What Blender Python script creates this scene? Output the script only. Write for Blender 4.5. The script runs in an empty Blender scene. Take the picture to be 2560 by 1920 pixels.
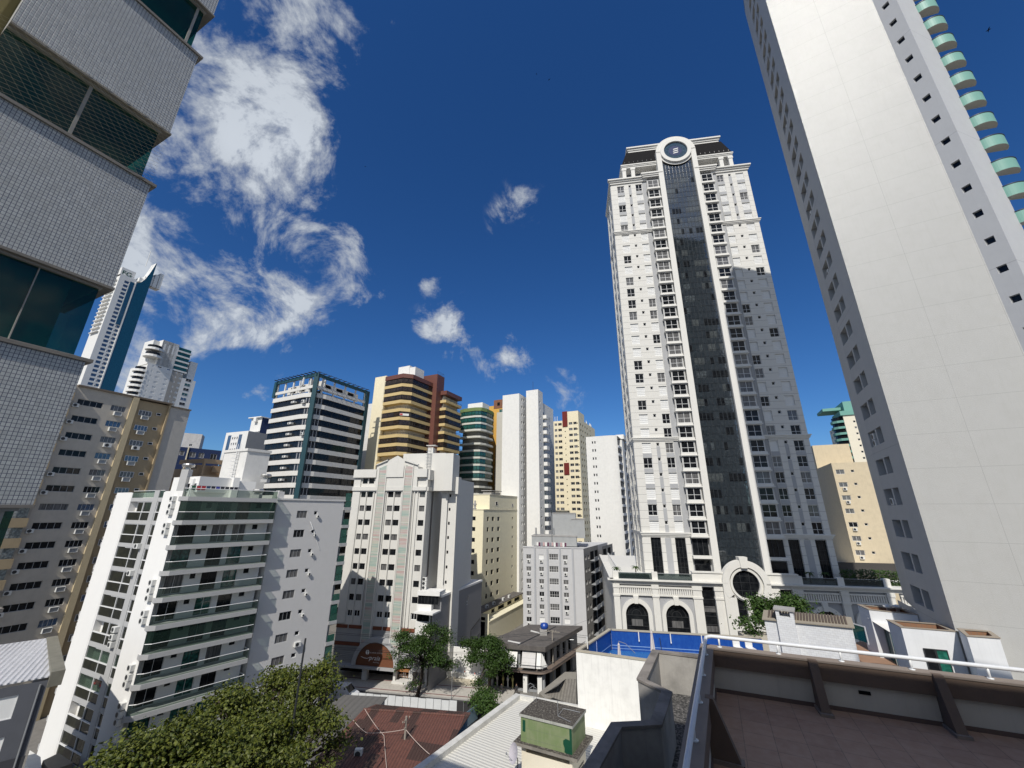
import bpy, math, random
from mathutils import Vector, Matrix
random.seed(7)
S = bpy.context.scene
COL = S.collection
H = 30.7                       # eye height above the street
GZ = -30.7                     # street level measured from the eye
def sd(a): return math.sin(math.radians(a))
def cd(a): return math.cos(math.radians(a))

# ------------------------------------------------------------------ camera
FPX = 975.0
ROLL = math.radians(0.382); PITCH = math.radians(18.004)
fw = Vector((0, math.cos(PITCH), math.sin(PITCH)))
up0 = Vector((0, -math.sin(PITCH), math.cos(PITCH)))
r0 = Vector((1, 0, 0))
cam_d = bpy.data.cameras.new('camera')
cam_d.sensor_width = 36.0
cam_d.lens = FPX / 2560 * 36.0
cam_d.clip_start = 0.1
cam_d.clip_end = 20000
cam = bpy.data.objects.new('camera', cam_d); COL.objects.link(cam)
ix = r0 * math.cos(ROLL) + up0 * math.sin(ROLL)
iy = up0 * math.cos(ROLL) - r0 * math.sin(ROLL)
m = Matrix((( ix.x, iy.x, -fw.x, 0), (ix.y, iy.y, -fw.y, 0), (ix.z, iy.z, -fw.z, H), (0, 0, 0, 1)))
cam.matrix_world = m
S.camera = cam

# ------------------------------------------------------------------ light
SUN_AZ = -164.0; SUN_EL = 46.0
S.view_settings.view_transform = 'Standard'
S.view_settings.look = 'None'
S.view_settings.exposure = 0.12
S.view_settings.gamma = 1.0
S.cycles.max_bounces = 6
S.cycles.diffuse_bounces = 3
S.cycles.glossy_bounces = 3
S.cycles.transparent_max_bounces = 12
S.cycles.use_denoising = True
sun_d = bpy.data.lights.new('sun', 'SUN'); sun_d.energy = 3.9; sun_d.angle = math.radians(0.53)
sun_d.color = (1.0, 0.955, 0.88)
sun = bpy.data.objects.new('sun', sun_d); COL.objects.link(sun)
sv = Vector((sd(SUN_AZ) * cd(SUN_EL), cd(SUN_AZ) * cd(SUN_EL), sd(SUN_EL)))
sun.rotation_euler = sv.to_track_quat('Z', 'Y').to_euler()
sun.location = (0, 0, 200)

W = bpy.data.worlds.new('World'); S.world = W; W.use_nodes = True
def ray(x, y):
    a = (x - 1280) / FPX; b = -(y - 960) / FPX
    return (fw + ix * a + iy * b).normalized()
def build_world():
    nt = W.node_tree; N = nt.nodes; L = nt.links
    for n in list(N): N.remove(n)
    out = N.new('ShaderNodeOutputWorld'); bg = N.new('ShaderNodeBackground')
    sky = N.new('ShaderNodeTexSky'); sky.sky_type = 'NISHITA'; sky.sun_disc = False
    sky.sun_elevation = math.radians(SUN_EL); sky.sun_rotation = math.radians(SUN_AZ)
    sky.altitude = 0; sky.air_density = 1.0; sky.dust_density = 0.25; sky.ozone_density = 3.0
    hs = N.new('ShaderNodeHueSaturation'); hs.inputs['Saturation'].default_value = 1.22; hs.inputs['Value'].default_value = 1.0
    L.new(sky.outputs[0], hs.inputs['Color'])
    tc = N.new('ShaderNodeTexCoord')
    def M(op, a, b=None, c=None, clamp=False):
        n = N.new('ShaderNodeMath'); n.operation = op; n.use_clamp = clamp
        for i, v in enumerate((a, b, c)):
            if v is None: continue
            if isinstance(v, (int, float)): n.inputs[i].default_value = v
            else: L.new(v, n.inputs[i])
        return n.outputs[0]
    def VM(op, a, b):
        n = N.new('ShaderNodeVectorMath'); n.operation = op
        for i, v in enumerate((a, b)):
            if isinstance(v, (tuple, Vector)): n.inputs[i].default_value = tuple(v)
            else: L.new(v, n.inputs[i])
        return n
    d = tc.outputs['Generated']
    # layer of cloud at a constant height: direction divided by its upward part
    sep = N.new('ShaderNodeSeparateXYZ'); L.new(d, sep.inputs[0])
    zc = M('ADD', M('MAXIMUM', sep.outputs[2], 0.02), 0.25)
    comb = N.new('ShaderNodeCombineXYZ')
    L.new(M('DIVIDE', sep.outputs[0], zc), comb.inputs[0]); L.new(M('DIVIDE', sep.outputs[1], zc), comb.inputs[1])
    n1 = N.new('ShaderNodeTexNoise'); n1.inputs['Scale'].default_value = 6.5; n1.inputs['Detail'].default_value = 10; n1.inputs['Roughness'].default_value = 0.66; n1.inputs['Distortion'].default_value = 0.35
    L.new(d, n1.inputs['Vector'])
    n2 = N.new('ShaderNodeTexNoise'); n2.inputs['Scale'].default_value = 3.2; n2.inputs['Detail'].default_value = 5
    L.new(d, n2.inputs['Vector'])
    # where the clouds stand: (pixel of the photograph -> direction, radius, weight)
    warp = VM('ADD', d, VM('SCALE', VM('SUBTRACT', n2.outputs['Color'], (0.5, 0.5, 0.5)).outputs[0], (0, 0, 0)).outputs[0])
    warp.inputs[1].links[0].from_node.inputs['Scale'].default_value = 0.22
    blobs = [(770, 90, 105, .85), (870, 140, 70, .55), (650, 230, 100, .5), (560, 350, 140, .9), (720, 290, 90, .65), (800, 270, 70, .6), (480, 480, 150, 1.15), (640, 440, 130, .95),
             (760, 390, 70, .6), (430, 620, 150, 1.1), (560, 640, 130, 1.05), (700, 670, 120, 1.0), (810, 660, 90, .95), (650, 735, 75, .8), (560, 720, 80, .8), (840, 590, 45, .6), (330, 560, 120, 1.1),
             (1120, 842, 52, .95), (1065, 835, 28, .5), (1250, 940, 46, .42), (1320, 925, 40, .4), (1190, 925, 34, .45), (1440, 975, 46, .6), (1310, 868, 40, .55), (1275, 895, 20, .5), (1090, 705, 30, .5), (940, 725, 24, .45),
             (1260, 560, 30, .24), (900, 600, 34, .45), (660, 965, 55, .62), (340, 820, 60, .85), (310, 900, 70, .9), (330, 970, 60, .8), (560, 795, 34, .6), (508, 826, 22, .6), (690, 762, 34, .6), (500, 150, 60, .6), (1180, 710, 26, .5), (1010, 60, 45, .45), (1330, 535, 40, .5),
             (200, -300, 260, .9), (520, -200, 200, .8), (-300, 700, 300, .9)]
    tot = None
    for (x, y, r, w) in blobs:
        c = ray(x, y); ang = r / FPX * 1.15 / (1 + ((x - 1280) ** 2 + (y - 960) ** 2) / FPX ** 2) ** 0.75
        dist = VM('DISTANCE', warp.outputs[0], c).outputs['Value']
        q = M('DIVIDE', dist, ang * .95)
        v = M('MULTIPLY', M('EXPONENT', M('MULTIPLY', M('MULTIPLY', q, q), -1.0)), w)
        tot = v if tot is None else M('ADD', tot, v)
    tot = M('MINIMUM', tot, 0.84)
    # behind the camera: unseen clouds added for neutral fill light and glass reflections
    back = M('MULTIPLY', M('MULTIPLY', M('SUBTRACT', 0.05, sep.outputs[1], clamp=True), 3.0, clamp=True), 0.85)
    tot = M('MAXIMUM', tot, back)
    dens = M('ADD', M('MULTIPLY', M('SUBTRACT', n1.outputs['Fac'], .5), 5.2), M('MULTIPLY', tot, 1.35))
    ramp = N.new('ShaderNodeMapRange'); ramp.interpolation_type = 'SMOOTHSTEP'
    ramp.inputs['From Min'].default_value = .55; ramp.inputs['From Max'].default_value = 1.55
    L.new(dens, ramp.inputs['Value'])
    low = M('MULTIPLY', M('GREATER_THAN', tot, 0.01), 1.0)
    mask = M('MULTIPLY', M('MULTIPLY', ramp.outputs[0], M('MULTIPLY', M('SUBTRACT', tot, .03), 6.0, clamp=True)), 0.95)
    shade = N.new('ShaderNodeMapRange'); shade.inputs['From Min'].default_value = 1.5; shade.inputs['From Max'].default_value = 2.5
    shade.inputs['To Min'].default_value = 8.2; shade.inputs['To Max'].default_value = 14.0
    L.new(M('ADD', M('MULTIPLY', n2.outputs['Fac'], 1.0), M('MULTIPLY', ramp.outputs[0], 1.2)), shade.inputs['Value'])
    cc = VM('SCALE', (0.84, 0.91, 1.0), (0, 0, 0)); L.new(shade.outputs[0], cc.inputs['Scale'])
    mix = N.new('ShaderNodeMix'); mix.data_type = 'RGBA'
    tint = N.new('ShaderNodeMix'); tint.data_type = 'RGBA'; tint.blend_type = 'MULTIPLY'; tint.inputs[0].default_value = 1.0; L.new(hs.outputs[0], tint.inputs[6]); tint.inputs[7].default_value = (.66, .95, 1.30, 1)
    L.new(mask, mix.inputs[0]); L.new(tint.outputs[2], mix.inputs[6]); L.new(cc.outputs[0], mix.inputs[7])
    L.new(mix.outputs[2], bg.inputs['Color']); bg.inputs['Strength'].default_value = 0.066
    L.new(bg.outputs[0], out.inputs['Surface'])
build_world()

# ------------------------------------------------------------------ materials
MAT = {}
def nodes_of(name):
    mt = bpy.data.materials.new(name); mt.use_nodes = True
    nt = mt.node_tree; return mt, nt, nt.nodes['Principled BSDF']
def mix_rgb(nt, fac, a, b, blend='MIX'):
    n = nt.nodes.new('ShaderNodeMix'); n.data_type = 'RGBA'; n.blend_type = blend
    for sock, v in ((n.inputs[0], fac), (n.inputs[6], a), (n.inputs[7], b)):
        if isinstance(v, (int, float)): sock.default_value = v
        elif isinstance(v, (tuple, list)): sock.default_value = (*v[:3], 1)
        else: nt.links.new(v, sock)
    return n.outputs[2]
def pos_tex(nt, kind, scale, stretch=(1, 1, 1), **kw):
    g = nt.nodes.new('ShaderNodeNewGeometry'); mp = nt.nodes.new('ShaderNodeMapping')
    mp.inputs['Scale'].default_value = tuple(scale * s for s in stretch)
    nt.links.new(g.outputs['Position'], mp.inputs['Vector'])
    t = nt.nodes.new(kind)
    for k, v in kw.items(): t.inputs[k].default_value = v
    nt.links.new(mp.outputs[0], t.inputs['Vector'])
    return t
def maprange(nt, v, a, b, c, d):
    n = nt.nodes.new('ShaderNodeMapRange'); n.inputs['From Min'].default_value = a; n.inputs['From Max'].default_value = b
    n.inputs['To Min'].default_value = c; n.inputs['To Max'].default_value = d; nt.links.new(v, n.inputs['Value']); return n.outputs[0]
def bump(nt, bsdf, h, strength=.2, dist=.02):
    b = nt.nodes.new('ShaderNodeBump'); b.inputs['Strength'].default_value = strength; b.inputs['Distance'].default_value = dist
    nt.links.new(h, b.inputs['Height']); nt.links.new(b.outputs[0], bsdf.inputs['Normal'])
def paint(name, rgb, rough=.75, dirt=.16, streak=.18, dirtcol=None, bscale=6.0, bstr=.15, spec=.35):
    """painted render: blotches, rain streaks running down, fine plaster grain"""
    if name in MAT: return MAT[name]
    mt, nt, b = nodes_of(name)
    dc = dirtcol or tuple(c * .55 for c in rgb)
    n1 = pos_tex(nt, 'ShaderNodeTexNoise', .22, Detail=6, Roughness=.6)
    n2 = pos_tex(nt, 'ShaderNodeTexNoise', 1.4, (1, 1, .045), Detail=5, Roughness=.65)
    c = mix_rgb(nt, maprange(nt, n1.outputs['Fac'], .42, .75, 0, dirt), rgb, dc)
    c = mix_rgb(nt, maprange(nt, n2.outputs['Fac'], .52, .8, 0, streak), c, dc)
    nt.links.new(c, b.inputs['Base Color'])
    b.inputs['Roughness'].default_value = rough; b.inputs['Specular IOR Level'].default_value = spec
    n3 = pos_tex(nt, 'ShaderNodeTexNoise', bscale, Detail=3)
    bump(nt, b, n3.outputs['Fac'], bstr, .03)
    MAT[name] = mt; return mt
def plain(name, rgb, rough=.5, metal=0.0, spec=.5, var=.12, vscale=1.5):
    if name in MAT: return MAT[name]
    mt, nt, b = nodes_of(name)
    n1 = pos_tex(nt, 'ShaderNodeTexNoise', vscale, Detail=4)
    c = mix_rgb(nt, maprange(nt, n1.outputs['Fac'], .35, .7, 0, var), rgb, tuple(x * .5 for x in rgb))
    nt.links.new(c, b.inputs['Base Color'])
    b.inputs['Roughness'].default_value = rough; b.inputs['Metallic'].default_value = metal; b.inputs['Specular IOR Level'].default_value = spec
    MAT[name] = mt; return mt
def glass(name, rgb, ior=1.75, rough=.03, vary=.6, wob=.012, alt=None, scale=(.9, .9, .8)):
    """window pane: dark room behind, mirror on top, each pane a little different"""
    if name in MAT: return MAT[name]
    mt, nt, b = nodes_of(name)
    v = pos_tex(nt, 'ShaderNodeTexNoise', .8, scale, Detail=2)
    c = mix_rgb(nt, maprange(nt, v.outputs['Fac'], .38, .68, 0, vary), rgb, alt or tuple(min(1, x * 2.6 + .01) for x in rgb))
    nt.links.new(c, b.inputs['Base Color'])
    b.inputs['Roughness'].default_value = rough; b.inputs['IOR'].default_value = ior; b.inputs['Specular IOR Level'].default_value = .5
    w = pos_tex(nt, 'ShaderNodeTexNoise', .7, Detail=1)
    bump(nt, b, w.outputs['Fac'], .08, wob)
    MAT[name] = mt; return mt
def clear_glass(name, rgb, alpha=.45, tint=None):
    """balcony glass: tinted, lets part of what lies behind through"""
    if name in MAT: return MAT[name]
    mt, nt, b = nodes_of(name)
    b.inputs['Base Color'].default_value = (*rgb, 1); b.inputs['Roughness'].default_value = .04; b.inputs['IOR'].default_value = 1.7
    tr = nt.nodes.new('ShaderNodeBsdfTransparent'); tr.inputs[0].default_value = (*(tint or tuple(min(1, .35 + c * 2.2) for c in rgb)), 1)
    mx = nt.nodes.new('ShaderNodeMixShader'); mx.inputs[0].default_value = alpha
    nt.links.new(tr.outputs[0], mx.inputs[1]); nt.links.new(b.outputs[0], mx.inputs[2])
    nt.links.new(mx.outputs[0], nt.nodes['Material Output'].inputs['Surface'])
    MAT[name] = mt; return mt

WHITE = paint('white_paint', (.75, .742, .71))
WHITE2 = paint('off_white_paint', (.66, .65, .62), dirt=.22, streak=.25)
GREYW = paint('pale_grey_paint', (.52, .535, .56), dirt=.15)
GREYM = paint('mid_grey_paint', (.30, .31, .32))
CREAM = paint('cream_paint', (.78, .70, .50), dirt=.14)
PALEY = paint('pale_yellow_paint', (.80, .74, .54), dirt=.10, streak=.14)
BEIGE = paint('beige_paint', (.50, .455, .385), dirt=.25, streak=.25)
BROWNP = paint('tan_paint', (.40, .31, .19), dirt=.2)
TANL = paint('light_tan_paint', (.56, .46, .29), dirt=.2)
DARK = plain('dark_metal', (.03, .032, .035), rough=.45)
BLACKM = plain('black_void', (.008, .008, .009), rough=.9, spec=.1)
WFRAME = plain('white_frame', (.75, .75, .74), rough=.4)
GFRAME = plain('grey_frame', (.32, .33, .34), rough=.35, metal=.3)
GLASS_D = glass('dark_glass', (.006, .007, .009), vary=.8, alt=(.020, .022, .024), ior=1.34, scale=(.35, .35, .3))
GLASS_C = glass('curtained_glass', (.17, .168, .165), ior=1.5, vary=.9, alt=(.04, .04, .043), scale=(2.5, 2.5, .1))
GLASS_B = glass('blue_glass', (.03, .055, .10), ior=1.9, vary=.8)
GLASS_G = glass('green_glass', (.006, .045, .038), ior=1.7, vary=.9, alt=(.03, .16, .13))
SHUT = paint('white_shutter', (.74, .74, .72), dirt=.1)
ROOFD = paint('dark_flat_roof', (.10, .09, .085), rough=.95, dirt=.5, dirtcol=(.18, .17, .15))
CONC = paint('concrete', (.36, .35, .335), rough=.9, dirt=.4, streak=.3)
ACW = plain('air_conditioner_shell', (.66, .66, .63), rough=.5)
RAILW = plain('white_rail', (.78, .80, .82), rough=.25)

# ------------------------------------------------------------------ mesh building
def link(o, parent=None):
    COL.objects.link(o)
    if parent is not None: o.parent = parent
    return o
def wloc(o):
    v = Vector((0, 0, 0))
    while o is not None: v = v + o.location; o = o.parent
    return v
class MB:
    def __init__(s): s.v = []; s.f = []; s.mi = []
    def poly(s, pts, mi=0):
        n = len(s.v); s.v += [tuple(p) for p in pts]; s.f.append(tuple(range(n, n + len(pts)))); s.mi.append(mi)
    def hexa(s, p, mi=0):              # p: four bottom points, four top points, both counter-clockwise from above
        n = len(s.v); s.v += [tuple(q) for q in p]
        for f in ((0, 3, 2, 1), (4, 5, 6, 7), (0, 1, 5, 4), (1, 2, 6, 5), (2, 3, 7, 6), (3, 0, 4, 7)):
            s.f.append(tuple(n + i for i in f)); s.mi.append(mi)
    def prism(s, plan, z0, z1, mi=0, mtop=None, bottom=True):
        n = len(plan); b = len(s.v)
        zt = z1 if isinstance(z1, (list, tuple)) else [z1] * n
        s.v += [(p[0], p[1], z0) for p in plan] + [(p[0], p[1], zt[i]) for i, p in enumerate(plan)]
        for i in range(n):
            j = (i + 1) % n; s.f.append((b + i, b + j, b + n + j, b + n + i)); s.mi.append(mi)
        s.f.append(tuple(b + n + i for i in range(n))); s.mi.append(mi if mtop is None else mtop)
        if bottom: s.f.append(tuple(b + n - 1 - i for i in range(n))); s.mi.append(mi)
    def bx(s, x0, x1, y0, y1, z0, z1, mi=0):
        s.prism([(x0, y0), (x1, y0), (x1, y1), (x0, y1)], z0, z1, mi)
    def tube(s, pts, r, n=6, mi=0, cap=True):
        pts = [Vector(p) for p in pts]; rr = r if isinstance(r, (list, tuple)) else [r] * len(pts)
        base = len(s.v); prev = None
        for i, p in enumerate(pts):
            t = (pts[min(i + 1, len(pts) - 1)] - pts[max(i - 1, 0)])
            t = t.normalized() if t.length > 1e-9 else Vector((0, 0, 1))
            if prev is None:
                a = Vector((0, 0, 1)) if abs(t.z) < .9 else Vector((1, 0, 0)); u = t.cross(a).normalized()
            else:
                u = (prev - t * prev.dot(t)); u = u.normalized() if u.length > 1e-6 else t.orthogonal().normalized()
            prev = u; w = t.cross(u)
            for k in range(n):
                an = 2 * math.pi * k / n; s.v.append(tuple(p + (u * math.cos(an) + w * math.sin(an)) * rr[i]))
        for i in range(len(pts) - 1):
            for k in range(n):
                a = base + i * n + k; b2 = base + i * n + (k + 1) % n
                s.f.append((a, b2, b2 + n, a + n)); s.mi.append(mi)
        if cap:
            s.f.append(tuple(base + n - 1 - k for k in range(n))); s.mi.append(mi)
            e = base + (len(pts) - 1) * n; s.f.append(tuple(e + k for k in range(n))); s.mi.append(mi)
    def lathe(s, c, prof, n=16, mi=0):       # prof: [(r, z)] bottom to top
        pts = len(prof); b = len(s.v)
        for r, z in prof:
            for k in range(n):
                a = 2 * math.pi * k / n; s.v.append((c[0] + r * math.cos(a), c[1] + r * math.sin(a), c[2] + z))
        for i in range(pts - 1):
            for k in range(n):
                q = b + i * n + k; q2 = b + i * n + (k + 1) % n
                s.f.append((q, q2, q2 + n, q + n)); s.mi.append(mi)
        s.f.append(tuple(b + n - 1 - k for k in range(n))); s.mi.append(mi)
        s.f.append(tuple(b + (pts - 1) * n + k for k in range(n))); s.mi.append(mi)
    def mesh(s, name, mats, off=Vector((0, 0, 0)), smooth=False, lift=H):
        me = bpy.data.meshes.new(name)
        me.from_pydata([(x - off.x, y - off.y, z + lift - off.z) for x, y, z in s.v], [], s.f)
        for mt in (mats if isinstance(mats, (list, tuple)) else [mats]): me.materials.append(mt)
        if any(s.mi): me.polygons.foreach_set('material_index', s.mi)
        if smooth: me.polygons.foreach_set('use_smooth', [True] * len(s.f))
        me.update(); return me
    def build(s, name, mats, parent=None, smooth=False):
        off = wloc(parent) if parent is not None else Vector((0, 0, 0))
        return link(bpy.data.objects.new(name, s.mesh(name, mats, off, smooth)), parent)
    def thing(s, name, mats, label, cat, group=None, smooth=False):
        """a thing that is one mesh, its origin at its base"""
        xs = [v[0] for v in s.v]; ys = [v[1] for v in s.v]; zs = [v[2] for v in s.v]
        off = Vector(((min(xs) + max(xs)) / 2, (min(ys) + max(ys)) / 2, min(zs) + H))
        o = link(bpy.data.objects.new(name, s.mesh(name, mats, off, smooth))); o.location = off
        return tag(o, label, cat, group)
def tag(o, label=None, cat=None, group=None, kind=None):
    if label: o['label'] = label
    if cat: o['category'] = cat
    if group: o['group'] = group
    if kind: o['kind'] = kind
    return o
def thing(name, label, cat, loc, group=None):
    o = bpy.data.objects.new(name, None); o.empty_display_size = .5; COL.objects.link(o)
    o.location = (loc[0], loc[1], loc[2] + H)
    return tag(o, label, cat, group)
def structure(mb, name, mats): return tag(mb.build(name, mats), kind='structure')

def pol(az, d): return (sd(az) * d, cd(az) * d)
class Face:
    """a vertical plane: u runs along azimuth dr, z up from the eye, w outwards (to the right-hand side of dr)"""
    def __init__(s, o, dr):
        s.o = o; s.dr = dr; s.t = (sd(dr), cd(dr)); s.n = (s.t[1], -s.t[0]); s.rot = math.atan2(s.t[1], s.t[0])
    def xy(s, u, w=0): return (s.o[0] + s.t[0] * u + s.n[0] * w, s.o[1] + s.t[1] * u + s.n[1] * w)
    def p(s, u, z, w=0): x, y = s.xy(u, w); return (x, y, z)
    def at_az(s, az):
        v = (sd(az), cd(az)); k = (s.o[0] * s.n[0] + s.o[1] * s.n[1]) / (v[0] * s.n[0] + v[1] * s.n[1])
        return (v[0] * k - s.o[0]) * s.t[0] + (v[1] * k - s.o[1]) * s.t[1]
    def box(s, mb, u0, u1, z0, z1, w0, w1, mi=0):       # w0 nearer the wall, w1 outwards
        mb.hexa([s.p(u0, z0, w1), s.p(u1, z0, w1), s.p(u1, z0, w0), s.p(u0, z0, w0), s.p(u0, z1, w1), s.p(u1, z1, w1), s.p(u1, z1, w0), s.p(u0, z1, w0)], mi)
    def wall(s, mb, u0, u1, z0, z1, holes=(), depth=.2, mi=0, w=0, mrev=None, back=None):
        us = sorted({u0, u1} | {min(max(h[i], u0), u1) for h in holes for i in (0, 1)})
        zs = sorted({z0, z1} | {min(max(h[i], z0), z1) for h in holes for i in (2, 3)})
        for i in range(len(us) - 1):
            # merge vertically where possible
            run = None
            for j in range(len(zs) - 1):
                uc = (us[i] + us[i + 1]) / 2; zc = (zs[j] + zs[j + 1]) / 2
                inside = any(h[0] < uc < h[1] and h[2] < zc < h[3] for h in holes)
                if not inside:
                    if run is None: run = [zs[j], zs[j + 1]]
                    else: run[1] = zs[j + 1]
                if (inside or j == len(zs) - 2) and run:
                    mb.poly([s.p(us[i], run[0], w), s.p(us[i + 1], run[0], w), s.p(us[i + 1], run[1], w), s.p(us[i], run[1], w)], mi); run = None
        mr = mi if mrev is None else mrev
        for h in holes:
            a, b, c, d = h[:4]; i = w - depth
            mb.poly([s.p(a, c, w), s.p(a, d, w), s.p(a, d, i), s.p(a, c, i)], mr)
            mb.poly([s.p(b, c, i), s.p(b, d, i), s.p(b, d, w), s.p(b, c, w)], mr)
            mb.poly([s.p(a, c, w), s.p(a, c, i), s.p(b, c, i), s.p(b, c, w)], mr)
            mb.poly([s.p(a, d, i), s.p(a, d, w), s.p(b, d, w), s.p(b, d, i)], mr)
            if back is not None: mb.poly([s.p(a, c, i), s.p(b, c, i), s.p(b, d, i), s.p(a, d, i)], back)

_wm = {}
def win_mesh(w, h, cols, rows, fw_, fmat, pmat, parts, split):
    """frame and pane meshes in local axes: x along the wall, -y outwards, z up from the sill"""
    key = (round(w, 2), round(h, 2), cols, rows, fw_, fmat.name, pmat.name, parts, split)
    if key in _wm: return _wm[key]
    fr = MB()
    def fb(x0, x1, z0, z1): fr.bx(x0, x1, -.05, .0, z0, z1)
    fb(0, fw_, 0, h); fb(w - fw_, w, 0, h); fb(fw_, w - fw_, 0, fw_); fb(fw_, w - fw_, h - fw_, h)
    zr = [fw_] + [fw_ + (h - 2 * fw_) * (split if rows == 2 else k / rows) for k in range(1, rows)] + [h - fw_]
    for c in range(1, cols): x = w * c / cols; fb(x - fw_ * .4, x + fw_ * .4, fw_, h - fw_)
    for z in zr[1:-1]:
        for c in range(cols):
            xa = fw_ if c == 0 else w * c / cols + fw_ * .4; xb = w - fw_ if c == cols - 1 else w * (c + 1) / cols - fw_ * .4
            fb(xa, xb, z - fw_ * .4, z + fw_ * .4)
    pn = MB(); pn.poly([(fw_ * .5, -.012, fw_ * .5), (w - fw_ * .5, -.012, fw_ * .5), (w - fw_ * .5, -.012, h - fw_ * .5), (fw_ * .5, -.012, h - fw_ * .5)])
    z0 = Vector((0, 0, 0))
    if parts: r = (fr.mesh('window_frame', fmat, z0, lift=0), pn.mesh('window_pane', pmat, z0, lift=0))
    else:
        n = len(fr.v); fr.v += pn.v; fr.f += [tuple(n + i for i in f) for f in pn.f]; fr.mi += [1] * len(pn.f)
        r = (fr.mesh('window', [fmat, pmat], z0, lift=0), None)
    _wm[key] = r + (fr,); return _wm[key]
class Windows:
    """collects a building's windows; the nearest become objects, the rest one part"""
    def __init__(s, parent, name='window', parts=False, limit=95): s.p = parent; s.name = name; s.L = []; s.parts = parts; s.limit = limit
    def add(s, F, u0, u1, z0, z1, w=-.15, cols=2, rows=1, frame=WFRAME, pane=None, fw_=.06, split=.38):
        if pane is None: pane = random.choices((GLASS_D, GLASS_C), (.68, .32))[0]
        s.L.append((F, u0, u1, z0, z1, w, cols, rows, frame, pane, fw_, split))
    def finish(s):
        if not s.L: return
        def dist(e): x, y = e[0].xy(e[1]); return (x * x + y * y + ((e[3] + e[4]) / 2) ** 2) / max(.2, (e[2] - e[1]) * (e[4] - e[3]))
        s.L.sort(key=dist); off = wloc(s.p); rest = MB(); mats = []
        for i, (F, u0, u1, z0, z1, w, cols, rows, frame, pane, fw_, split) in enumerate(s.L):
            a, b, fr = win_mesh(u1 - u0, z1 - z0, cols, rows, fw_, frame, pane, s.parts, split)
            x, y = F.xy(u0, w + .0)
            if i < s.limit:
                o = link(bpy.data.objects.new(s.name, a), s.p); o.location = (x - off.x, y - off.y, z0 + H - off.z); o.rotation_euler = (0, 0, F.rot)
                if b: link(bpy.data.objects.new('window_pane', b), o)
            else:
                for q in (frame, pane):
                    if q not in mats: mats.append(q)
                k = len(rest.v); c, sn = math.cos(F.rot), math.sin(F.rot)
                src = fr
                vs = [(x + c * vx - sn * vy, y + sn * vx + c * vy, z0 + vz) for vx, vy, vz in src.v]
                rest.v += vs; rest.f += [tuple(k + j for j in f) for f in src.f]
                nf = len(src.f)
                if s.parts:
                    rest.mi += [mats.index(frame)] * nf
                    hw = fw_ * .5; W_, H_ = u1 - u0, z1 - z0
                    rest.poly([(x + c * vx + sn * .012, y + sn * vx - c * .012, z0 + vz) for vx, vz in ((hw, hw), (W_ - hw, hw), (W_ - hw, H_ - hw), (hw, H_ - hw))], mats.index(pane))
                else: rest.mi += [mats.index(frame) if mm == 0 else mats.index(pane) for mm in src.mi]
        if rest.v: tag(rest.build(s.name, mats, s.p), kind='stuff')
def building(name, label, plan_pt, cat='building', group=None): return thing(name, label, cat, (plan_pt[0], plan_pt[1], GZ), group)
_ac = {}
def ac_unit(parent, F, u, z, w=0.0, size=(.8, .6, .32), kind='split'):
    """outdoor unit of an air conditioner hung on a wall"""
    key = (size, kind)
    if key not in _ac:
        mb = MB(); a, h, d = size
        if kind == 'split':
            mb.bx(0, a, -d, 0, 0, h, 0)
            mb.tube([(a * .38, -d - .012, h / 2), (a * .38, -d + .001, h / 2)], h * .40, 14, 1)
            mb.bx(a * .05, a * .12, -d * .9, -.02, -.05, -.001, 2); mb.bx(a * .88, a * .95, -d * .9, -.02, -.05, -.001, 2)
        else:                                   # concrete box with a window unit in it
            t = .05
            mb.bx(0, a, -d, 0, 0, t); mb.bx(0, a, -d, 0, h - t, h); mb.bx(0, t, -d, 0, t, h - t); mb.bx(a - t, a, -d, 0, t, h - t)
            mb.bx(t, a - t, -d * .7, -.02, t, h - t, 2)
        _ac[key] = mb.mesh('air_conditioner', [ACW, DARK, GFRAME], Vector((0, 0, 0)), lift=0)
    off = wloc(parent); x, y = F.xy(u, w)
    o = link(bpy.data.objects.new('air_conditioner', _ac[key]), parent)
    o.location = (x - off.x, y - off.y, z + H - off.z); o.rotation_euler = (0, 0, F.rot); return o
def core(parent, plan, z0, z1, mat=WHITE, roof=ROOFD, name='wall', parapet=.0, inset=.3):
    """solid body of a block; plan counter-clockwise from above"""
    mb = MB(); mb.prism(plan, z0, z1, 0, 1, False)
    return mb.build(name, [mat, roof], parent)
# ================================================================== far towers
def pz(x, y, z):                       # point on the photograph's ray at height z
    v = ray(x, y); k = z / v.z; return (v.x * k, v.y * k)
def pd(x, y, d):                       # point on the ray at horizontal distance d
    v = ray(x, y); k = d / math.hypot(v.x, v.y); return (v.x * k, v.y * k, v.z * k)
def add2(p, dr, s): return (p[0] + sd(dr) * s, p[1] + cd(dr) * s)
def rect(p, dr, w, dp):                # plan from the front-left corner p: front along dr, depth behind it
    q = add2(p, dr, w); bk = dr - 90
    return [p, q, add2(q, bk, dp), add2(p, bk, dp)]

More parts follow.
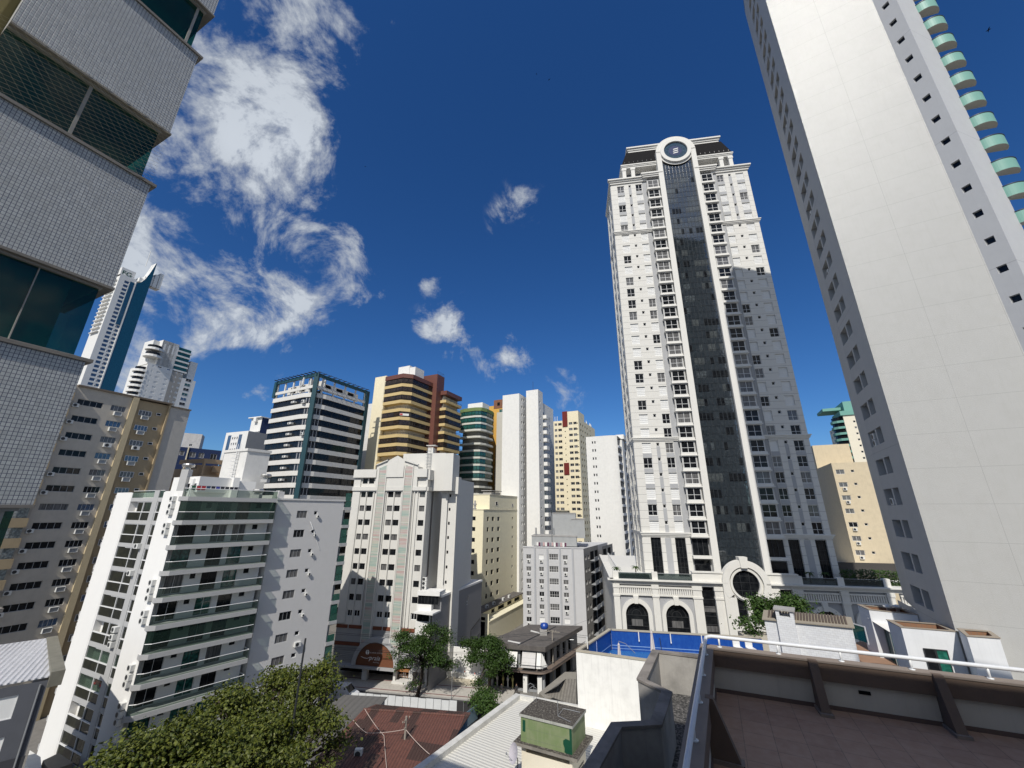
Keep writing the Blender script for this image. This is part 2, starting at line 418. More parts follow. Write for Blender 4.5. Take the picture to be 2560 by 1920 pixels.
def fg_tower():
    P = pol(-49.25, 358)
    b = building('glass_skyscraper', 'tallest distant white and blue glass skyscraper with dark green rooftop letters', P)
    Fs = Face(P, 24); Ff = Face(add2(P, 294, 14), 114); zt = 154.6
    ug0 = Fs.at_az(-48.47); ug1 = Fs.at_az(-47.87); ue = Fs.at_az(-46.85)
    mb = MB(); ws = Windows(b); holes = []
    for k in range(44):
        z = zt - 5.5 - 2.98 * k
        if z < 20: break
        for (a, wd, ht) in ((3.0, 2.6, 1.9), (ug0 + 1.5, 2.6, 1.9), (6.2, .8, .9), (ug0 + 5.2, .8, .9)):
            if a > ug0 - 1 and z > 118: continue
            if wd < 1 and z > 118: continue
            holes.append((a, a + wd, z, z + ht)); ws.add(Fs, a, a + wd, z, z + ht, w=-.25, cols=1, pane=GLASS_B, fw_=.08)
    Fs.wall(mb, 0, ug1, GZ, zt, holes, .3)
    Ff.wall(mb, 0, 14, GZ, zt - 1.5)
    q = Fs.xy(ue)
    mb.poly([(*Fs.xy(0), zt), (*Fs.xy(ug1), zt), (*add2(Fs.xy(ug1), 294, 14), zt), (*Ff.xy(0), zt)])
    # side balcony shelves on the sunny front
    for k in range(14): Ff.box(mb, 2, 12.5, 150 - 3.0 * k - .5, 150 - 3.0 * k, 0, 1.3)
    mb.build('wall', WHITE, b)
    g = MB(); Fs.box(g, ug0 + .8, ug1 - .9, zt - 36, zt - 3, -.1, .45)
    g.build('glass_panel', glass('tower_blue_glass', (.010, .05, .085), ior=1.9, vary=.5, wob=.03), b)
    # blue glass flank with the sail-like top edge
    s = MB(); n = 10; prof = []
    for i in range(n + 1):
        f = i / n; prof.append((ug1 + (ue - ug1) * f, zt - 2.2 + 1.5 * f + 19.0 * f ** 2.4))
    for i in range(n):
        (a, za), (c, zc) = prof[i], prof[i + 1]
        for w0, flip in ((.5, 0), (-6, 1)):
            s.poly([Fs.p(a, GZ, w0), Fs.p(c, GZ, w0), Fs.p(c, zc, w0), Fs.p(a, za, w0)])
        s.poly([Fs.p(a, za, .5), Fs.p(c, zc, .5), Fs.p(c, zc, -6), Fs.p(a, za, -6)], 1)
    Fs.box(s, ue, ue + .4, GZ, prof[-1][1], -6, .5, 0); Fs.box(s, ug1 - .6, ug1, GZ, zt - 2, -6, .6, 1)
    s.build('sail_facade', [glass('tower_teal_glass', (.006, .055, .085), ior=1.8, vary=.4, wob=.03), WHITE], b)
    r = MB()
    for k in range(5): Fs.box(r, ug1 + 1 + k * 2.6, ug1 + 3.2 + k * 2.6, zt, zt + 3 + 2.4 * k, -5.5, -.3)
    r.tube([Fs.p(ue - 4, zt + 14, -3), Fs.p(ue - 4, zt + 27, -3)], .22)
    Fs.box(r, .4, ug0 + 3, zt, zt + 6.2, -9, -2.6)
    r.build('roof_crown', WHITE, b)
    sign(b, 'FG', Face(Fs.xy(.1, -2.4), 24), .9, zt + .9, 4.6, plain('sign_green', (.004, .07, .055), rough=.6), 'rooftop_sign', bold=.1)
    ws.finish()

FONT = None
def sign(parent, text, F, u, z, size, mat, name='sign', ext=.05, bold=0.0, align='LEFT', shear=0, w=0.05, space=1.0):
    cu = bpy.data.curves.new(name, 'FONT'); cu.body = text; cu.size = size; cu.extrude = ext; cu.offset = bold * .1 * size if bold else 0
    cu.align_x = align; cu.shear = shear; cu.space_character = space; cu.resolution_u = 3
    o = bpy.data.objects.new(name, cu); COL.objects.link(o)
    dg = bpy.context.evaluated_depsgraph_get(); me = bpy.data.meshes.new_from_object(o.evaluated_get(dg)); me.name = name
    bpy.data.objects.remove(o)
    me.materials.clear(); me.materials.append(mat)
    off = wloc(parent); x, y = F.xy(u, w)
    o2 = link(bpy.data.objects.new(name, me), parent); o2.location = (x - off.x, y - off.y, z + H - off.z); o2.rotation_euler = (math.radians(90), 0, F.rot)
    return o2
fg_tower()

def brown_white_tower():
    P = pol(-44.9, 290)
    b = building('apartment_tower', 'distant white and taupe tower with glazed green crown behind beige block', P)
    F = Face(P, 24); uw = F.at_az(-42.75); ub = F.at_az(-41.75); ue = F.at_az(-40.45); zt = 93.5; zm = 78
    taupe = paint('taupe_paint', (.34, .325, .30)); ws = Windows(b)
    mb = MB(); holes = []
    for k in range(24):
        z = zm - 1.8 - 2.95 * k
        for (a, wd) in ((2.2, .8), (4.8, 1.7), (uw - 2.6, 1.6), (uw + 2.0, .7), (uw + 4.4, 1.8), (ub - 1.6, 1.4)):
            holes.append((a, a + wd, z, z + 1.3)); ws.add(F, a, a + wd, z, z + 1.3, w=-.2, cols=2 if wd > 1 else 1, pane=random.choice((GLASS_D, GLASS_D, SHUT, GLASS_B)))
    for k in range(4):
        a = 4.6 + k * 2.2; holes.append((a, a + .8, zt - 7, zt - 2)); ws.add(F, a, a + .8, zt - 7, zt - 2, w=-.2, cols=1, pane=GLASS_D)
    hw = [h for h in holes if h[1] < uw]; F.wall(mb, 0, uw, GZ, zm, hw, .25); F.wall(mb, 3.6, uw, zm, zt, [h for h in holes if h[2] > zm], .25)
    hb = [h for h in holes if h[0] > uw]; F.wall(mb, uw, ub, GZ, zm - 1, hb, .25, 1)
    F.wall(mb, ub, ue, GZ, zm - 3.5)
    mb.prism([F.xy(3.6), F.xy(uw), F.xy(uw, -14), F.xy(3.6, -14)], zm, zt - .01, 0)
    mb.prism([F.xy(.6, -3), F.xy(3.6, -3), F.xy(3.6, -13), F.xy(.6, -13)], zm, zt - .6, 0)
    mb.prism([F.xy(0, -.1), F.xy(ue, -.1), F.xy(ue, -18), F.xy(0, -18)], GZ, zm - 3.6, 0)
    mb.prism([F.xy(0, -.1), F.xy(ub, -.1), F.xy(ub, -18), F.xy(0, -18)], zm - 3.55, zm - 1.05, 0)
    mb.prism([F.xy(ub + 3, -2), F.xy(ue - .5, -2), F.xy(ue - .5, -12), F.xy(ub + 3, -12)], zm - 3.6, zt - 7, 0)
    mb.build('wall', [WHITE, taupe], b)
    g = MB()
    for k in range(5):
        F.box(g, uw + .2, ub + 1.2, zm + .5 + 3 * k, zm + 2.4 + 3 * k, -6, -.5, 0); F.box(g, uw, ub + 1.6, zm - .5 + 3 * k, zm + .45 + 3 * k, -7, 0, 1)
    g.build('glazed_crown', [GLASS_G, WHITE], b)
    for k in range(18):
        z = zm - 4.9 - 2.95 * k; wx = random.choice((GLASS_G, GLASS_B, GLASS_D))
        ws.add(F, ub + 2.0, ub + 5.0, z, z + 1.7, w=.01, cols=2, rows=2, pane=wx)
    # round balconies on the left corner
    bl = MB()
    for k in range(16):
        z = (zm - 5.5 - 2.95 * k) if k < 14 else (zm + 4 + 3 * (k - 14) * 1.4)
        c = F.xy(.2, -4) if k < 14 else F.xy(2.0, -2.6)
        ring = [(c[0] + 4.2 * math.cos(t * math.pi / 8), c[1] + 4.2 * math.sin(t * math.pi / 8)) for t in range(16)]
        bl.prism(ring, z, z + 1.25, 0)
        ring2 = [(c[0] + 3.4 * math.cos(t * math.pi / 8), c[1] + 3.4 * math.sin(t * math.pi / 8)) for t in range(16)]
        bl.prism(ring2, z + 1.26, z + 2.9, 1)
    bl.build('round_balconies', [WHITE, GLASS_D], b); ws.finish()
brown_white_tower()

def teal_tower():
    P = pol(-27.95, 122)
    b = building('office_tower', 'black and white banded tower with teal corner column and teal roof beam', P)
    L = Face(P, 118); R = Face(P, 25)
    teal = paint('teal_paint', (.018, .065, .082), dirt=.1, spec=.5, rough=.4); ban = paint('band_white', (.68, .665, .625), dirt=.2, streak=.3)
    uL = -19.2; uR = 20.0
    band = MB(); gl = MB(); rail = MB()
    def ring(F, pts): return [F.xy(*q) for q in pts]
    for k in range(19):
        zt = 32.5 - 3.2 * k; zb = zt - 1.28
        if zt < GZ + 3: break
        for F, s, ue in ((L, -1, uL), (R, 1, uR)):
            a = [F.xy(ue, .0), F.xy(s * 4.4, .0), F.xy(s * 1.2, -.9), F.xy(s * 1.2, -2.6), F.xy(ue, -2.6)]
            if s > 0: a = a[::-1]
            bb = MB(); bb.prism(a if s > 0 else a, zb, zt, 0); 
            o = bb.build('balcony_band', ban, b)
            # dark glazing set back behind each band and its slim handrail
            g = F; g0, g1 = (ue, s * 4.0) if s < 0 else (s * 4.0, ue)
            F.box(gl, g0 + (0 if s < 0 else .0), g1, zt - 3.2 + .01, zb - .01, -2.4, -.45 if s < 0 else -.3, 0)
            gl.hexa([F.p(s * 4.0, zt - 3.19, -.45), F.p(s * 1.3, zt - 3.19, -1.2), F.p(s * 1.3, zt - 3.19, -2.4), F.p(s * 4.0, zt - 3.19, -2.4), F.p(s * 4.0, zb - .01, -.45), F.p(s * 1.3, zb - .01, -1.2), F.p(s * 1.3, zb - .01, -2.4), F.p(s * 4.0, zb - .01, -2.4)], 1)
            F.box(rail, min(ue, s * 4.4), max(ue, s * 4.4), zt + .32, zt + .38, -.12, -.06)
            for j in range(9):
                u = ue + (s * 4.4 - ue) * j / 8
                F.box(rail, u - .03, u + .03, zt + .0, zt + .32, -.12, -.06)
            for j in range(1, 5):                     # mullions
                u = ue + (s * 4.4 - ue) * j / 5 + random.uniform(-.4, .4)
                F.box(rail, u - .05, u + .05, zt - 3.19, zb, -.45 if s < 0 else -.3, -.39 if s < 0 else -.24)
            u0 = s * 1.5; u1 = s * 3.6                # white casement beside the column
            for uu in (s * 1.7, s * 2.6, s * 3.5):
                wv = -.9 + (abs(uu) - 1.2) / 3.2 * .9 - .28
                F.box(gl, uu - .05, uu + .05, zt - 3.15, zb - .05, wv - .1, wv + .02, 2)
    gl.build('glazing', [GLASS_D, glass('teal_glass', (.012, .016, .024), vary=.9, ior=1.5), WFRAME], b); rail.build('handrail', DARK, b)
    body = MB(); body.prism([L.xy(uL, -2.5), L.xy(-1.5, -2.5), R.xy(uR - .3, -2.5), R.xy(uR - .3, -20), L.xy(uL, -22)], GZ, 32.5)
    body.build('wall', ban, b)
    # penthouse: columns, parapet beam, recessed wall
    ph = MB()
    for F, s, ue in ((L, -1, uL), (R, 1, uR)):
        lo, hi = min(ue, s * 1.0), max(ue, s * 1.0)
        F.box(ph, lo, hi, 33.75, 34.6, -.5, -.2); F.box(ph, lo, hi, 34.62, 37.2, -4.2, -4.0)
        for j in range(5):
            u = ue + (s * 1.5 - ue) * (j + .02) / 4.4; F.box(ph, u - .22, u + .22, 32.5, 37.2, -.9, -.52)
        for j in range(3):
            u = ue + (s * 1.5 - ue) * (j + .7) / 4; F.box(ph, u - 1.2, u + 1.2, 35.0, 36.9, -3.98, -3.9, 1)
        F.box(ph, lo, hi, 32.6, 33.6, -3.0, -2.8, 1)
    ph.build('penthouse', [ban, BLACKM], b)
    te = MB()
    c = P; te.prism([L.xy(-.55, .25), R.xy(.55, .25), R.xy(1.7, -.6), L.xy(-1.0, -1.0)], GZ, 38.2)
    for F, s, ue in ((L, -1, uL), (R, 1, uR)):
        F.box(te, min(ue, 0), max(ue, 0), 37.25, 38.15, -.7, -.1)
    L.box(te, uL - .8, uL + .3, 33, 38.1, -1.0, .1); R.box(te, uR - .2, uR + 1.1, GZ, 38.1, -1.3, .1)
    te.build('teal_column', teal, b)
    pg = MB()
    for F, s, ue in ((L, -1, uL), (R, 1, uR)):
        for j in range(11):
            u = ue * (j + .3) / 10.6; F.box(pg, u - .08, u + .08, 38.18, 38.42, -2.2, 1.0)
        F.box(pg, min(ue * 1.03, 0), max(ue * 1.03, 0), 38.43, 38.52, .3, .42)
    pg.build('pergola_bars', DARK, b)
    for k in range(9):
        if k in (1,): continue
        ac_unit(b, L, -9.2 + .12 * k, 29.9 - 3.2 * k, -.5, (1.5, .55, .9))
    ac_unit(b, L, -4.2, 29.25, 0.02, (1.2, .95, .5)); ac_unit(b, L, -2.6, 19.8, -.4, (1.1, .8, .5))
    an = MB()
    for u, z, hh in ((-7.0, 35.0, 1.6), (-5.6, 35.2, 2.2)): L.box(an, u, u + .3, z, z + hh, -.1, .25)
    an.tube([L.p(-6.6, 34.2, -.2), L.p(-6.6, 38.5, -.2)], .07)
    an.build('antenna_panel', WFRAME, b)
    # small plain window tower right behind it
    q = pol(-20.6, 150)
    n = building('apartment_block', 'narrow grey block with small windows squeezed beside the teal tower edge', q)
    F = Face(add2(q, 296, 3), 116); mb = MB(); hs = []; ws = Windows(n)
    for k in range(14):
        z = 33 - 2.95 * k
        for a in (4.6, 7.4): hs.append((a, a + 1.2, z, z + 1.2)); ws.add(F, a, a + 1.2, z, z + 1.2, cols=1)
    F.wall(mb, 0, 13, GZ, 37.5, hs); mb.prism([F.xy(0, -.3), F.xy(13, -.3), F.xy(13, -8), F.xy(0, -8)], GZ, 37.4); mb.build('wall', WHITE2, n); ws.finish()
    for k in range(13): ac_unit(n, F, 5.0, 31.9 - 2.95 * k, 0, (.9, .6, .45))
teal_tower()

def banded_tower(b, plan, ztop, n, sp, bh, gap, bandm, glassm, capm, caph, gset=.9, open_floors=(), openm=WHITE2, railm=DARK, post=2.2):
    """plan: visible outline left to right; each floor a solid band, glazing set back, a handrail"""
    cap = MB(); gl = MB(); rl = MB()
    def inner(w):
        r = []
        for i, p in enumerate(plan):
            a = plan[max(0, i - 1)]; c = plan[min(len(plan) - 1, i + 1)]
            d = (c[0] - a[0], c[1] - a[1]); l = math.hypot(*d); nn = (d[1] / l, -d[0] / l)
            r.append((p[0] - nn[0] * w, p[1] - nn[1] * w))
        return r
    def solid(mb, w0, w1, z0, z1, mi=0):
        o, i = inner(w0), inner(w1)
        for k in range(len(plan) - 1):
            mb.hexa([(*o[k], z0), (*o[k + 1], z0), (*i[k + 1], z0), (*i[k], z0), (*o[k], z1), (*o[k + 1], z1), (*i[k + 1], z1), (*i[k], z1)], mi)
    solid(cap, -.05, 2.5, ztop - caph, ztop); cap.build('parapet', capm, b)
    for k in range(n):
        zt = ztop - caph - gap - sp * k
        if zt - bh < GZ: break
        bm_ = MB(); solid(bm_, 0, 2.6, zt - bh, zt); bm_.build('balcony_band', bandm, b)
        if k in open_floors: solid(gl, gset + 1.1, 2.6, zt + .01, zt + gap - .01 + (sp - bh - gap), 1)
        else: solid(gl, .18 + (k * 37 % 5) * .01, 2.6, zt + .01, zt + sp - bh - .01, 0)
        o = inner(-.02)
        for j in range(len(plan) - 1):
            rl.tube([(*o[j], zt + .55), (*o[j + 1], zt + .55)], .05, 4)
            rl.tube([(*o[j], zt + .28), (*o[j + 1], zt + .28)], .03, 4)
            l = math.hypot(o[j + 1][0] - o[j][0], o[j + 1][1] - o[j][1]); m_ = max(2, int(l / post))
            for q in range(m_ + 1):
                f = q / m_; x = o[j][0] + (o[j + 1][0] - o[j][0]) * f; y = o[j][1] + (o[j + 1][1] - o[j][1]) * f
                top = .55 if k in open_floors else sp - bh - .02
                rl.tube([(x, y, zt), (x, y, zt + top)], .045, 4)
    gl.build('glazing', [glassm, openm], b); rl.build('balcony_rail', railm, b)
    i = inner(2.5); back = [(p[0] * 1.14, p[1] * 1.14) for p in (i[-1], i[0])]
    bd = MB(); bd.prism(i + [back[0], back[1]], GZ, ztop - .05); bd.build('wall', openm, b)

def brown_tower():
    z = 45.4; V = [pz(964.3, 942.5, z), pz(1008.6, 933.4, z), pz(1033.9, 936.2, z), pz(1082.7, 957.9, z)]
    b = building('apartment_tower', 'yellow banded apartment tower with brown cornice and brown shaft', V[2])
    brn = paint('brown_tile', (.145, .055, .04), rough=.5, dirt=.1, spec=.5); yel = paint('yellow_band', (.58, .44, .21), dirt=.12)
    gg = glass('bronze_glass', (.016, .011, .008), vary=.9, alt=(.07, .05, .04), ior=1.42)
    banded_tower(b, V, z, 16, 2.95, 1.08, 2.1, yel, gg, brn, 1.5, open_floors=(3, 6, 9), openm=paint('cream_wall', (.66, .62, .52)))
    w = MB(); F = Face(V[0], 116); lft = F.at_az(-20.45)
    w.prism([F.xy(lft, -.5), F.xy(-.2, -.5), F.xy(-.2, -14), F.xy(lft, -14)], GZ, z + .7); w.build('blank_wall', CREAM, b)
    s = MB(); R = Face(V[3], 25); s.prism([R.xy(.0, 1.8), R.xy(4.6, 1.8), R.xy(4.6, -6), R.xy(0, -6)], GZ, 48.8); s.build('lift_shaft', brn, b)
    rr = MB()
    for q in range(7): rr.tube([R.p(.2 + q * .7, 48.8, 1.6), R.p(.2 + q * .7, 50.0, 1.6)], .03, 4)
    rr.tube([R.p(.2, 50, 1.6), R.p(4.4, 50, 1.6), R.p(4.4, 50, -5)], .035, 4); rr.build('roof_rail', DARK, b)
    t = MB(); a = pol(-17.2, 142); t.prism(rect(a, 116, 5.2, 6), z - .2, 50.2); t.prism(rect(add2(a, 116, 5.3), 116, 2.6, 5), z - .2, 49.3); t.prism(rect(pol(-13.2, 146), 116, 2.5, 3), z - .2, 47.5); t.build('water_tank_room', WHITE, b)
    # for-sale banner on one balcony
    bn = MB(); Fb = Face(V[1], math.degrees(math.atan2(V[2][0] - V[1][0], V[2][1] - V[1][1]))); Fb.box(bn, .1, 3.1, 30.4, 31.15, .04, .07, 0); Fb.box(bn, .15, 1.05, 30.5, 31.05, .072, .08, 1); bn.build('banner', [WHITE, plain('banner_red', (.5, .03, .03))], b)
    # second, lower wing
    z2 = 42.8; U = [pz(1107, 974, z2), pz(1117.0, 975.9, z2), pz(1155, 993.6, z2)]
    V2 = building('apartment_tower', 'lower yellow banded tower wing with brown top right of the brown shaft', U[1])
    U0 = add2(U[1], 296, 4.4)
    banded_tower(V2, [U0, U[1], U[2]], z2, 15, 2.95, 1.0, 2.1, yel, gg, brn, 1.5, open_floors=(0, 1, 4, 7), openm=paint('cream_wall', (.66, .62, .52)))
brown_tower()

def green_tower():
    z = 42.4; A = pol(-4.55, 164); F = Face(A, 116); R = Face(A, 25)
    plan = [F.xy(-11), F.xy(-8, 1.2), F.xy(-2.5, 1.2), F.xy(0, .2), R.xy(3, 1), R.xy(8.5, 1), R.xy(11.5, 0)]
    b = building('apartment_tower', 'green glazed balcony tower with olive green cornice and white roof tank', A)
    banded_tower(b, plan, z, 13, 2.93, .8, 2.0, paint('offwhite_band', (.60, .60, .54)), GLASS_G, paint('olive_paint', (.16, .22, .08)), 1.5, open_floors=(3, 4, 5, 10, 11), openm=paint('grey_balcony_wall', (.22, .22, .20)), post=1.4)
    t = MB(); t.prism(rect(F.xy(-9, -3), 116, 7.6, 6), z - .1, 45.6); t.build('water_tank_room', WHITE, b)
    w = MB(); w.prism(rect(R.xy(11.6, 1.4), 116, 4.4, 8), GZ, z + .2); w.build('blank_wall', paint('grey_cream', (.52, .50, .44)), b)
    # orange tower standing behind
    q = pol(-3.3, 190); n = building('apartment_tower', 'orange tower with brown top box, mostly hidden behind the white slab', q)
    mb = MB(); Fo = Face(q, 116); hs = []; ws = Windows(n)
    for k in range(22):
        zz = 46 - 2.95 * k; hs.append((5.2, 7.6, zz, zz + 1.6)); ws.add(Fo, 5.2, 7.6, zz, zz + 1.6, pane=GLASS_G)
    Fo.wall(mb, -2, 12, GZ, 49.8, hs); mb.prism([Fo.xy(-2, -.3), Fo.xy(12, -.3), Fo.xy(12, -10), Fo.xy(-2, -10)], GZ, 49.7)
    Fo.box(mb, 2.2, 7.0, 48.2, 52.6, -6, .12, 1); Fo.box(mb, 4.2, 5.6, 49.6, 51.2, .13, .2, 2)
    mb.build('wall', [paint('orange_paint', (.62, .36, .08)), paint('brown_roof_box', (.20, .09, .05)), BLACKM], n); ws.finish()
green_tower()

def white_slab():
    A = pol(2.18, 142); F = Face(A, 116)
    b = building('apartment_tower', 'tall plain white slab tower with stepped balconies down its right side', A)
    ws = Windows(b, limit=90); mb = MB()
    zt = 43.4; zl = 41.5
    L = Face(pol(-1.41, 142), 116); uL = 6.9
    c = L.xy(uL); Sd = Face(c, 26); hs = []
    for k in range(24):
        z = 39.2 - 2.92 * k
        for a in (2.0, 3.6): hs.append((a, a + .85, z, z + 1.1)); ws.add(Sd, a, a + .85, z, z + 1.1, cols=1, pane=GLASS_C if k % 3 else GLASS_D)
    L.wall(mb, 0, uL, GZ, zl); Sd.wall(mb, 0, 7.2, GZ, zl, hs)
    mb.prism([L.xy(0, -.01), L.xy(uL - .01, -.01), Sd.xy(7, -.01), add2(L.xy(0), 26, 7)], zl - .5, zl - .02)
    F.wall(mb, 0, 4.85, GZ, zt)
    R = Face(F.xy(4.85), 26); hr = []
    for k in range(24):
        z = 38.4 - 2.92 * k; hr.append((1.3, 2.1, z, z + .9)); ws.add(R, 1.3, 2.1, z, z + .9, cols=1)
    R.wall(mb, 0, 4.7, GZ, zt, hr)
    mb.prism([F.xy(0, -.01), F.xy(4.8, -.01), R.xy(4.6, -.01), add2(F.xy(0), 26, 5)], zt - .5, zt - .02)
    R.wall(mb, 4.7, 18, GZ, 39.8, w=-.7)
    mb.prism([R.xy(4.7, -.75), R.xy(18, -.75), R.xy(18, -10), R.xy(4.7, -10)], GZ, 39.7)
    mb.build('wall', WHITE, b)
    for k in range(24):
        z = 33.2 - 2.92 * k
        bl = MB(); R.box(bl, 4.8, 7.6, z, z + 1.3, -.69, 1.3); bl.build('balcony', WHITE, b)
        ws.add(R, 4.9, 7.4, z + 1.35, z + 2.85, w=-.68, cols=2, pane=GLASS_D)
        ws.add(R, 9.6, 10.7, z + 1.0, z + 2.2, w=-.66, cols=1, pane=GLASS_C); ws.add(R, 12.4, 13.5, z + 1.0, z + 2.2, w=-.66, cols=1, pane=GLASS_D)
    an = MB(); an.tube([F.p(2, zt, -2), F.p(2, zt + 4, -2)], .06); an.build('antenna', DARK, b); ws.finish()
white_slab()

def cream_tower():
    A = pol(9.9, 193); F = Face(A, 116); R = Face(A, 26)
    b = building('apartment_tower', 'cream tower with two dark red panels down its stair bay', A)
    red = paint('dark_red_panel', (.15, .018, .014)); ws = Windows(b); mb = MB(); hs = []
    for k in range(24):
        z = 41.2 - 2.92 * k
        for a, wd in ((-12.6, 1.3), (-10.7, 1.9), (-5.1, 1.9), (-2.7, 1.7)):
            if a > -6 and k % 2 and False: continue
            hs.append((a, a + wd, z, z + 1.25)); ws.add(F, a, a + wd, z, z + 1.25, w=-.2, cols=2, pane=GLASS_C if a < -11 else None)
        hs.append((-7.3, -6.8, z - .6, z - .1)); hs.append((-.9, -.4, z + .2, z + .7))
    F.wall(mb, -14.6, -8.3, GZ, 43.6, hs, .25, back=2); F.wall(mb, -8.3, -5.6, GZ, 48.1, hs, .2, back=2); F.wall(mb, -5.6, 0, GZ, 48, hs, .25, back=2)
    F.box(mb, -8.25, -5.65, 40.4, 48.2, .02, .35, 1); F.box(mb, -8.25, -5.65, 16.8, 22.4, .02, .35, 1)
    hr = []
    for k in range(23):
        z = 41.0 - 2.92 * k
        for a in (3, 6.6, 11, 15, 21): hr.append((a, a + 1.4, z, z + 1.2))
    R.wall(mb, 0, 10.7, GZ, 48, hr, .2, back=2); R.wall(mb, 10.7, 32, GZ, 44.4, hr, .2, back=2)
    mb.prism([F.xy(-13.4, -.3), F.xy(-.3, -.3), R.xy(32, -.3), add2(F.xy(-13.4), 26, 32)], GZ, 43.4)
    mb.prism([F.xy(-5.5, -.3), F.xy(-.3, -.3), R.xy(10.6, -.3), add2(F.xy(-8), 26, 10)], 43.5, 47.9)
    mb.build('wall', [CREAM, red, BLACKM], b)
    an = MB()
    for u in (12, 22, 29, 31): an.tube([R.p(u, 43, -2), R.p(u, 47.5, -2)], .12); R.box(an, u - .4, u + .4, 45.2, 46.8, -1.9, -1.6)
    for u in (-13, -11.8): an.tube([F.p(u, 43, -2), F.p(u, 46.5, -2)], .12)
    an.build('antenna', WFRAME, b); ws.finish()
cream_tower()

def curved_slab():
    A = pol(10.83, 147); F = Face(A, 116)
    b = building('apartment_tower', 'white slab tower with rounded right edge and paired tiny windows', A)
    mb = MB(); hs = []; ws = Windows(b)
    for k in range(14):
        z = 23.6 - 2.92 * k
        for a in (2.15, 3.05): hs.append((a, a + .55, z, z + .95)); ws.add(F, a, a + .55, z, z + .95, cols=1, pane=GLASS_D)
    F.wall(mb, 0, 6.6, GZ, 26.3, hs)
    pts = [F.xy(6.6)]
    for i in range(1, 9):
        t = i / 8; pts.append((F.xy(6.6)[0] + F.t[0] * 4.6 * math.sin(t * 1.1) / math.sin(1.1) * 1.0 - F.n[0] * 1.3 * t * t, F.xy(6.6)[1] + F.t[1] * 4.6 * math.sin(t * 1.1) / math.sin(1.1) - F.n[1] * 1.3 * t * t))
    for i in range(8): mb.poly([(*pts[i], GZ), (*pts[i + 1], GZ), (*pts[i + 1], 26.3), (*pts[i], 26.3)])
    e = pts[-1]; R = Face(e, 26)
    mb.poly([(*F.xy(0), 26.3)] + [(*p, 26.3) for p in pts] + [(*R.xy(22), 26.3), (*add2(F.xy(0), 26, 22), 26.3)])
    for (u0, u1) in ((6.2, 10.2), (15, 17.5), (21, 23)): R.box(mb, u0, u1, GZ, 26 - u0 * .05, -4, .5)
    R.box(mb, 0, 23, GZ, 25.9, -6, -1.4)
    mb.build('wall', WHITE, b)
    d = MB(); F2 = Face(add2(A, 116, 0), 206); F2.box(d, -22, -.01, GZ, 26.0, -.3, .02); d.build('side_wall', DARK, b)
    for k in range(16):
        z = 22 - 2.92 * k
        for (u0, u1) in ((.3, 6.0), (10.4, 14.8), (17.7, 20.8)):
            bl = MB(); R.box(bl, u0, u1, z, z + .85, -1.3, .3); R.box(bl, u0 + .1, u1, z + .86, z + 2.9, -1.38, -1.3, 1); bl.build('balcony', [GREYW, GLASS_D], b)
    t = MB(); t.prism(rect(R.xy(8, -2), 116, 3, 8), 26.3, 28.0); t.build('roof_slab', WHITE, b); ws.finish()
curved_slab()

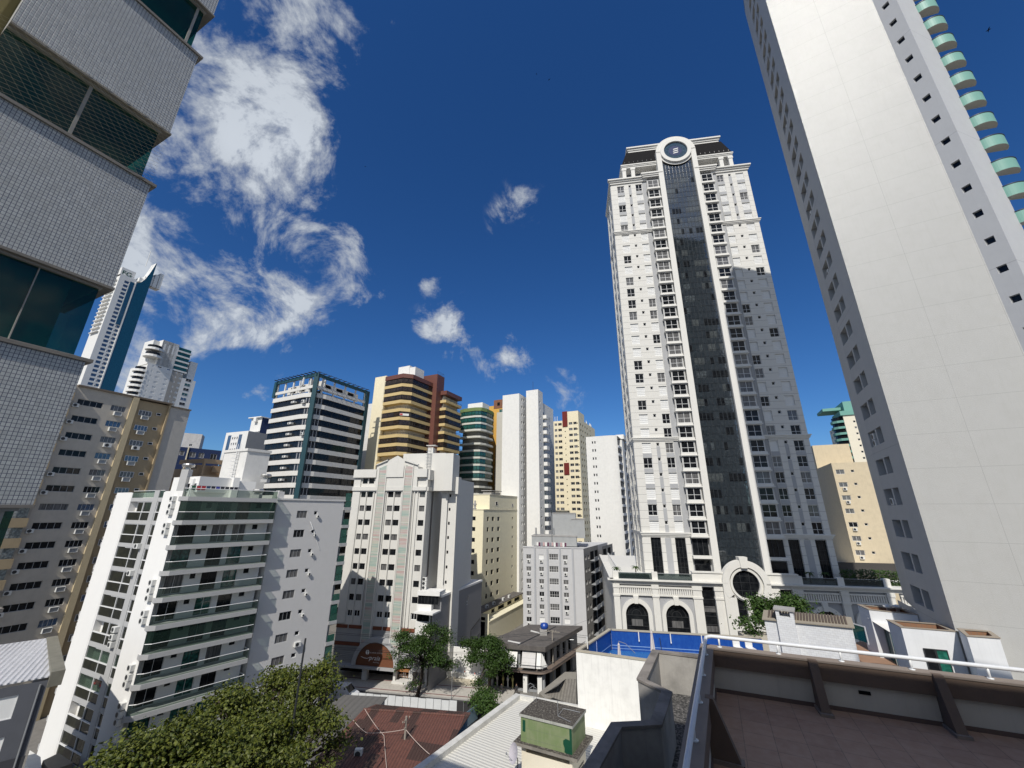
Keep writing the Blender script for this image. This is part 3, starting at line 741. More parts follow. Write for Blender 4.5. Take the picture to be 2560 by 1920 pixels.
def right_background():
    A = pol(39.0, 120); F = Face(A, 116)
    b = building('apartment_block', 'peach apartment block with window air conditioners between the two big towers', A)
    ws = Windows(b, parts=True); mb = MB(); hs = []; pe = paint('peach_paint', (.60, .51, .36), dirt=.22, streak=.3)
    Lf = Face(A, 206)
    for k in range(10):
        z = 8.6 - 2.9 * k
        hs += [(.5, 2.1, z, z + 1.05), (3.3, 3.9, z + .35, z + .9)]
        ws.add(F, .5, 2.1, z, z + 1.05, pane=GLASS_D if k == 4 else GLASS_C); ws.add(F, 3.3, 3.9, z + .35, z + .9, cols=1, pane=GLASS_D)
        if k not in (0, 3): ac_unit(b, F, 1.0, z - .75, 0, (.75, .6, .35))
    F.wall(mb, 0, 12, GZ, 11.2, hs)
    Lf.wall(mb, -14.2, 0, GZ, 11.2); mb.poly([(*A, 11.2), (*F.xy(12), 11.2), (*add2(F.xy(12), 26, 14), 11.2), (*Lf.xy(-14.2), 11.2)])
    Lf.box(mb, -19, -14.3, GZ, 17.4, -8, -.1)
    mb.build('wall', pe, b); ws.finish()
    B = pol(41.05, 250); Fg = Face(B, 116); z0 = 46.5
    g = building('apartment_tower', 'cream tower with mint green balconies and flat mint roof far behind', B)
    mint = paint('mint_paint', (.17, .37, .31), dirt=.1); ws = Windows(g); mb = MB(); hs = []; Lg = Face(B, 206)
    hl = []
    for k in range(22):
        z = 42.2 - 2.95 * k
        for a in (3.4, 10.5): hs.append((a, a + .9, z, z + .9)); ws.add(Fg, a, a + .9, z, z + .9, cols=1)
        for a in (-26, -22.5, -19): hl.append((a, a + 1.4, z - 1, z + .4)); ws.add(Lg, a, a + 1.4, z - 1, z + .4, cols=1, pane=GLASS_B)
    Fg.wall(mb, 0, 18, GZ, 46.0, hs); Lg.wall(mb, -28, 0, GZ, 43.0, hl)
    mb.prism([Fg.xy(.1, -.4), Fg.xy(18, -.4), add2(Fg.xy(18), 26, 20), add2(Fg.xy(.1), 26, 20)], GZ, 45.9)
    mb.build('wall', [paint('cream_white', (.76, .70, .56), dirt=.1)], g)
    mm = MB(); mm.prism(rect(Fg.xy(-1.0, .6), 116, 20, 14), 46.0, 48.2); mm.prism(rect(Fg.xy(2, -3), 116, 20, 14), 48.2, 53.6); mm.prism(rect(Fg.xy(-6, -6), 116, 12, 12), 50.0, 51.4)
    mm.build('roof_band', mint, g)
    for k in range(23):
        z = 42.6 - 2.95 * k
        bl = MB(); c = Lg.xy(-4.5, .2); ring = [(c[0] + 4.3 * math.cos(t * math.pi / 6), c[1] + 4.3 * math.sin(t * math.pi / 6)) for t in range(12)]
        bl.prism(ring, z, z + 1.1, 0); ring = [(c[0] + 3.6 * math.cos(t * math.pi / 6), c[1] + 3.6 * math.sin(t * math.pi / 6)) for t in range(12)]
        bl.prism(ring, z + 1.11, z + 2.94, 1); bl.build('balcony', [mint, GLASS_D], g)
    ws.finish()
right_background()

def left_background():
    def P7(x, y): return (420 + x * 300 / 2074, 1020 + y * 300 / 2074)
    def block(name, label, x0, y0, x1, y1, d, dr, mat, depth=10, wins=(), frame=WFRAME):
        p = pd(*P7(x0, y0), d); b = building(name, label, p[:2]); F = Face(p[:2], dr)
        v = ray(*P7(x1, y1)); u1 = F.at_az(math.degrees(math.atan2(v.x, v.y)))
        mb = MB(); hs = [(a * u1, c * u1, p[2] + e, p[2] + f) for a, c, e, f in wins]; ws = Windows(b)
        for h_ in hs: ws.add(F, *h_, frame=frame)
        F.wall(mb, 0, u1, GZ, p[2], hs)
        mb.prism([F.xy(0, -.3), F.xy(u1, -.3), F.xy(u1, -depth), F.xy(0, -depth)], GZ, p[2] - .02)
        mb.build('wall', mat, b); ws.finish(); return b, F, u1, p[2]
    navy = paint('navy_paint', (.018, .035, .10), dirt=.1)
    b, F, u1, z = block('apartment_block', 'navy blue low block with white framed windows behind the tan terrace house', 120, 660, 920, 772, 150, 40, navy, 8, ((.05, .22, -2.4, -1.1), (.33, .46, -2.7, -1.2), (.52, .64, -2.7, -1.2), (.78, .92, -2.9, -1.2)))
    c = MB(); F.box(c, u1 * .27, u1 * .29, GZ, z + .2, 0, .25); c.build('downpipe', CREAM, b)
    block('stair_tower', 'small weathered white stair tower above the navy block', 285, 430, 590, 480, 185, 60, paint('weathered_white', (.50, .49, .48), dirt=.5, streak=.5), 6, ((.42, .58, -4.6, -3.9),))
    b, F, u1, z = block('apartment_block', 'white block with vertical blue glass strips behind the white stair tower', 1010, 430, 1400, 372, 160, 112, WHITE, 9)
    g = MB()
    for (a, c_) in ((.13, .27), (.62, .76)): F.box(g, u1 * a, u1 * c_, GZ, z - 1.0, .0, .06)
    g.build('glass_strip', GLASS_B, b); ws = Windows(b)
    for k in range(6):
        for a in (.33, .43, .53): ws.add(F, u1 * a, u1 * a + .5, z - 2.4 - 1.9 * k, z - 1.6 - 1.9 * k, w=.02, cols=1)
    ws.finish()
    mb = MB(); Fr = Face(F.xy(u1), 26); Fr.box(mb, .05, 7.5, GZ, z - .1, -5, -.02); mb.build('side_wall', GREYM, b)
    b, F, u1, z = block('apartment_block', 'small white rooftop block with dark blue side left of the teal tower', 1455, 180, 1640, 135, 175, 112, WHITE, 7)
    Fr = Face(F.xy(u1), 26); mb = MB(); Fr.box(mb, .05, 9, GZ, z + .3, -6, .02); mb.build('side_wall', navy, b)
    e = MB(); F.box(e, -1, u1 + .4, z - .1, z + .25, -6, .8); F.box(e, -.8, u1 + .1, z - 5.5, z - 5.2, 0, .5); F.box(e, u1 * .4, u1 * .66, z - 1.7, z - .12, 0, 1.0); e.build('roof_edge', WHITE, b)
    block('apartment_block', 'pale yellow strip of wall between the white block and teal tower', 1600, 470, 1690, 460, 168, 112, PALEY, 4)
    # tan house with roof terraces
    tan = paint('terracotta_tan', (.47, .33, .20), dirt=.15)
    p = pd(*P7(640, 872), 112); b = building('terrace_house', 'tan house with open roof terraces below the navy block', p[:2])
    L = Face(p[:2], 112); R = Face(p[:2], 26); z = p[2]; mb = MB()
    L.box(mb, -9, 0, z - .95, z, -.3, 0); R.box(mb, 0, 9, z - 1.0, z, -.3, 0); L.box(mb, -.5, 0, z - 8, z - .95, -.4, -.01)
    L.box(mb, -12, -2.0, z - 4.2, z - 2.2, -.3, .9); R.box(mb, 0.01, 9, z - 7, z - 3.6, -.3, -.02); L.box(mb, -12, 0, GZ, z - 4.3, -14, -.4); R.box(mb, 3, 9, z - 2.7, z - 1.2, -2.4, -2.0)
    mb.prism([L.xy(-12, -3), R.xy(.3, -3.0), R.xy(9, -3), add2(L.xy(-12), 26, 9)], z - 4.2, z - 1.2)
    mb.build('wall', tan, b)
    q = MB(); L.box(q, -14, -8, z - 3.0, z - 2.2, -.5, 0); q.build('brick_balcony', paint('brick_orange', (.33, .13, .06)), b)
left_background()
# ================================================================== tall white tower with the dark glass strip
def jointed(name, rgb, period, off=0.0, width=.035, vert=None, dark=.45, rough=.7, **kw):
    """painted wall with recessed joints: horizontal every period metres, optional vertical joints along one axis"""
    if name in MAT: return MAT[name]
    mt = paint(name, rgb, rough=rough, **kw); nt = mt.node_tree; b = nt.nodes['Principled BSDF']
    src = b.inputs['Base Color'].links[0].from_socket
    g = nt.nodes.new('ShaderNodeNewGeometry'); sp = nt.nodes.new('ShaderNodeSeparateXYZ'); nt.links.new(g.outputs['Position'], sp.inputs[0])
    def line(v, per, o, wd):
        a = nt.nodes.new('ShaderNodeMath'); a.operation = 'ADD'; a.inputs[1].default_value = 1000 * per - o; nt.links.new(v, a.inputs[0])
        m_ = nt.nodes.new('ShaderNodeMath'); m_.operation = 'MODULO'; m_.inputs[1].default_value = per; nt.links.new(a.outputs[0], m_.inputs[0])
        c = nt.nodes.new('ShaderNodeMath'); c.operation = 'LESS_THAN'; c.inputs[1].default_value = wd; nt.links.new(m_.outputs[0], c.inputs[0]); return c.outputs[0]
    f = line(sp.outputs[2], period, off + H, width)
    if vert:
        per, o, dr = vert
        dt = nt.nodes.new('ShaderNodeVectorMath'); dt.operation = 'DOT_PRODUCT'; dt.inputs[1].default_value = (sd(dr), cd(dr), 0); nt.links.new(g.outputs['Position'], dt.inputs[0])
        f2 = line(dt.outputs['Value'], per, o, width)
        mx = nt.nodes.new('ShaderNodeMath'); mx.operation = 'MAXIMUM'; nt.links.new(f, mx.inputs[0]); nt.links.new(f2, mx.inputs[1]); f = mx.outputs[0]
    ft = nt.nodes.new('ShaderNodeMath'); ft.operation = 'MULTIPLY'; ft.inputs[1].default_value = 1 - dark; nt.links.new(f, ft.inputs[0])
    nt.links.new(mix_rgb(nt, ft.outputs[0], src, (.12, .12, .12)), b.inputs['Base Color'])
    return mt

def arc(F, uc, zc, r, a0, a1, n, w): return [F.p(uc + r * math.cos(math.radians(a0 + (a1 - a0) * i / n)), zc + r * math.sin(math.radians(a0 + (a1 - a0) * i / n)), w) for i in range(n + 1)]
def ring(mb, F, uc, zc, r0_, r1_, w0, w1, a0=0, a1=360, n=40, mi=0):
    """flat ring (or arch) standing proud of a wall, from depth w0 out to w1"""
    A, B = arc(F, uc, zc, r0_, a0, a1, n, w1), arc(F, uc, zc, r1_, a0, a1, n, w1)
    C, D = arc(F, uc, zc, r0_, a0, a1, n, w0), arc(F, uc, zc, r1_, a0, a1, n, w0)
    for i in range(n):
        mb.poly([A[i], A[i + 1], B[i + 1], B[i]], mi); mb.poly([B[i], B[i + 1], D[i + 1], D[i]], mi); mb.poly([C[i], C[i + 1], A[i + 1], A[i]], mi)
    if abs(a1 - a0) < 359:
        mb.poly([A[0], B[0], D[0], C[0]], mi); mb.poly([A[n], C[n], D[n], B[n]], mi)
def disc(mb, F, uc, zc, r, w, mi=0, n=36): mb.poly(arc(F, uc, zc, r, 0, 360 - 360 / n, n - 1, w), mi)
def arch_wall(mb, F, u0, u1, z0, z1, uc, r, zs, w, mi=0, n=20):
    """wall piece with an arched opening cut through it, spring line at zs"""
    F.wall(mb, u0, uc - r, z0, z1, w=w, mi=mi); F.wall(mb, uc + r, u1, z0, z1, w=w, mi=mi)
    P = arc(F, uc, zs, r, 180, 0, n, w)
    for i in range(n):
        ua = uc + r * math.cos(math.radians(180 - 180 * i / n)); ub = uc + r * math.cos(math.radians(180 - 180 * (i + 1) / n))
        mb.poly([P[i], P[i + 1], F.p(ub, z1, w), F.p(ua, z1, w)], mi)
def molding(mb, F, u0, u1, z, hs, ws, mi=0, wb=-.1):
    """stepped cornice: hs heights and ws projections from bottom to top"""
    for h_, w_ in zip(hs, ws): F.box(mb, u0 - w_ * .9, u1 + w_ * .9, z, z + h_, wb, w_, mi); z += h_

def glass_strip_tower():
    E = Face(pol(20.6, 84.5), 99); uc = 11.9; ul, ur = -4.65, 28.0
    b = building('residential_tower', 'tallest white classical tower with dark glass centre strip and round crest', E.xy(uc), 'tower')
    EW = jointed('tower_white', (.66, .645, .60), 1.5, .2, .06, dirt=.08, streak=.10, bstr=.05, dark=.35); EG = paint('tower_grey', (.40, .405, .41), bscale=25, bstr=.3)
    EP = paint('tower_plain_white', (.70, .685, .64), dirt=.06, streak=.08, bstr=.05)
    mb = MB(); ws = Windows(b, parts=True, limit=96); cs = MB(); gp = MB(); holes = []
    tops = [-1.65 + 3 * k for k in range(23)] + [67.35 + 3 * k for k in range(5)]
    def mir(a, c): return (2 * uc - c, 2 * uc - a)
    shutters = MB()
    for t in tops:
        sect = 0 if t < 14 else (1 if t < 65 else 2)
        for side in (0, 1):
            for (a, c) in ((-3.15, -1.4), (1.42, 2.98)):
                a, c = (a, c) if not side else mir(a, c)
                holes.append((a, c, t - 2.05, t))
                pr = random.random()
                if pr < (.62 if (sect != 0 and not side) or t > 35 else .40): shutters_pane = SHUT
                else: shutters_pane = GLASS_D if random.random() < .6 else GLASS_C
                ws.add(E, a, c, t - 2.05, t, w=-.22, cols=2 if shutters_pane is not SHUT else 1, rows=2 if shutters_pane is not SHUT else 5, pane=shutters_pane, fw_=.07)
                if sect != 1: E.box(gp, a, c, t - 2.95, t - 2.1, -.1, .012)
            a, c = (-.3, .28) if not side else mir(-.3, .28)
            holes.append((a, c, t - .65, t)); ws.add(E, a, c, t - .65, t, w=-.2, cols=1, pane=GLASS_D)
            if sect != 1: E.box(gp, a - .05, c + .05, t - 2.95, t - .7, -.1, .012)
    E.wall(mb, ul, 3.05, -4.4, 81, [h for h in holes if h[0] < 5], .3); E.wall(mb, 2 * uc - 3.05, ur, -4.4, 81, [h for h in holes if h[0] > 5], .3)
    for s in (0, 1):                                     # grey strip beside the bays
        a, c = (3.05, 7.2) if not s else mir(3.05, 7.2); E.wall(gp, a, c, -12, 81, w=-.09)
    # double-height lobby
    lob = [(-3.2, -1.35), (1.2, 3.1)]
    lh = [q for (a, c) in lob for q in ((a, c, -11.5, -4.65), (*mir(a, c), -11.5, -4.65))]
    E.wall(mb, ul, 3.95, -12, -4.4, [h for h in lh if h[0] < 5], .5); E.wall(mb, 2 * uc - 3.95, ur, -12, -4.4, [h for h in lh if h[0] > 5], .5)
    for h in lh: ws.add(E, *h, w=-.4, cols=3, rows=4, pane=GLASS_D, frame=DARK, fw_=.05)
    for s in (0, 1):
        a, c = (-.6, .5) if not s else mir(-.6, .5); E.box(gp, a, c, -11.5, -4.7, -.1, .02)
    # left flank (narrow sliver seen) and right flank
    LF = Face(E.xy(ul), 189); lh2 = []
    for t in tops:
        for k in range(5): lh2.append((-4.2 - 5 * k, -2.8 - 5 * k, t - 2, t))
    LF.wall(mb, -12, 0, -12, 81, [h for h in lh2 if h[0] > -11], .3, back=1)
    for k in range(3): LF.box(mb, -1.2 - 5 * k, -.1 - 5 * k, -12, 81, 0, .12)
    RF = Face(E.xy(ur), 9); RF.wall(mb, 0, 28, -12, 81)
    mb.poly([E.p(ul, 80.9, 0), E.p(ur, 80.9, 0), E.p(ur, 80.9, -28), E.p(ul, 80.9, -12)])
    mb.build('wall', [EW, GLASS_D], b); gp.build('grey_panel', EG, b)
    # cornices
    for z, sc in ((-4.45, 1), (13.7, 1), (64.55, 1)):
        for a, c in ((ul, 3.9), (2 * uc - 3.9, ur)): cs = MB(); molding(cs, E, a, c, z, (.25, .3, .2), (.15, .3, .45)); cs.build('cornice', EP, b)
        cs = MB(); molding(cs, LF, -12, 0, z, (.25, .3, .2), (.05, .1, .15)); cs.build('cornice', EP, b)
    for a, c in ((ul, 4.0), (2 * uc - 4.0, ur)): cs = MB(); molding(cs, E, a, c, 80.0, (.5, .4, .35), (.25, .5, .8)); cs.build('cornice', EP, b)
    cs = MB(); molding(cs, LF, -12, 0, 80.0, (.5, .4, .35), (.1, .25, .4)); cs.build('cornice', EP, b)
        # attic storey, mansard, top cornice
    at = MB(); al, ar = uc - 13.3, uc + 13.3
    molding(at, E, al, ar, 84.85, (.4, .3, .3), (.1, .25, .4), wb=-20); 
    molding(at, E, uc - 11.7, uc + 11.7, 90.6, (.5, .5, .4), (-.5, -.3, .0), wb=-18)
    for u in (al + .4, al + 2.6, ar - .4, ar - 2.6):
        E.box(at, u - .45, u + .45, 81, 84.2, -.75, .05); E.box(at, u - .6, u + .6, 84.2, 84.84, -.9, .15); E.box(at, u - .6, u + .6, 81.01, 81.5, -.9, .15)
    at.build('attic_columns', EP, b)
    ag = MB(); E.box(ag, al + 1.2, ar - 1.2, 81, 84.85, -18, -2.2, 0); ag.build('attic_glazing', [GLASS_B], b)
    mu = MB()
    for j in range(26): u = al + 1.4 + j * 1.0; E.box(mu, u - .04, u + .04, 81.01, 84.8, -2.19, -2.12)
    E.box(mu, al + 1.2, ar - 1.2, 82.6, 82.7, -2.11, -2.05); mu.build('attic_mullions', GFRAME, b)
    ms = MB()
    lo = [E.p(al - .1, 85.86, .35), E.p(ar + .1, 85.86, .35), E.p(ar + .1, 86.0, -20), E.p(al - .1, 86.0, -20)]
    hi = [E.p(uc - 11.8, 90.6, -.55), E.p(uc + 11.8, 90.6, -.55), E.p(uc + 11.8, 90.6, -18), E.p(uc - 11.8, 90.6, -18)]
    ms.hexa(lo + hi)
    sl = nodes_of('slate_roof'); MAT['slate'] = sl[0]
    br = pos_tex(sl[1], 'ShaderNodeTexNoise', 3.0, (1, 1, 3), Detail=5); sl[1].links.new(mix_rgb(sl[1], br.outputs['Fac'], (.008, .008, .009), (.024, .023, .024)), sl[2].inputs['Base Color']); sl[2].inputs['Roughness'].default_value = .9; sl[2].inputs['Specular IOR Level'].default_value = .1
    ms.build('mansard_roof', MAT['slate'], b)
    fl = MB()
    for j in range(7):
        for s in (-1, 1): fl.tube([E.p(uc + s * (6.0 + j * 1.1), 86.05, .5), E.p(uc + s * (6.0 + j * 1.1), 86.5, .5)], .09)
    fl.build('roof_floodlight', DARK, b)
    # centre strip
    gs = MB(); gw = .55
    E.box(gs, 8.3, 15.5, -11, 84.5, -.4, gw)
    tg = nodes_of('strip_glass'); nt = tg[1]; bs = tg[2]
    v = pos_tex(nt, 'ShaderNodeTexVoronoi', .6, (1, 1, .7)); v.distance = 'CHEBYCHEV'
    nn = pos_tex(nt, 'ShaderNodeTexNoise', .45, (1, 1, 2), Detail=2)
    nt.links.new(mix_rgb(nt, maprange(nt, nn.outputs['Fac'], .45, .62, 0, .5), (.018, .024, .030), (.055, .068, .078)), bs.inputs['Base Color'])
    bs.inputs['Roughness'].default_value = .04; bs.inputs['IOR'].default_value = 2.3
    wv = pos_tex(nt, 'ShaderNodeTexNoise', .5, Detail=1); bump(nt, bs, wv.outputs['Fac'], .2, .02)
    gs.build('glass_strip', tg[0], b)
    gm = MB()
    for j in range(1, 9): u = 8.3 + 7.2 * j / 9; E.box(gm, u - .03, u + .03, -11, 84, gw + .001, gw + .05)
    for k in range(64): z = -10.6 + k * 1.5; E.box(gm, 8.3, 15.5, z - .018, z + .018, gw + .051, gw + .075)
    gm.build('strip_mullions', plain('strip_mullion', (.03, .034, .038), rough=.3), b)
    for k, t in enumerate(tops):                              # apartments behind the strip
        for (a, c) in ((8.45, 11.2), (12.25, 15.3)):
            if random.random() < .85:
                bl = random.uniform(.6, 1.25); o = MB(); n_ = 4
                for j in range(n_):
                    if random.random() < .22: continue
                    ww = (c - a) / n_; E.box(o, a + ww * j + .04, a + ww * (j + 1) - .04, t - 1.75, t - .25, gw + .003, gw + .02, 0 if random.random() < .75 else 1)
                if o.v and k < 28: o.build('strip_window', [random.choice((glass('strip_blind', (.05, .057, .06), ior=1.9, vary=.8, alt=(.09, .10, .10)), GLASS_D, glass('strip_blind2', (.035, .042, .046), ior=2.0, vary=.8))), GLASS_D], b)
    pl_ = MB()
    for a, c in ((7.1, 8.3), (15.5, 16.7)): E.box(pl_, a, c, -11, 88, -.5, 1.1)
    ring(pl_, E, uc, 87.6, 3.6, 4.8, -2.0, 1.1, 0, 180, 30)
    pl_.build('pilaster', EP, b)
    cr = MB(); disc(cr, E, uc, 87.6, 4.2, .9); 
    ring(cr, E, uc, 87.75, 2.85, 3.75, .2, 1.35, 0, 360, 40); cr.build('crest_ring', EP, b)
    cg = MB(); disc(cg, E, uc, 87.75, 2.9, 1.0); cg.build('crest_glass', glass('crest_glass', (.02, .04, .06), ior=1.8), b)
    lg = MB(); disc(lg, E, uc - .05, 87.75, 1.6, 1.02, 0)
    for k in range(3):
        z = 86.95 + .62 * k; x = uc - .62 + .05 * k
        lg.poly([E.p(x, z - .12, 1.04), E.p(x + 1.2, z + .12, 1.04), E.p(x + 1.28, z + .42, 1.04), E.p(x + .08, z + .18, 1.04)], 1)
    lg.build('crest_emblem', [plain('emblem_blue', (.01, .022, .09), rough=.3), WHITE], b)
    # bay windows up both sides of the strip
    bay = Windows(b, 'bay_window', parts=True, limit=60)
    for s in (0, 1):
        a, c = (3.95, 7.05) if not s else (16.75, 19.85)
        for t in tops + [82.0]:
            bm_ = MB()
            if t == 82.0:
                molding(bm_, E, a, c, 80.6, (.4, .4, .4), (.8, 1.0, 1.2)); bm_.build('bay_cornice', EP, b); continue
            z0 = t - 2.2
            E.box(bm_, a + .05, c - .05, z0 - .45, z0 - .0, -.1, .95); E.box(bm_, a - .08, c + .08, z0 - .62, z0 - .46, -.1, 1.12); E.box(bm_, a + .1, c - .1, z0 - .8, z0 - .63, -.1, .9)
            E.box(bm_, a + .25, c - .25, z0 + .01, t + .18, -.1, .60, 1)
            bay.add(E, a + .3, c - .3, z0, t + .12, w=.66, cols=2, rows=2, split=.42, fw_=.09)
            for q in (a + .2, c - .2): E.box(bm_, q - .05, q + .05, z0, t + .18, .55, .72)
            bm_.build('bay', [EP, GLASS_D], b)
        # low balcony under the bays
        bm_ = MB(); E.box(bm_, a - .1, c + .1, -8.1, -7.6, -.1, 1.0); E.box(bm_, a + .2, c - .2, -7.6, -4.6, -.3, .2, 1); E.box(bm_, a + .2, c - .2, -11.4, -8.4, -.3, .2, 1)
        for q in range(4): u = a + .2 + (c - a - .4) * q / 3; E.box(bm_, u - .05, u + .05, -7.59, -4.6, .21, .27, 2)
        bm_.build('lobby_balcony', [EP, GLASS_D, DARK], b)
    bay.finish(); ws.finish()

    # ---------------- podium with arches
    Pd = Face(pol(13.0, 78.0), 99.5)
    p = building('podium', 'white and grey arcaded podium under the classical tower with round portal window', Pd.xy(20), 'podium')
    PW = paint('podium_white', (.70, .685, .635), dirt=.12, streak=.22, dirtcol=(.42, .38, .32), bstr=.05); PG = paint('podium_grey', (.38, .385, .395), bscale=30, bstr=.35)
    pc = 22.0; w = MB(); pane = MB()
    zc, zb = -12.0, GZ
    bays = [(1.43, 6.9, 4.1), (7.95, 13.5, 10.65)]
    bays += [(2 * pc - c, 2 * pc - a, 2 * pc - m_) for a, c, m_ in bays] + [(44.5, 50, 47.2), (51, 56.5, 53.8)]
    for (a, c, m_) in bays:
        g = MB(); tr = MB(); arch_wall(g, Pd, a, c, zb, zc, m_, 1.85, -16.75, -.25); g.build('grey_wall', PG, p)
        ring(tr, Pd, m_, -16.75, 1.85, 2.5, -.3, .12, 0, 180, 24)
        for s in (-1, 1):
            q0, q1 = sorted((m_ + s * 1.85, m_ + s * 2.5)); Pd.box(tr, q0, q1, zb, -16.75, -.3, .12)
        tr.hexa([Pd.p(m_ - .3, -15.0, .3), Pd.p(m_ + .3, -15.0, .3), Pd.p(m_ + .3, -15.0, -.2), Pd.p(m_ - .3, -15.0, -.2), Pd.p(m_ - .45, -13.75, .3), Pd.p(m_ + .45, -13.75, .3), Pd.p(m_ + .45, -13.75, -.2), Pd.p(m_ - .45, -13.75, -.2)])
        pane.poly([Pd.p(m_ - 1.9, zb, -.6), Pd.p(m_ + 1.9, zb, -.6), Pd.p(m_ + 1.9, -14.7, -.6), Pd.p(m_ - 1.9, -14.7, -.6)])
        for zz in (-16.9, -18.5, -20.3): Pd.box(pane, m_ - 1.85, m_ + 1.85, zz - .04, zz + .04, -.6, -.52, 1)
        ring(pane, Pd, m_, -16.85, .75, .82, -.6, -.54, 0, 180, 14, 1); ring(pane, Pd, m_, -16.85, 1.4, 1.47, -.6, -.54, 0, 180, 14, 1)
        Pd.box(pane, m_ - .9, m_ + .9, -18.5, -17.5, -.55, -.5, 2)
        # fluted frieze
        Pd.box(tr, a, c, -13.75, -13.5, -.25, .1); Pd.box(tr, a, c, -12.55, -12.3, -.25, .1)
        n = 16
        for k in range(n): u = a + (c - a) * (k + .5) / n; Pd.box(tr, u - .10, u + .10, -13.48, -12.56, -.25, .02)
        tr.build('arch_trim', PW, p)
    piers = [(.43, 1.43), (6.9, 7.95), (13.5, 14.95), (17.0, 18.4)]
    piers += [(2 * pc - c, 2 * pc - a) for a, c in piers] + [(50, 51), (56.5, 57.6)]
    for a, c in piers:
        Pd.box(w, a, c, zb, zc, -.5, .2); Pd.box(w, a - .08, c + .08, -13.9, -13.6, -.5, .3); Pd.box(w, a - .08, c + .08, -12.6, -12.01, -.5, .3)
    for a, c in ((14.95, 17.0), (27.0, 29.05)):
        Pd.box(pane, a, c, zb, -12.2, -.8, -.4)
        for k in range(6): z = -14.0 - 1.25 * k; Pd.box(pane, a, c, z - .05, z + .05, -.4, -.34, 1)
        for k in range(3): Pd.box(pane, a + .1, c - .1, -15.9 - 2.9 * k, -15.05 - 2.9 * k, -.39, -.36, 2)
    # cornice in two runs either side of the portal, wrapping the left corner
    for a, c in ((.2, 18.35), (2 * pc - 18.35, 57.8)): molding(w, Pd, a, c, -12.0, (.35, .25, .2), (.2, .45, .75), wb=-.6)
    Pl = Face(Pd.xy(.43, .2), 189.5); Pl.wall(w, -40, 0, zb, -12); molding(w, Pl, -40, 0, -12.0, (.35, .25, .2), (.0, .2, .5))
    w.poly([Pd.p(.3, -11.3, 0), Pd.p(57, -11.3, 0), Pd.p(57, -11.3, -40), Pd.p(.3, -11.3, -40)])
    for a, c in ((13.8, 18.6), (25.4, 30.2)): Pd.box(w, a, c, -11.19, -9.9, -.6, .15); Pd.box(w, a - .1, c + .1, -9.9, -9.7, -.7, .3)
    # portal
    ring(w, Pd, pc, -11.4, 2.65, 3.7, -.6, .75, -35, 215, 48); ring(w, Pd, pc, -11.4, 2.1, 2.45, -.6, .55, 0, 360, 48); ring(w, Pd, pc, -11.4, 2.45, 2.65, -.6, .35, 0, 360, 48)
    for s in (-1, 1):
        q0, q1 = sorted((pc + s * 1.85, pc + s * 3.7)); w.poly([Pd.p(q0, zb, .7), Pd.p(q1, zb, .7), Pd.p(q1, -13.4, .7), Pd.p(q0, -13.4, .7)])
        Pd.box(w, *sorted((pc + s * 3.0, pc + s * 3.7)), zb, -11.4, -.6, .72)
        Pd.box(w, *sorted((pc + s * 1.9, pc + s * 2.1)), zb, -13.3, -.6, .5)
        Pd.box(pane, *sorted((pc + s * .42, pc + s * 1.9)), -17.2, -12.6, -.3, .1)
        Pd.box(pane, *sorted((pc + s * .42, pc + s * 1.9)), zb, -18.2, -.3, .1)
        for z in (-15.2, -16.2): Pd.box(pane, *sorted((pc + s * .42, pc + s * 1.9)), z - .04, z + .04, .1, .15, 1)
    Pd.box(w, pc - .35, pc + .35, zb, -13.6, -.3, .5); Pd.box(w, pc - 2.0, pc + 2.0, -18.2, -17.2, -.3, .45)
    w.hexa([Pd.p(pc - .5, -8.9, .95), Pd.p(pc + .5, -8.9, .95), Pd.p(pc + .5, -8.9, -.5), Pd.p(pc - .5, -8.9, -.5), Pd.p(pc - .68, -7.2, .95), Pd.p(pc + .68, -7.2, .95), Pd.p(pc + .68, -7.2, -.5), Pd.p(pc - .68, -7.2, -.5)])
    disc(pane, Pd, pc, -11.4, 2.15, .12)
    for z in (-12.4, -11.2, -10.2): h_ = math.sqrt(max(0, 2.1 ** 2 - (z + 11.4) ** 2)); Pd.box(pane, pc - h_, pc + h_, z - .03, z + .03, .13, .17, 1)
    for u in (-.7, .7): h_ = math.sqrt(2.1 ** 2 - u * u); Pd.box(pane, pc + u - .03, pc + u + .03, -11.4 - h_, -11.4 + h_, .171, .2, 1)
    w.build('wall', PW, p); pane.build('glazing', [GLASS_D, DARK, GLASS_C], p)
    for a, c in ((1.4, 7.1), (8.0, 13.7), (30.4, 36), (37, 42.6)):
        gr = MB(); pr = MB(); Pd.box(gr, a, c, -11.25, -10.2, -.1, -.06); pr.tube([Pd.p(a, -10.18, -.08), Pd.p(c, -10.18, -.08)], .03)
        gr.build('glass_railing', clear_glass('pale_clear_glass', (.05, .07, .07), .35), p); pr.build('rail', GFRAME, p)
    for a in (.5, 7.1, 13.7, 29.9, 36, 42.6): po = MB(); Pd.box(po, a, a + .95, -11.25, -10.0, -.55, .1); po.build('rail_post', PW, p)
    fence = MB()
    for k in range(26): fence.tube([Pl.p(-3 - k * .9, -11.3, -1), Pl.p(-3 - k * .9, -9.5, -1)], .12, 5)
    fence.tube([Pl.p(-2.5, -9.5, -1), Pl.p(-26, -9.5, -1)], .12, 5); fence.thing('fence', WHITE, 'white balustrade along the left edge of the podium terrace', 'fence')
    return E, Pd
EF, PDF = glass_strip_tower()

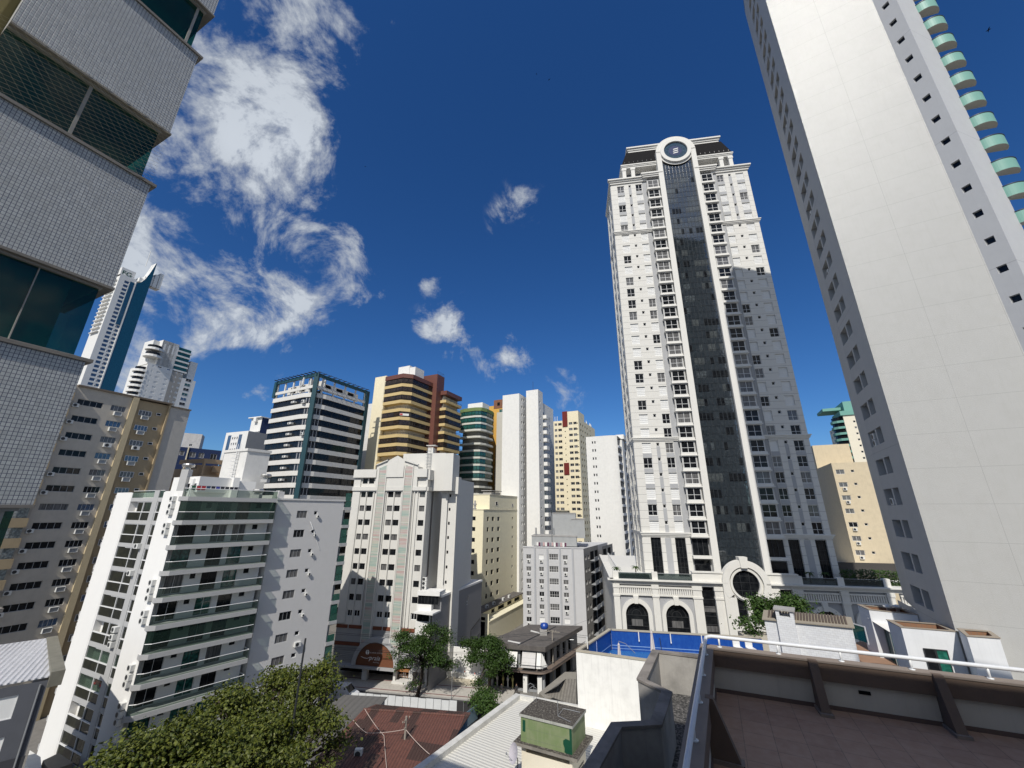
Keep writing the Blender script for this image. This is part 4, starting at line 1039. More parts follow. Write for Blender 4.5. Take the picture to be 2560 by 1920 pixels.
# ================================================================== blank white tower on the right
def right_tower():
    c0 = pol(44.95, 48.5); F = Face(c0, 121.5); zt = 85.5; uw = F.at_az(54.87)
    b = building('residential_tower', 'blank white tower rising out of the frame with mint curved balconies', F.xy(5), 'tower')
    RWm = jointed('right_tower_white', (.47, .468, .45), 2.9, .75, .022, vert=(4.6, F.xy(4.4)[0] * sd(121.5) + F.xy(4.4)[1] * cd(121.5), 121.5), dark=.6, rough=.15, dirt=.16, streak=.2, dirtcol=(.36, .35, .32), bscale=1.6, bstr=.10, spec=.16)
    nt = RWm.node_tree; bs = nt.nodes['Principled BSDF']
    rip = pos_tex(nt, 'ShaderNodeTexNoise', 3.2, (1, 1, 2.4), Detail=4, Roughness=.6); bump(nt, bs, rip.outputs['Fac'], .6, .03)
    RG = jointed('right_tower_grey', (.52, .525, .53), 14.5, 5.9, .03, dirt=.1, streak=.1, rough=.6); LGm = jointed('right_tower_left', (.44, .435, .42), 14.5, 5.9, .03, dirt=.12, streak=.12, rough=.6)
    mb = MB(); F.wall(mb, 0, uw, GZ, zt); F.box(mb, -.03, .22, GZ, zt, -.1, .05)
    mb.build('wall', RWm, b)
    F1 = Face(F.xy(uw), 164); u1 = F1.at_az(56.65); hs = []; ws = Windows(b, parts=True)
    zs = [54.6 - 2.9 * k for k in range(-4, 18)]
    for z in zs:
        u = F1.at_az(55.35); hs.append((u, u + .62, z, z + .66)); ws.add(F1, u, u + .62, z, z + .66, w=-.22, cols=1, pane=GLASS_D, frame=GFRAME, fw_=.04)
    m1 = MB(); F1.wall(m1, 0, u1, GZ, zt, hs, .3)
    F2 = Face(F1.xy(u1), 73); u2 = F2.at_az(57.75); F2.wall(m1, 0, u2, GZ, zt)
    F3 = Face(F2.xy(u2), 28); F3.wall(m1, 0, 14, GZ, zt, w=-.5); 
    m1.build('bay_wall', RG, b)
    # left face: pairs of deep openings
    L = Face(c0, 208.6); m2 = MB(); hl = []
    zl = [6.55 + 2.9 * k for k in range(-5, 27)]
    for z in zl:
        for (a, c) in ((3.45, 5.0), (5.35, 7.7)): hl.append((-c, -a, z, z + 1.55))
    L.wall(m2, -8.0, 0, -8.6, zt, hl, 1.1, back=1)
    far = L.xy(-8.0); L2 = Face(add2(far, 36, 5.6), 216); L2.wall(m2, 0, 5.6, -8.6, zt)
    L.wall(m2, -13, 0, GZ, -8.6)
    m2.build('side_wall', [LGm, paint('recess_grey', (.30, .30, .29))], b)
    cp = MB(); cp.prism([L2.xy(0), L.xy(-8), F.xy(0), F.xy(uw), F1.xy(u1), F2.xy(u2), F3.xy(14), add2(L2.xy(0), 118, 14)], zt - .5, zt, 0); cp.build('roof', ROOFD, b)
    for (u, k) in ((-7.3, 5), (-7.3, 5.28), (-7.0, 3), (-7.0, 12), (-7.2, 15), (-7.2, 20)):
        ac_unit(b, L, u, zl[0] + 2.9 * int(k) + .05 + (.68 if k % 1 else 0), -.45, (.85, .62, .35))
    # mint balconies: half-round slabs
    mint = paint('mint_balcony', (.19, .38, .32), dirt=.08, rough=.5); und = paint('balcony_underside', (.55, .53, .45), rough=.35)
    cx, cy = pol(57.8, 55.6)
    for k in range(-6, 14):
        z = 51.2 - 2.9 * k
        bl = MB(); n = 28; A = []; B = []
        for i in range(n + 1):
            t = math.radians(118 + 205 * i / n)
            A.append((cx + 1.3 * sd(math.degrees(t)), cy + 1.3 * cd(math.degrees(t))))
        for i in range(n):
            bl.poly([(*A[i], z), (*A[i + 1], z), (*A[i + 1], z + 1.15), (*A[i], z + 1.15)], 0)
            bl.poly([(*A[i], z), (cx, cy, z + .25), (*A[i + 1], z)], 1)
        bl.build('balcony', [mint, und], b, True)
        cl = MB(); cl.tube([(*A[i], z + 1.22) for i in range(n + 1)], .05, 5); cl.build('handrail', DARK, b)
    ws.finish()
    return F, L
RTF, RTL = right_tower()

# ================================================================== tiled block close by on the left
def tiled_block():
    F = Face(pol(-49.45, 7.4), 25.5); uend = -1.70
    b = building('apartment_block', 'close grey mosaic tiled apartment block with green glazed balconies and net', F.xy(-2))
    tm, nt, bs = nodes_of('mosaic_tile')
    g = nt.nodes.new('ShaderNodeNewGeometry')
    dt = nt.nodes.new('ShaderNodeVectorMath'); dt.operation = 'DOT_PRODUCT'; dt.inputs[1].default_value = (F.t[0], F.t[1], 0); nt.links.new(g.outputs['Position'], dt.inputs[0])
    sp = nt.nodes.new('ShaderNodeSeparateXYZ'); nt.links.new(g.outputs['Position'], sp.inputs[0])
    cb = nt.nodes.new('ShaderNodeCombineXYZ'); nt.links.new(dt.outputs['Value'], cb.inputs[0]); nt.links.new(sp.outputs[2], cb.inputs[1])
    bk = nt.nodes.new('ShaderNodeTexBrick'); bk.offset = 0; bk.squash = 1
    for k, v in (('Scale', 1.0), ('Mortar Size', .0032), ('Mortar Smooth', .15), ('Bias', 0), ('Brick Width', .038), ('Row Height', .047)): bk.inputs[k].default_value = v
    bk.inputs['Color1'].default_value = (.70, .71, .68, 1); bk.inputs['Color2'].default_value = (.57, .58, .56, 1); bk.inputs['Mortar'].default_value = (.09, .10, .15, 1)
    nt.links.new(cb.outputs[0], bk.inputs['Vector'])
    n0 = pos_tex(nt, 'ShaderNodeTexNoise', 1.2, Detail=4)
    nt.links.new(mix_rgb(nt, maprange(nt, n0.outputs['Fac'], .4, .75, 0, .3), bk.outputs['Color'], (.42, .42, .39)), bs.inputs['Base Color'])
    bs.inputs['Roughness'].default_value = .38
    inv = maprange(nt, bk.outputs['Fac'], 0, 1, 1, 0); bump(nt, bs, inv, .5, .004)
    ledge = paint('stone_ledge', (.30, .275, .24), rough=.8, dirt=.4, bscale=40); frame = plain('balcony_frame', (.42, .40, .36), rough=.5)
    levels = [(.03, 1.83), (2.95, 4.76), (5.84, 7.65), (8.77, 10.6), (11.7, 13.5), (-2.9, -1.1), (-5.8, -4.0), (-8.7, -6.9)]
    tintg = clear_glass('balcony_green_glass', (.004, .05, .042), .42, (.20, .50, .44))
    for i, (z0, z1) in enumerate(levels):
        m1 = MB(); ue = uend if z0 > 4.9 else -9
        m1.prism([F.xy(ue), F.xy(0), F.xy(0, -1.6), F.xy(ue, -1.6)], z0, z1); m1.build('tiled_parapet', tm, b)
        le = MB(); le.prism([F.xy(ue, .03), F.xy(.06, .03), F.xy(.06, -1.66), F.xy(ue, -1.66)], z1 + .001, z1 + .045); le.build('sill', ledge, b); le = MB(); le.prism([F.xy(ue, .012), F.xy(.02, .012), F.xy(.02, -1.62), F.xy(ue, -1.62)], z0 - .035, z0 - .001); le.build('drip_edge', ledge, b)
    wins = [(1.875, 2.91, 'blind'), (4.81, 5.80, 'net'), (7.70, 8.73, 'tint'), (10.65, 11.66, 'tint'), (-1.05, -.02, 'tint'), (-4, -2.95, 'tint')]
    blind = nodes_of('slatted_blind'); wv = pos_tex(blind[1], 'ShaderNodeTexWave', 14.0); wv.bands_direction = 'Z'
    blind[1].links.new(mix_rgb(blind[1], wv.outputs['Fac'], (.03, .10, .09), (.26, .50, .44)), blind[2].inputs['Base Color']); blind[2].inputs['Roughness'].default_value = .12; blind[2].inputs['IOR'].default_value = 1.6
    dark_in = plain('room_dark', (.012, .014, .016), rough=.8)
    for (z0, z1, kind) in wins:
        ue = uend if z0 > 4.7 else -9
        win = thing_child = MB()
        # glass band, set back a little, returning round the corner
        win.poly([F.p(ue, z0, -.1), F.p(-.1, z0, -.1), F.p(-.1, z1, -.1), F.p(ue, z1, -.1)]); win.poly([F.p(-.1, z0, -.1), F.p(-.1, z0, -1.5), F.p(-.1, z1, -1.5), F.p(-.1, z1, -.1)])
        win.build('balcony_glass', tintg, b)
        fr = MB()
        F.box(fr, ue, -.08, z0 - .03, z0 + .03, -.14, -.07); F.box(fr, ue, -.08, z1 - .02, z1 + .035, -.15, -.05)
        for u in {'blind': (-.66,), 'net': (-.9,), 'tint': (-.19,)}[kind]: F.box(fr, u - (.018 if kind != 'blind' else .006), u + (.018 if kind != 'blind' else .006), z0 + .03, z1 - .02, -.13, -.085)
        fr.build('balcony_frame', frame if kind != 'blind' else frame, b)
        if kind == 'blind': bl = MB(); F.box(bl, ue, -.34, z0 + .02, z1 - .02, -.2, -.17); bl.build('blind', blind[0], b)
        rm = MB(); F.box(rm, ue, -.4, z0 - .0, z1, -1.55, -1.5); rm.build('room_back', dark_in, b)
    # bird and child safety net over one balcony
    nt_ = MB(); s = .10; z0, z1 = 4.74, 5.86
    def strand(u0, za, u1, zb, r_=.0017):
        n = 5; pts = []
        for i in range(n + 1):
            f = i / n; pts.append(F.p(u0 + (u1 - u0) * f, za + (zb - za) * f, .012 + .02 * math.sin(f * 3.1)))
        nt_.tube(pts, r_, 3, cap=False)
    hh = z1 - z0
    k = -9.0
    L_ = 0.0; u_lo = -1.9
    n = int((1.9 + hh * 1.4) / s)
    for i in range(n):
        c = u_lo - hh + i * s * 1.0
        # rising strands (u = c + (z-z0)*1.5) and falling strands, clipped to the band
        for sg, slope in ((1, .55), (-1, 2.2)):
            pts = []
            if sg == 1:
                zc = z0 + (i - n * .45) * s * .62
                ua, ub = u_lo, .0; za, zb2 = zc + .0, zc + (ub - ua) * .28
                if zb2 < z0 or za > z1: continue
                if za < z0: ua = ua + (z0 - za) / .28; za = z0
                if zb2 > z1: ub = ua + (z1 - za) / .28; zb2 = z1
                strand(ua, za, ub, zb2)
            else:
                ua = c; ub = c + hh * .8
                if ub < u_lo or ua > 0: continue
                za, zb2 = z1, z0
                if ua < u_lo: za = z1 - (u_lo - ua) / .8; ua = u_lo
                if ub > 0: zb2 = z1 - (0 - ua) / .8 + (z1 - za) * 0; ub = 0
                strand(ua, za, ub, max(z0, zb2), .0008)
    nt_.thing('safety_net', plain('net_cord', (.62, .56, .38), rough=.8), 'pale mesh safety net stretched over the middle dark balcony of the tiled block', 'net')
    # rough ochre wall where the bay ends
    ow = MB(); F.box(ow, -9, uend - .001, 4.95, 14, -1.6, -.35); ow.build('ochre_wall', paint('ochre_render', (.34, .29, .13), rough=.95, dirt=.4, bscale=60, bstr=.9), b)
    pp = MB(); pp.tube([F.p(-2.02, 4.9, -.3), F.p(-1.9, 14, -.3)], .012); pp.build('conduit', WFRAME, b)
    bd = MB(); bd.prism([F.xy(-9, -1.7), F.xy(-.3, -1.7), F.xy(-.3, -11), F.xy(-9, -11)], GZ, 14); bd.prism([F.xy(-9, -.2), F.xy(-.3, -.2), F.xy(-.3, -1.7), F.xy(-9, -1.7)], GZ, -9); bd.build('wall', paint('inner_grey', (.20, .20, .19)), b)
    return F
TBF = tiled_block()
# ================================================================== hotel with the arch
def hotel():
    F = Face(pol(-19.95, 94), 101); ul, ur = -2.6, 14.45
    b = building('hotel', 'white hotel with two pastel tiled strips and brown entrance arch', F.xy(6))
    HW = paint('hotel_white', (.64, .625, .58), dirt=.1, streak=.2, bstr=.05); HG = paint('hotel_grey', (.38, .385, .39), dirt=.1)
    rust = paint('rust_band', (.17, .055, .028)); ws = Windows(b, parts=True); mb = MB(); tr = MB(); hs = []
    cols = [(-.68, .5), (.82, 2.05), (5.65, 7.0), (7.3, 8.6), (12.95, 14.2)]
    rows = [6.6 - 2.85 * k for k in range(10)]
    for z in rows:
        for (a, c) in cols:
            hs.append((a, c, z - 1.15, z)); hi = z > -18
            ws.add(F, a, c, z - 1.15, z, w=-.22, cols=2, pane=random.choice((GLASS_D, GLASS_D, GLASS_C)), frame=DARK if hi else WFRAME, fw_=.04 if hi else .09)
    F.wall(mb, ul, ur, -22.3, 8.3, hs, .3)
    # vertical fins beside and between the windows, recessed spandrels
    for u in (-.95, .66, 2.45, 3.35, 5.3, 7.15, 8.95, 9.4, 11.35, 11.8, 12.55): F.box(tr, u - .1, u + .1, -21.4, 3.9, -.1, .28)
    for a, c in ((ul, -1.0),): F.box(tr, a, c, -21.4, 8.2, -.1, .3)
    F.box(tr, 14.25, 14.6, -21.4, 8.1, -.3, .2)
    for a, c in ((ul, 3.0), (5.15, 9.05), (11.15, ur)):
        F.box(tr, a - .05, c, 3.95, 4.75, -.1, .55); F.box(tr, a, c, 3.75, 3.94, -.1, .35)
    for a, c in ((ul, 2.7), (12.3, ur)): F.box(tr, a - .05, c + .05, 6.72, 8.45, -.1, .75)
    # stepped gable between the strips
    gb = [F.p(2.6, 6.75, .7), F.p(5.0, 6.75, .7), F.p(9.4, 6.75, .7), F.p(12.4, 6.75, .7), F.p(12.4, 8.4, .7), F.p(11.9, 9.3, .7), F.p(9.3, 10.35, .7), F.p(7.4, 11.4, .7), F.p(5.55, 10.4, .7), F.p(2.65, 9.35, .7)]
    # two openings for the strips: build the gable as three pieces
    F.wall(tr, 5.2, 9.1, 6.75, 9.0, w=.7); tr.poly([F.p(5.2, 9.0, .7), F.p(9.1, 9.0, .7), F.p(9.1, 10.4, .7), F.p(7.4, 11.35, .7), F.p(5.6, 10.45, .7), F.p(5.2, 10.0, .7)])
    for (a, c, pk, s) in ((2.6, 5.2, 10.3, 1), (9.1, 12.3, 9.3, -1)):
        tr.poly([F.p(a, 8.3, .5), F.p(c, 8.3, .5), F.p(c, 10.35 if s > 0 else 9.3, .5), F.p(a, 9.3 if s > 0 else 10.4, .5)])
        tr.hexa([F.p(a, 9.3 if s > 0 else 10.2, .85), F.p(c, 10.3 if s > 0 else 9.2, .85), F.p(c, 10.3 if s > 0 else 9.2, 0), F.p(a, 9.3 if s > 0 else 10.2, 0), F.p(a, 9.5 if s > 0 else 10.4, .85), F.p(c, 10.5 if s > 0 else 9.4, .85), F.p(c, 10.5 if s > 0 else 9.4, 0), F.p(a, 9.5 if s > 0 else 10.4, 0)])
    tr.prism([F.xy(2.6, .49), F.xy(12.3, .49), F.xy(12.3, -4), F.xy(2.6, -4)], 4, 9.0)
    F.box(tr, 7.4, 17.4, 4, 12.1, -7, -2.0); F.box(tr, 17.4, 19.4, 4, 11.95, -6, -1.6)
    mb.prism([F.xy(ul, -.31), F.xy(ur, -.31), F.xy(ur, -16), F.xy(ul, -16)], -28.2, 8.2)
    mb.build('wall', HW, b); tr.build('trim', HW, b)
    # pastel striped tile strips
    nt = nodes_of('pastel_tiles'); MAT['pastel'] = nt[0]; n_ = nt[1]
    big = pos_tex(n_, 'ShaderNodeTexNoise', .5, (.04, .04, 1), Detail=3); fine = pos_tex(n_, 'ShaderNodeTexNoise', 1.0, (.06, .06, 7.0), Detail=4)
    cr = n_.nodes.new('ShaderNodeValToRGB'); e = cr.color_ramp; e.elements[0].position = .36; e.elements[0].color = (.20, .33, .28, 1); e.elements[1].position = .62; e.elements[1].color = (.44, .25, .22, 1)
    k = e.elements.new(.5); k.color = (.46, .41, .30, 1); k = e.elements.new(.43); k.color = (.34, .42, .36, 1); k = e.elements.new(.56); k.color = (.46, .46, .45, 1)
    ad = n_.nodes.new('ShaderNodeMath'); ad.operation = 'ADD'; n_.links.new(big.outputs['Fac'], ad.inputs[0]); sc = maprange(n_, fine.outputs['Fac'], 0, 1, -.22, .22); n_.links.new(sc, ad.inputs[1])
    n_.links.new(ad.outputs[0], cr.inputs[0]); n_.links.new(mix_rgb(n_, .3, cr.outputs[0], (.5, .49, .47)), nt[2].inputs['Base Color']); nt[2].inputs['Roughness'].default_value = .4
    for (a, c, t) in ((3.45, 5.05, 9.4), (9.5, 11.2, 9.3)):
        st = MB(); F.box(st, a, c, -28, t - .7, -.1, .62); st.hexa([F.p(a, t - .7, .62), F.p(c, t - .7, .62), F.p(c, t - .7, 0), F.p(a, t - .7, 0), F.p(a, t - (.7 if a < 5 else .0), .62), F.p(c, t - (0 if a < 5 else .5), .62), F.p(c, t - (0 if a < 5 else .5), 0), F.p(a, t - (.7 if a < 5 else .0), 0)])
        st.build('tile_strip', MAT['pastel'], b)
        fr = MB(); F.box(fr, a - .15, a, -28, t - .6, -.1, .75); F.box(fr, c, c + .15, -28, t, -.1, .75)
        for q in range(11): F.box(fr, a, c, 6.5 - 3 * q, 6.58 - 3 * q, .6, .66)
        fr.build('strip_frame', HW, b)
    # right flank with pipe, second tower part
    R = Face(F.xy(ur), 12); m3 = MB()
    R.wall(m3, 0, 3.0, GZ, 4.0); R.wall(m3, 3.0, 14, GZ, 3.8, w=-2.6); R.box(m3, -.1, 3, 6.2, 8.3, -2, .5); R.box(m3, -.1, 3, 3.9, 4.7, -2, .4); R.box(m3, 0, 3, 4.69, 6.21, -2, -.05)
    F2 = Face(F.xy(16.6, -3.5), 101); hs2 = []
    for k in range(9):
        z = 6.2 - 2.85 * k; hs2 += [(1.5, 1.9, z - .6, z)]
    F2.wall(m3, 0, 1.3, GZ, 7.4); F2.wall(m3, 1.3, 3.4, GZ, 6.6, hs2, .2, back=1, w=-.5); F2.box(m3, -.2, 1.4, 3.6, 7.6, -2, .35); F2.box(m3, 1.4, 3.6, 3.4, 7.0, -2, .0)
    R2 = Face(F2.xy(3.4), 12); R2.wall(m3, 0, 12, GZ, 6.6)
    m3.build('side_wall', [HW, BLACKM], b)
    pi = MB(); pi.tube([R.p(2.9, 13.2, .2), R.p(2.9, -12.6, .2), R.p(1.5, -14.3, .2)], .16, 7); pi.build('downpipe', plain('brown_pipe', (.16, .14, .12)), b)
    wr = Windows(b, 'window'); wr.add(F, 9.5, 10.1, 9.2, 10.2, w=-1.96, cols=1, pane=GLASS_D); wr.add(F, 11.2, 11.75, 7.6, 9.0, w=-1.96, cols=1, pane=GLASS_D); wr.finish()
    rf = MB()
    for u in (13.3, 14.1):
        rf.tube([F.p(u, 8.4, -1.6), F.p(u, 13.2, -1.6)], .04, 4)
    for k in range(14): rf.tube([F.p(13.3, 8.6 + .34 * k, -1.6), F.p(14.1, 8.6 + .34 * k, -1.6)], .025, 4)
    for k in range(6): rf.tube([F.p(13.2, 9.6 + .7 * k, -1.5), F.p(13.3, 9.6 + .7 * k, -.9), F.p(14.1, 9.6 + .7 * k, -.9), F.p(14.2, 9.6 + .7 * k, -1.5)], .025, 4)
    rf.build('roof_ladder', GFRAME, b)
    cv = MB(); cv.prism([F.xy(12.6, -3.4), F.xy(13.8, -3.4), F.xy(13.8, -4.4), F.xy(12.6, -4.4)], 12.1, 13.6); cv.prism([F.xy(12.2, -3.2), F.xy(14.4, -3.2), F.xy(14.4, -4.6), F.xy(12.2, -4.6)], 14.0, 14.15)
    for u in (12.7, 13.7): cv.tube([F.p(u, 13.6, -3.6), F.p(u, 14.0, -3.6)], .05)
    cv.build('chimney', HW, b)
    # lower storeys: rust bands, slats, arch, dark ground floor
    lo = MB()
    for a, c in ((ul, -.15), (.1, 3.2), (5.3, 7.2), (7.4, 9.3), (11.4, 14.4)): F.box(lo, a, c, -22.25, -21.65, -.1, .12)
    F.box(lo, ul, 3.1, -25.15, -24.55, -.1, .16); lo.build('rust_band', rust, b)
    lw = MB(); F.wall(lw, ul, 3.3, -24.6, -22.3, w=0.0); F.wall(lw, 3.3, ur, -24.6, -22.3, w=-.05)
    F.wall(lw, ul, ur, -28.1, -24.6, w=-.12)
    for k in range(11):
        z = -28.0 + .29 * k; F.box(lw, ul, 3.3, z, z + .16, -.1, .1); 
        if k < 11: F.box(lw, 11.4, ur, z + 1.2, z + 1.36, -.1, .1)
    for k in range(7): F.box(lw, 5.2, 9.4, -24.3 + .29 * k, -24.14 + .29 * k, -.06, .06)
    F.box(lw, ul, 11.2, -28.45, -28.05, -.4, 1.3); lw.build('ground_facade', HG if False else paint('hotel_slat', (.36, .36, .36)), b)
    ar = MB(); uc = 6.85; ring(ar, F, uc, -28.0, 3.95, 4.75, -.2, 1.1, 0, 180, 30); ar.build('arch', paint('arch_render', (.40, .40, .40)), b)
    br = MB(); br.poly(arc(F, uc, -28.0, 3.95, 0, 180, 30, .85)); br.build('arch_panel', jointed('brown_boards', (.16, .06, .028), .28, 0, .02, dark=.7), b)
    sg = plain('sign_white', (.85, .82, .78), rough=.5)
    sign(b, 'SANDORIA', F, 5.75, -25.93, .30, sg, 'sign_letters', ext=.02, w=.88, space=1.9)
    sign(b, 'praia', F, 5.6, -27.0, 1.05, sg, 'sign_script', ext=.02, w=.88, shear=.35, space=1.05); sign(b, 'HOTEL', F, 6.5, -27.45, .26, sg, 'sign_letters', ext=.02, w=.88, space=1.8)
    em = MB()
    for s in (-1, 1): em.poly([F.p(5.15 + s * .05 + s * .32 * math.cos(math.radians(t)), -25.8 + .38 * math.sin(math.radians(t)), .88) for t in range(-90, 91, 15)] if s > 0 else [F.p(5.1 + .32 * math.cos(math.radians(t)), -25.8 + .38 * math.sin(math.radians(t)), .88) for t in range(90, 271, 15)])
    em.tube([F.p(3.9, -26.55, .9), F.p(4.5, -26.75, .9), F.p(5.2, -26.8, .9), F.p(5.8, -26.55, .9)], .04, 4); em.build('sign_emblem', sg, b)
    gf = MB(); F.wall(gf, ul, ur, GZ, -28.2, w=-3.2)
    gf.build('shopfront', BLACKM, b)
    for a, c in ((ul, -1.7), (4.1, 5.1), (10.5, 10.95), (13.6, 14.4)): pr = MB(); F.box(pr, a, c, -30.19 if a > 10 else GZ, -28.46, -.5, .3); pr.build('pillar', paint('marble_pillar', (.62, .61, .58), dirt=.3), b)
    pr = MB()
    F.box(pr, 10.4, 14.4, GZ, -30.2, -2, .6); F.box(pr, 13.9, 17.2, -28.6, -28.1, -3, .1); F.box(pr, 16.6, 17.0, GZ, -28.6, -3, .05)
    pr.build('entrance_step', MAT['marble_pillar'], b)
    gl = MB(); F.box(gl, 10.96, 13.6, -30.1, -28.5, -1.5, -1.3, 0)
    for k in range(14): u = 11.1 + k * .17; F.box(gl, u, u + .13, -29.95, -29.95 + random.uniform(.3, .8), -1.1, -.9, 1 + k % 2)
    F.box(gl, 10.96, 13.6, -28.75, -28.46, -1.2, .1, 1); gl.build('display_window', [BLACKM, paint('wood_brown', (.33, .15, .06)), WHITE], b)
    ws.finish(); return F
HF = hotel()

def annex():
    F = HF; c = F.xy(18.75, .6); R = Face(c, 20)
    b = building('apartment_block', 'plain grey walled low annex with white glazed corner bay beside the hotel', c)
    g = paint('annex_grey', (.235, .235, .24), dirt=.08, rough=.7); mb = MB(); u1 = 23.0
    v = ray(1205.1, 1447.5); u1 = R.at_az(math.degrees(math.atan2(v.x, v.y)))
    hs = [(11.2, 12.1, -19.4, -17.9), (4.3, 5.6, -21.2, -20.9)]
    hs = [(u1 * .6, u1 * .6 + .9, -19.6, -18.0), (u1 * .2, u1 * .2 + 1.0, -22.0, -21.7)]
    R.wall(mb, -2.2, 1.0, GZ, -18.6, w=0); R.wall(mb, 1.0, u1, GZ, -16.2, hs, .2)
    mb.prism([R.xy(1.0, -.3), R.xy(u1, -.3), R.xy(u1, -9), R.xy(1.0, -9)], GZ, -16.3)
    mb.poly([R.p(1.0, -16.2, 0), R.p(1, -18.6, 0), R.p(1, -18.6, -3), R.p(1, -16.2, -3)])
    mb.build('wall', g, b)
    t = MB(); R.box(t, .8, u1 + .1, -16.15, -15.75, -9, .1); F.box(t, 14.3, 18.9, -15.75, -15.0, -2.5, .75); F.box(t, 14.3, 17.2, -18.7, -17.3, -2, .6); F.box(t, 14.3, 17.2, -22.5, -20.2, -2, .6); F.box(t, 17.0, 17.3, GZ, -17.3, -2, .62)
    R.box(t, -2.2, .9, -18.58, -18.3, -4, .08)
    t.build('white_band', WHITE, b)
    ws = Windows(b); ws.add(F, 14.4, 18.6, -17.3, -15.76, w=.4, cols=6, pane=GLASS_D, frame=DARK); ws.add(F, 14.4, 16.9, -20.2, -18.7, w=.35, cols=4, pane=GLASS_D, frame=DARK)
    ws.add(R, hs[0][0], hs[0][1], hs[0][2], hs[0][3], w=-.15, cols=2, rows=2); ws.add(R, *hs[1], w=-.15, cols=1, frame=DARK, pane=GLASS_D); ws.finish()
    gv = MB(); R.box(gv, u1 * .73, u1 * .74, -30, -25, 0, .06)
    for z in (-25.0, -28.0): gv.hexa([R.p(u1 * .74, z, .1), R.p(u1 * .97, z + 1.1, .1), R.p(u1 * .97, z + 1.1, 0), R.p(u1 * .74, z, 0), R.p(u1 * .74, z + .25, .1), R.p(u1 * .97, z + 1.35, .1), R.p(u1 * .97, z + 1.35, 0), R.p(u1 * .74, z + .25, 0)])
    gv.build('gutter', DARK, b)
    for k in range(3): ac_unit(b, F, 14.6 + k * .0, -14.95 + k * .75, -.9, (.9, .7, .4))
annex()

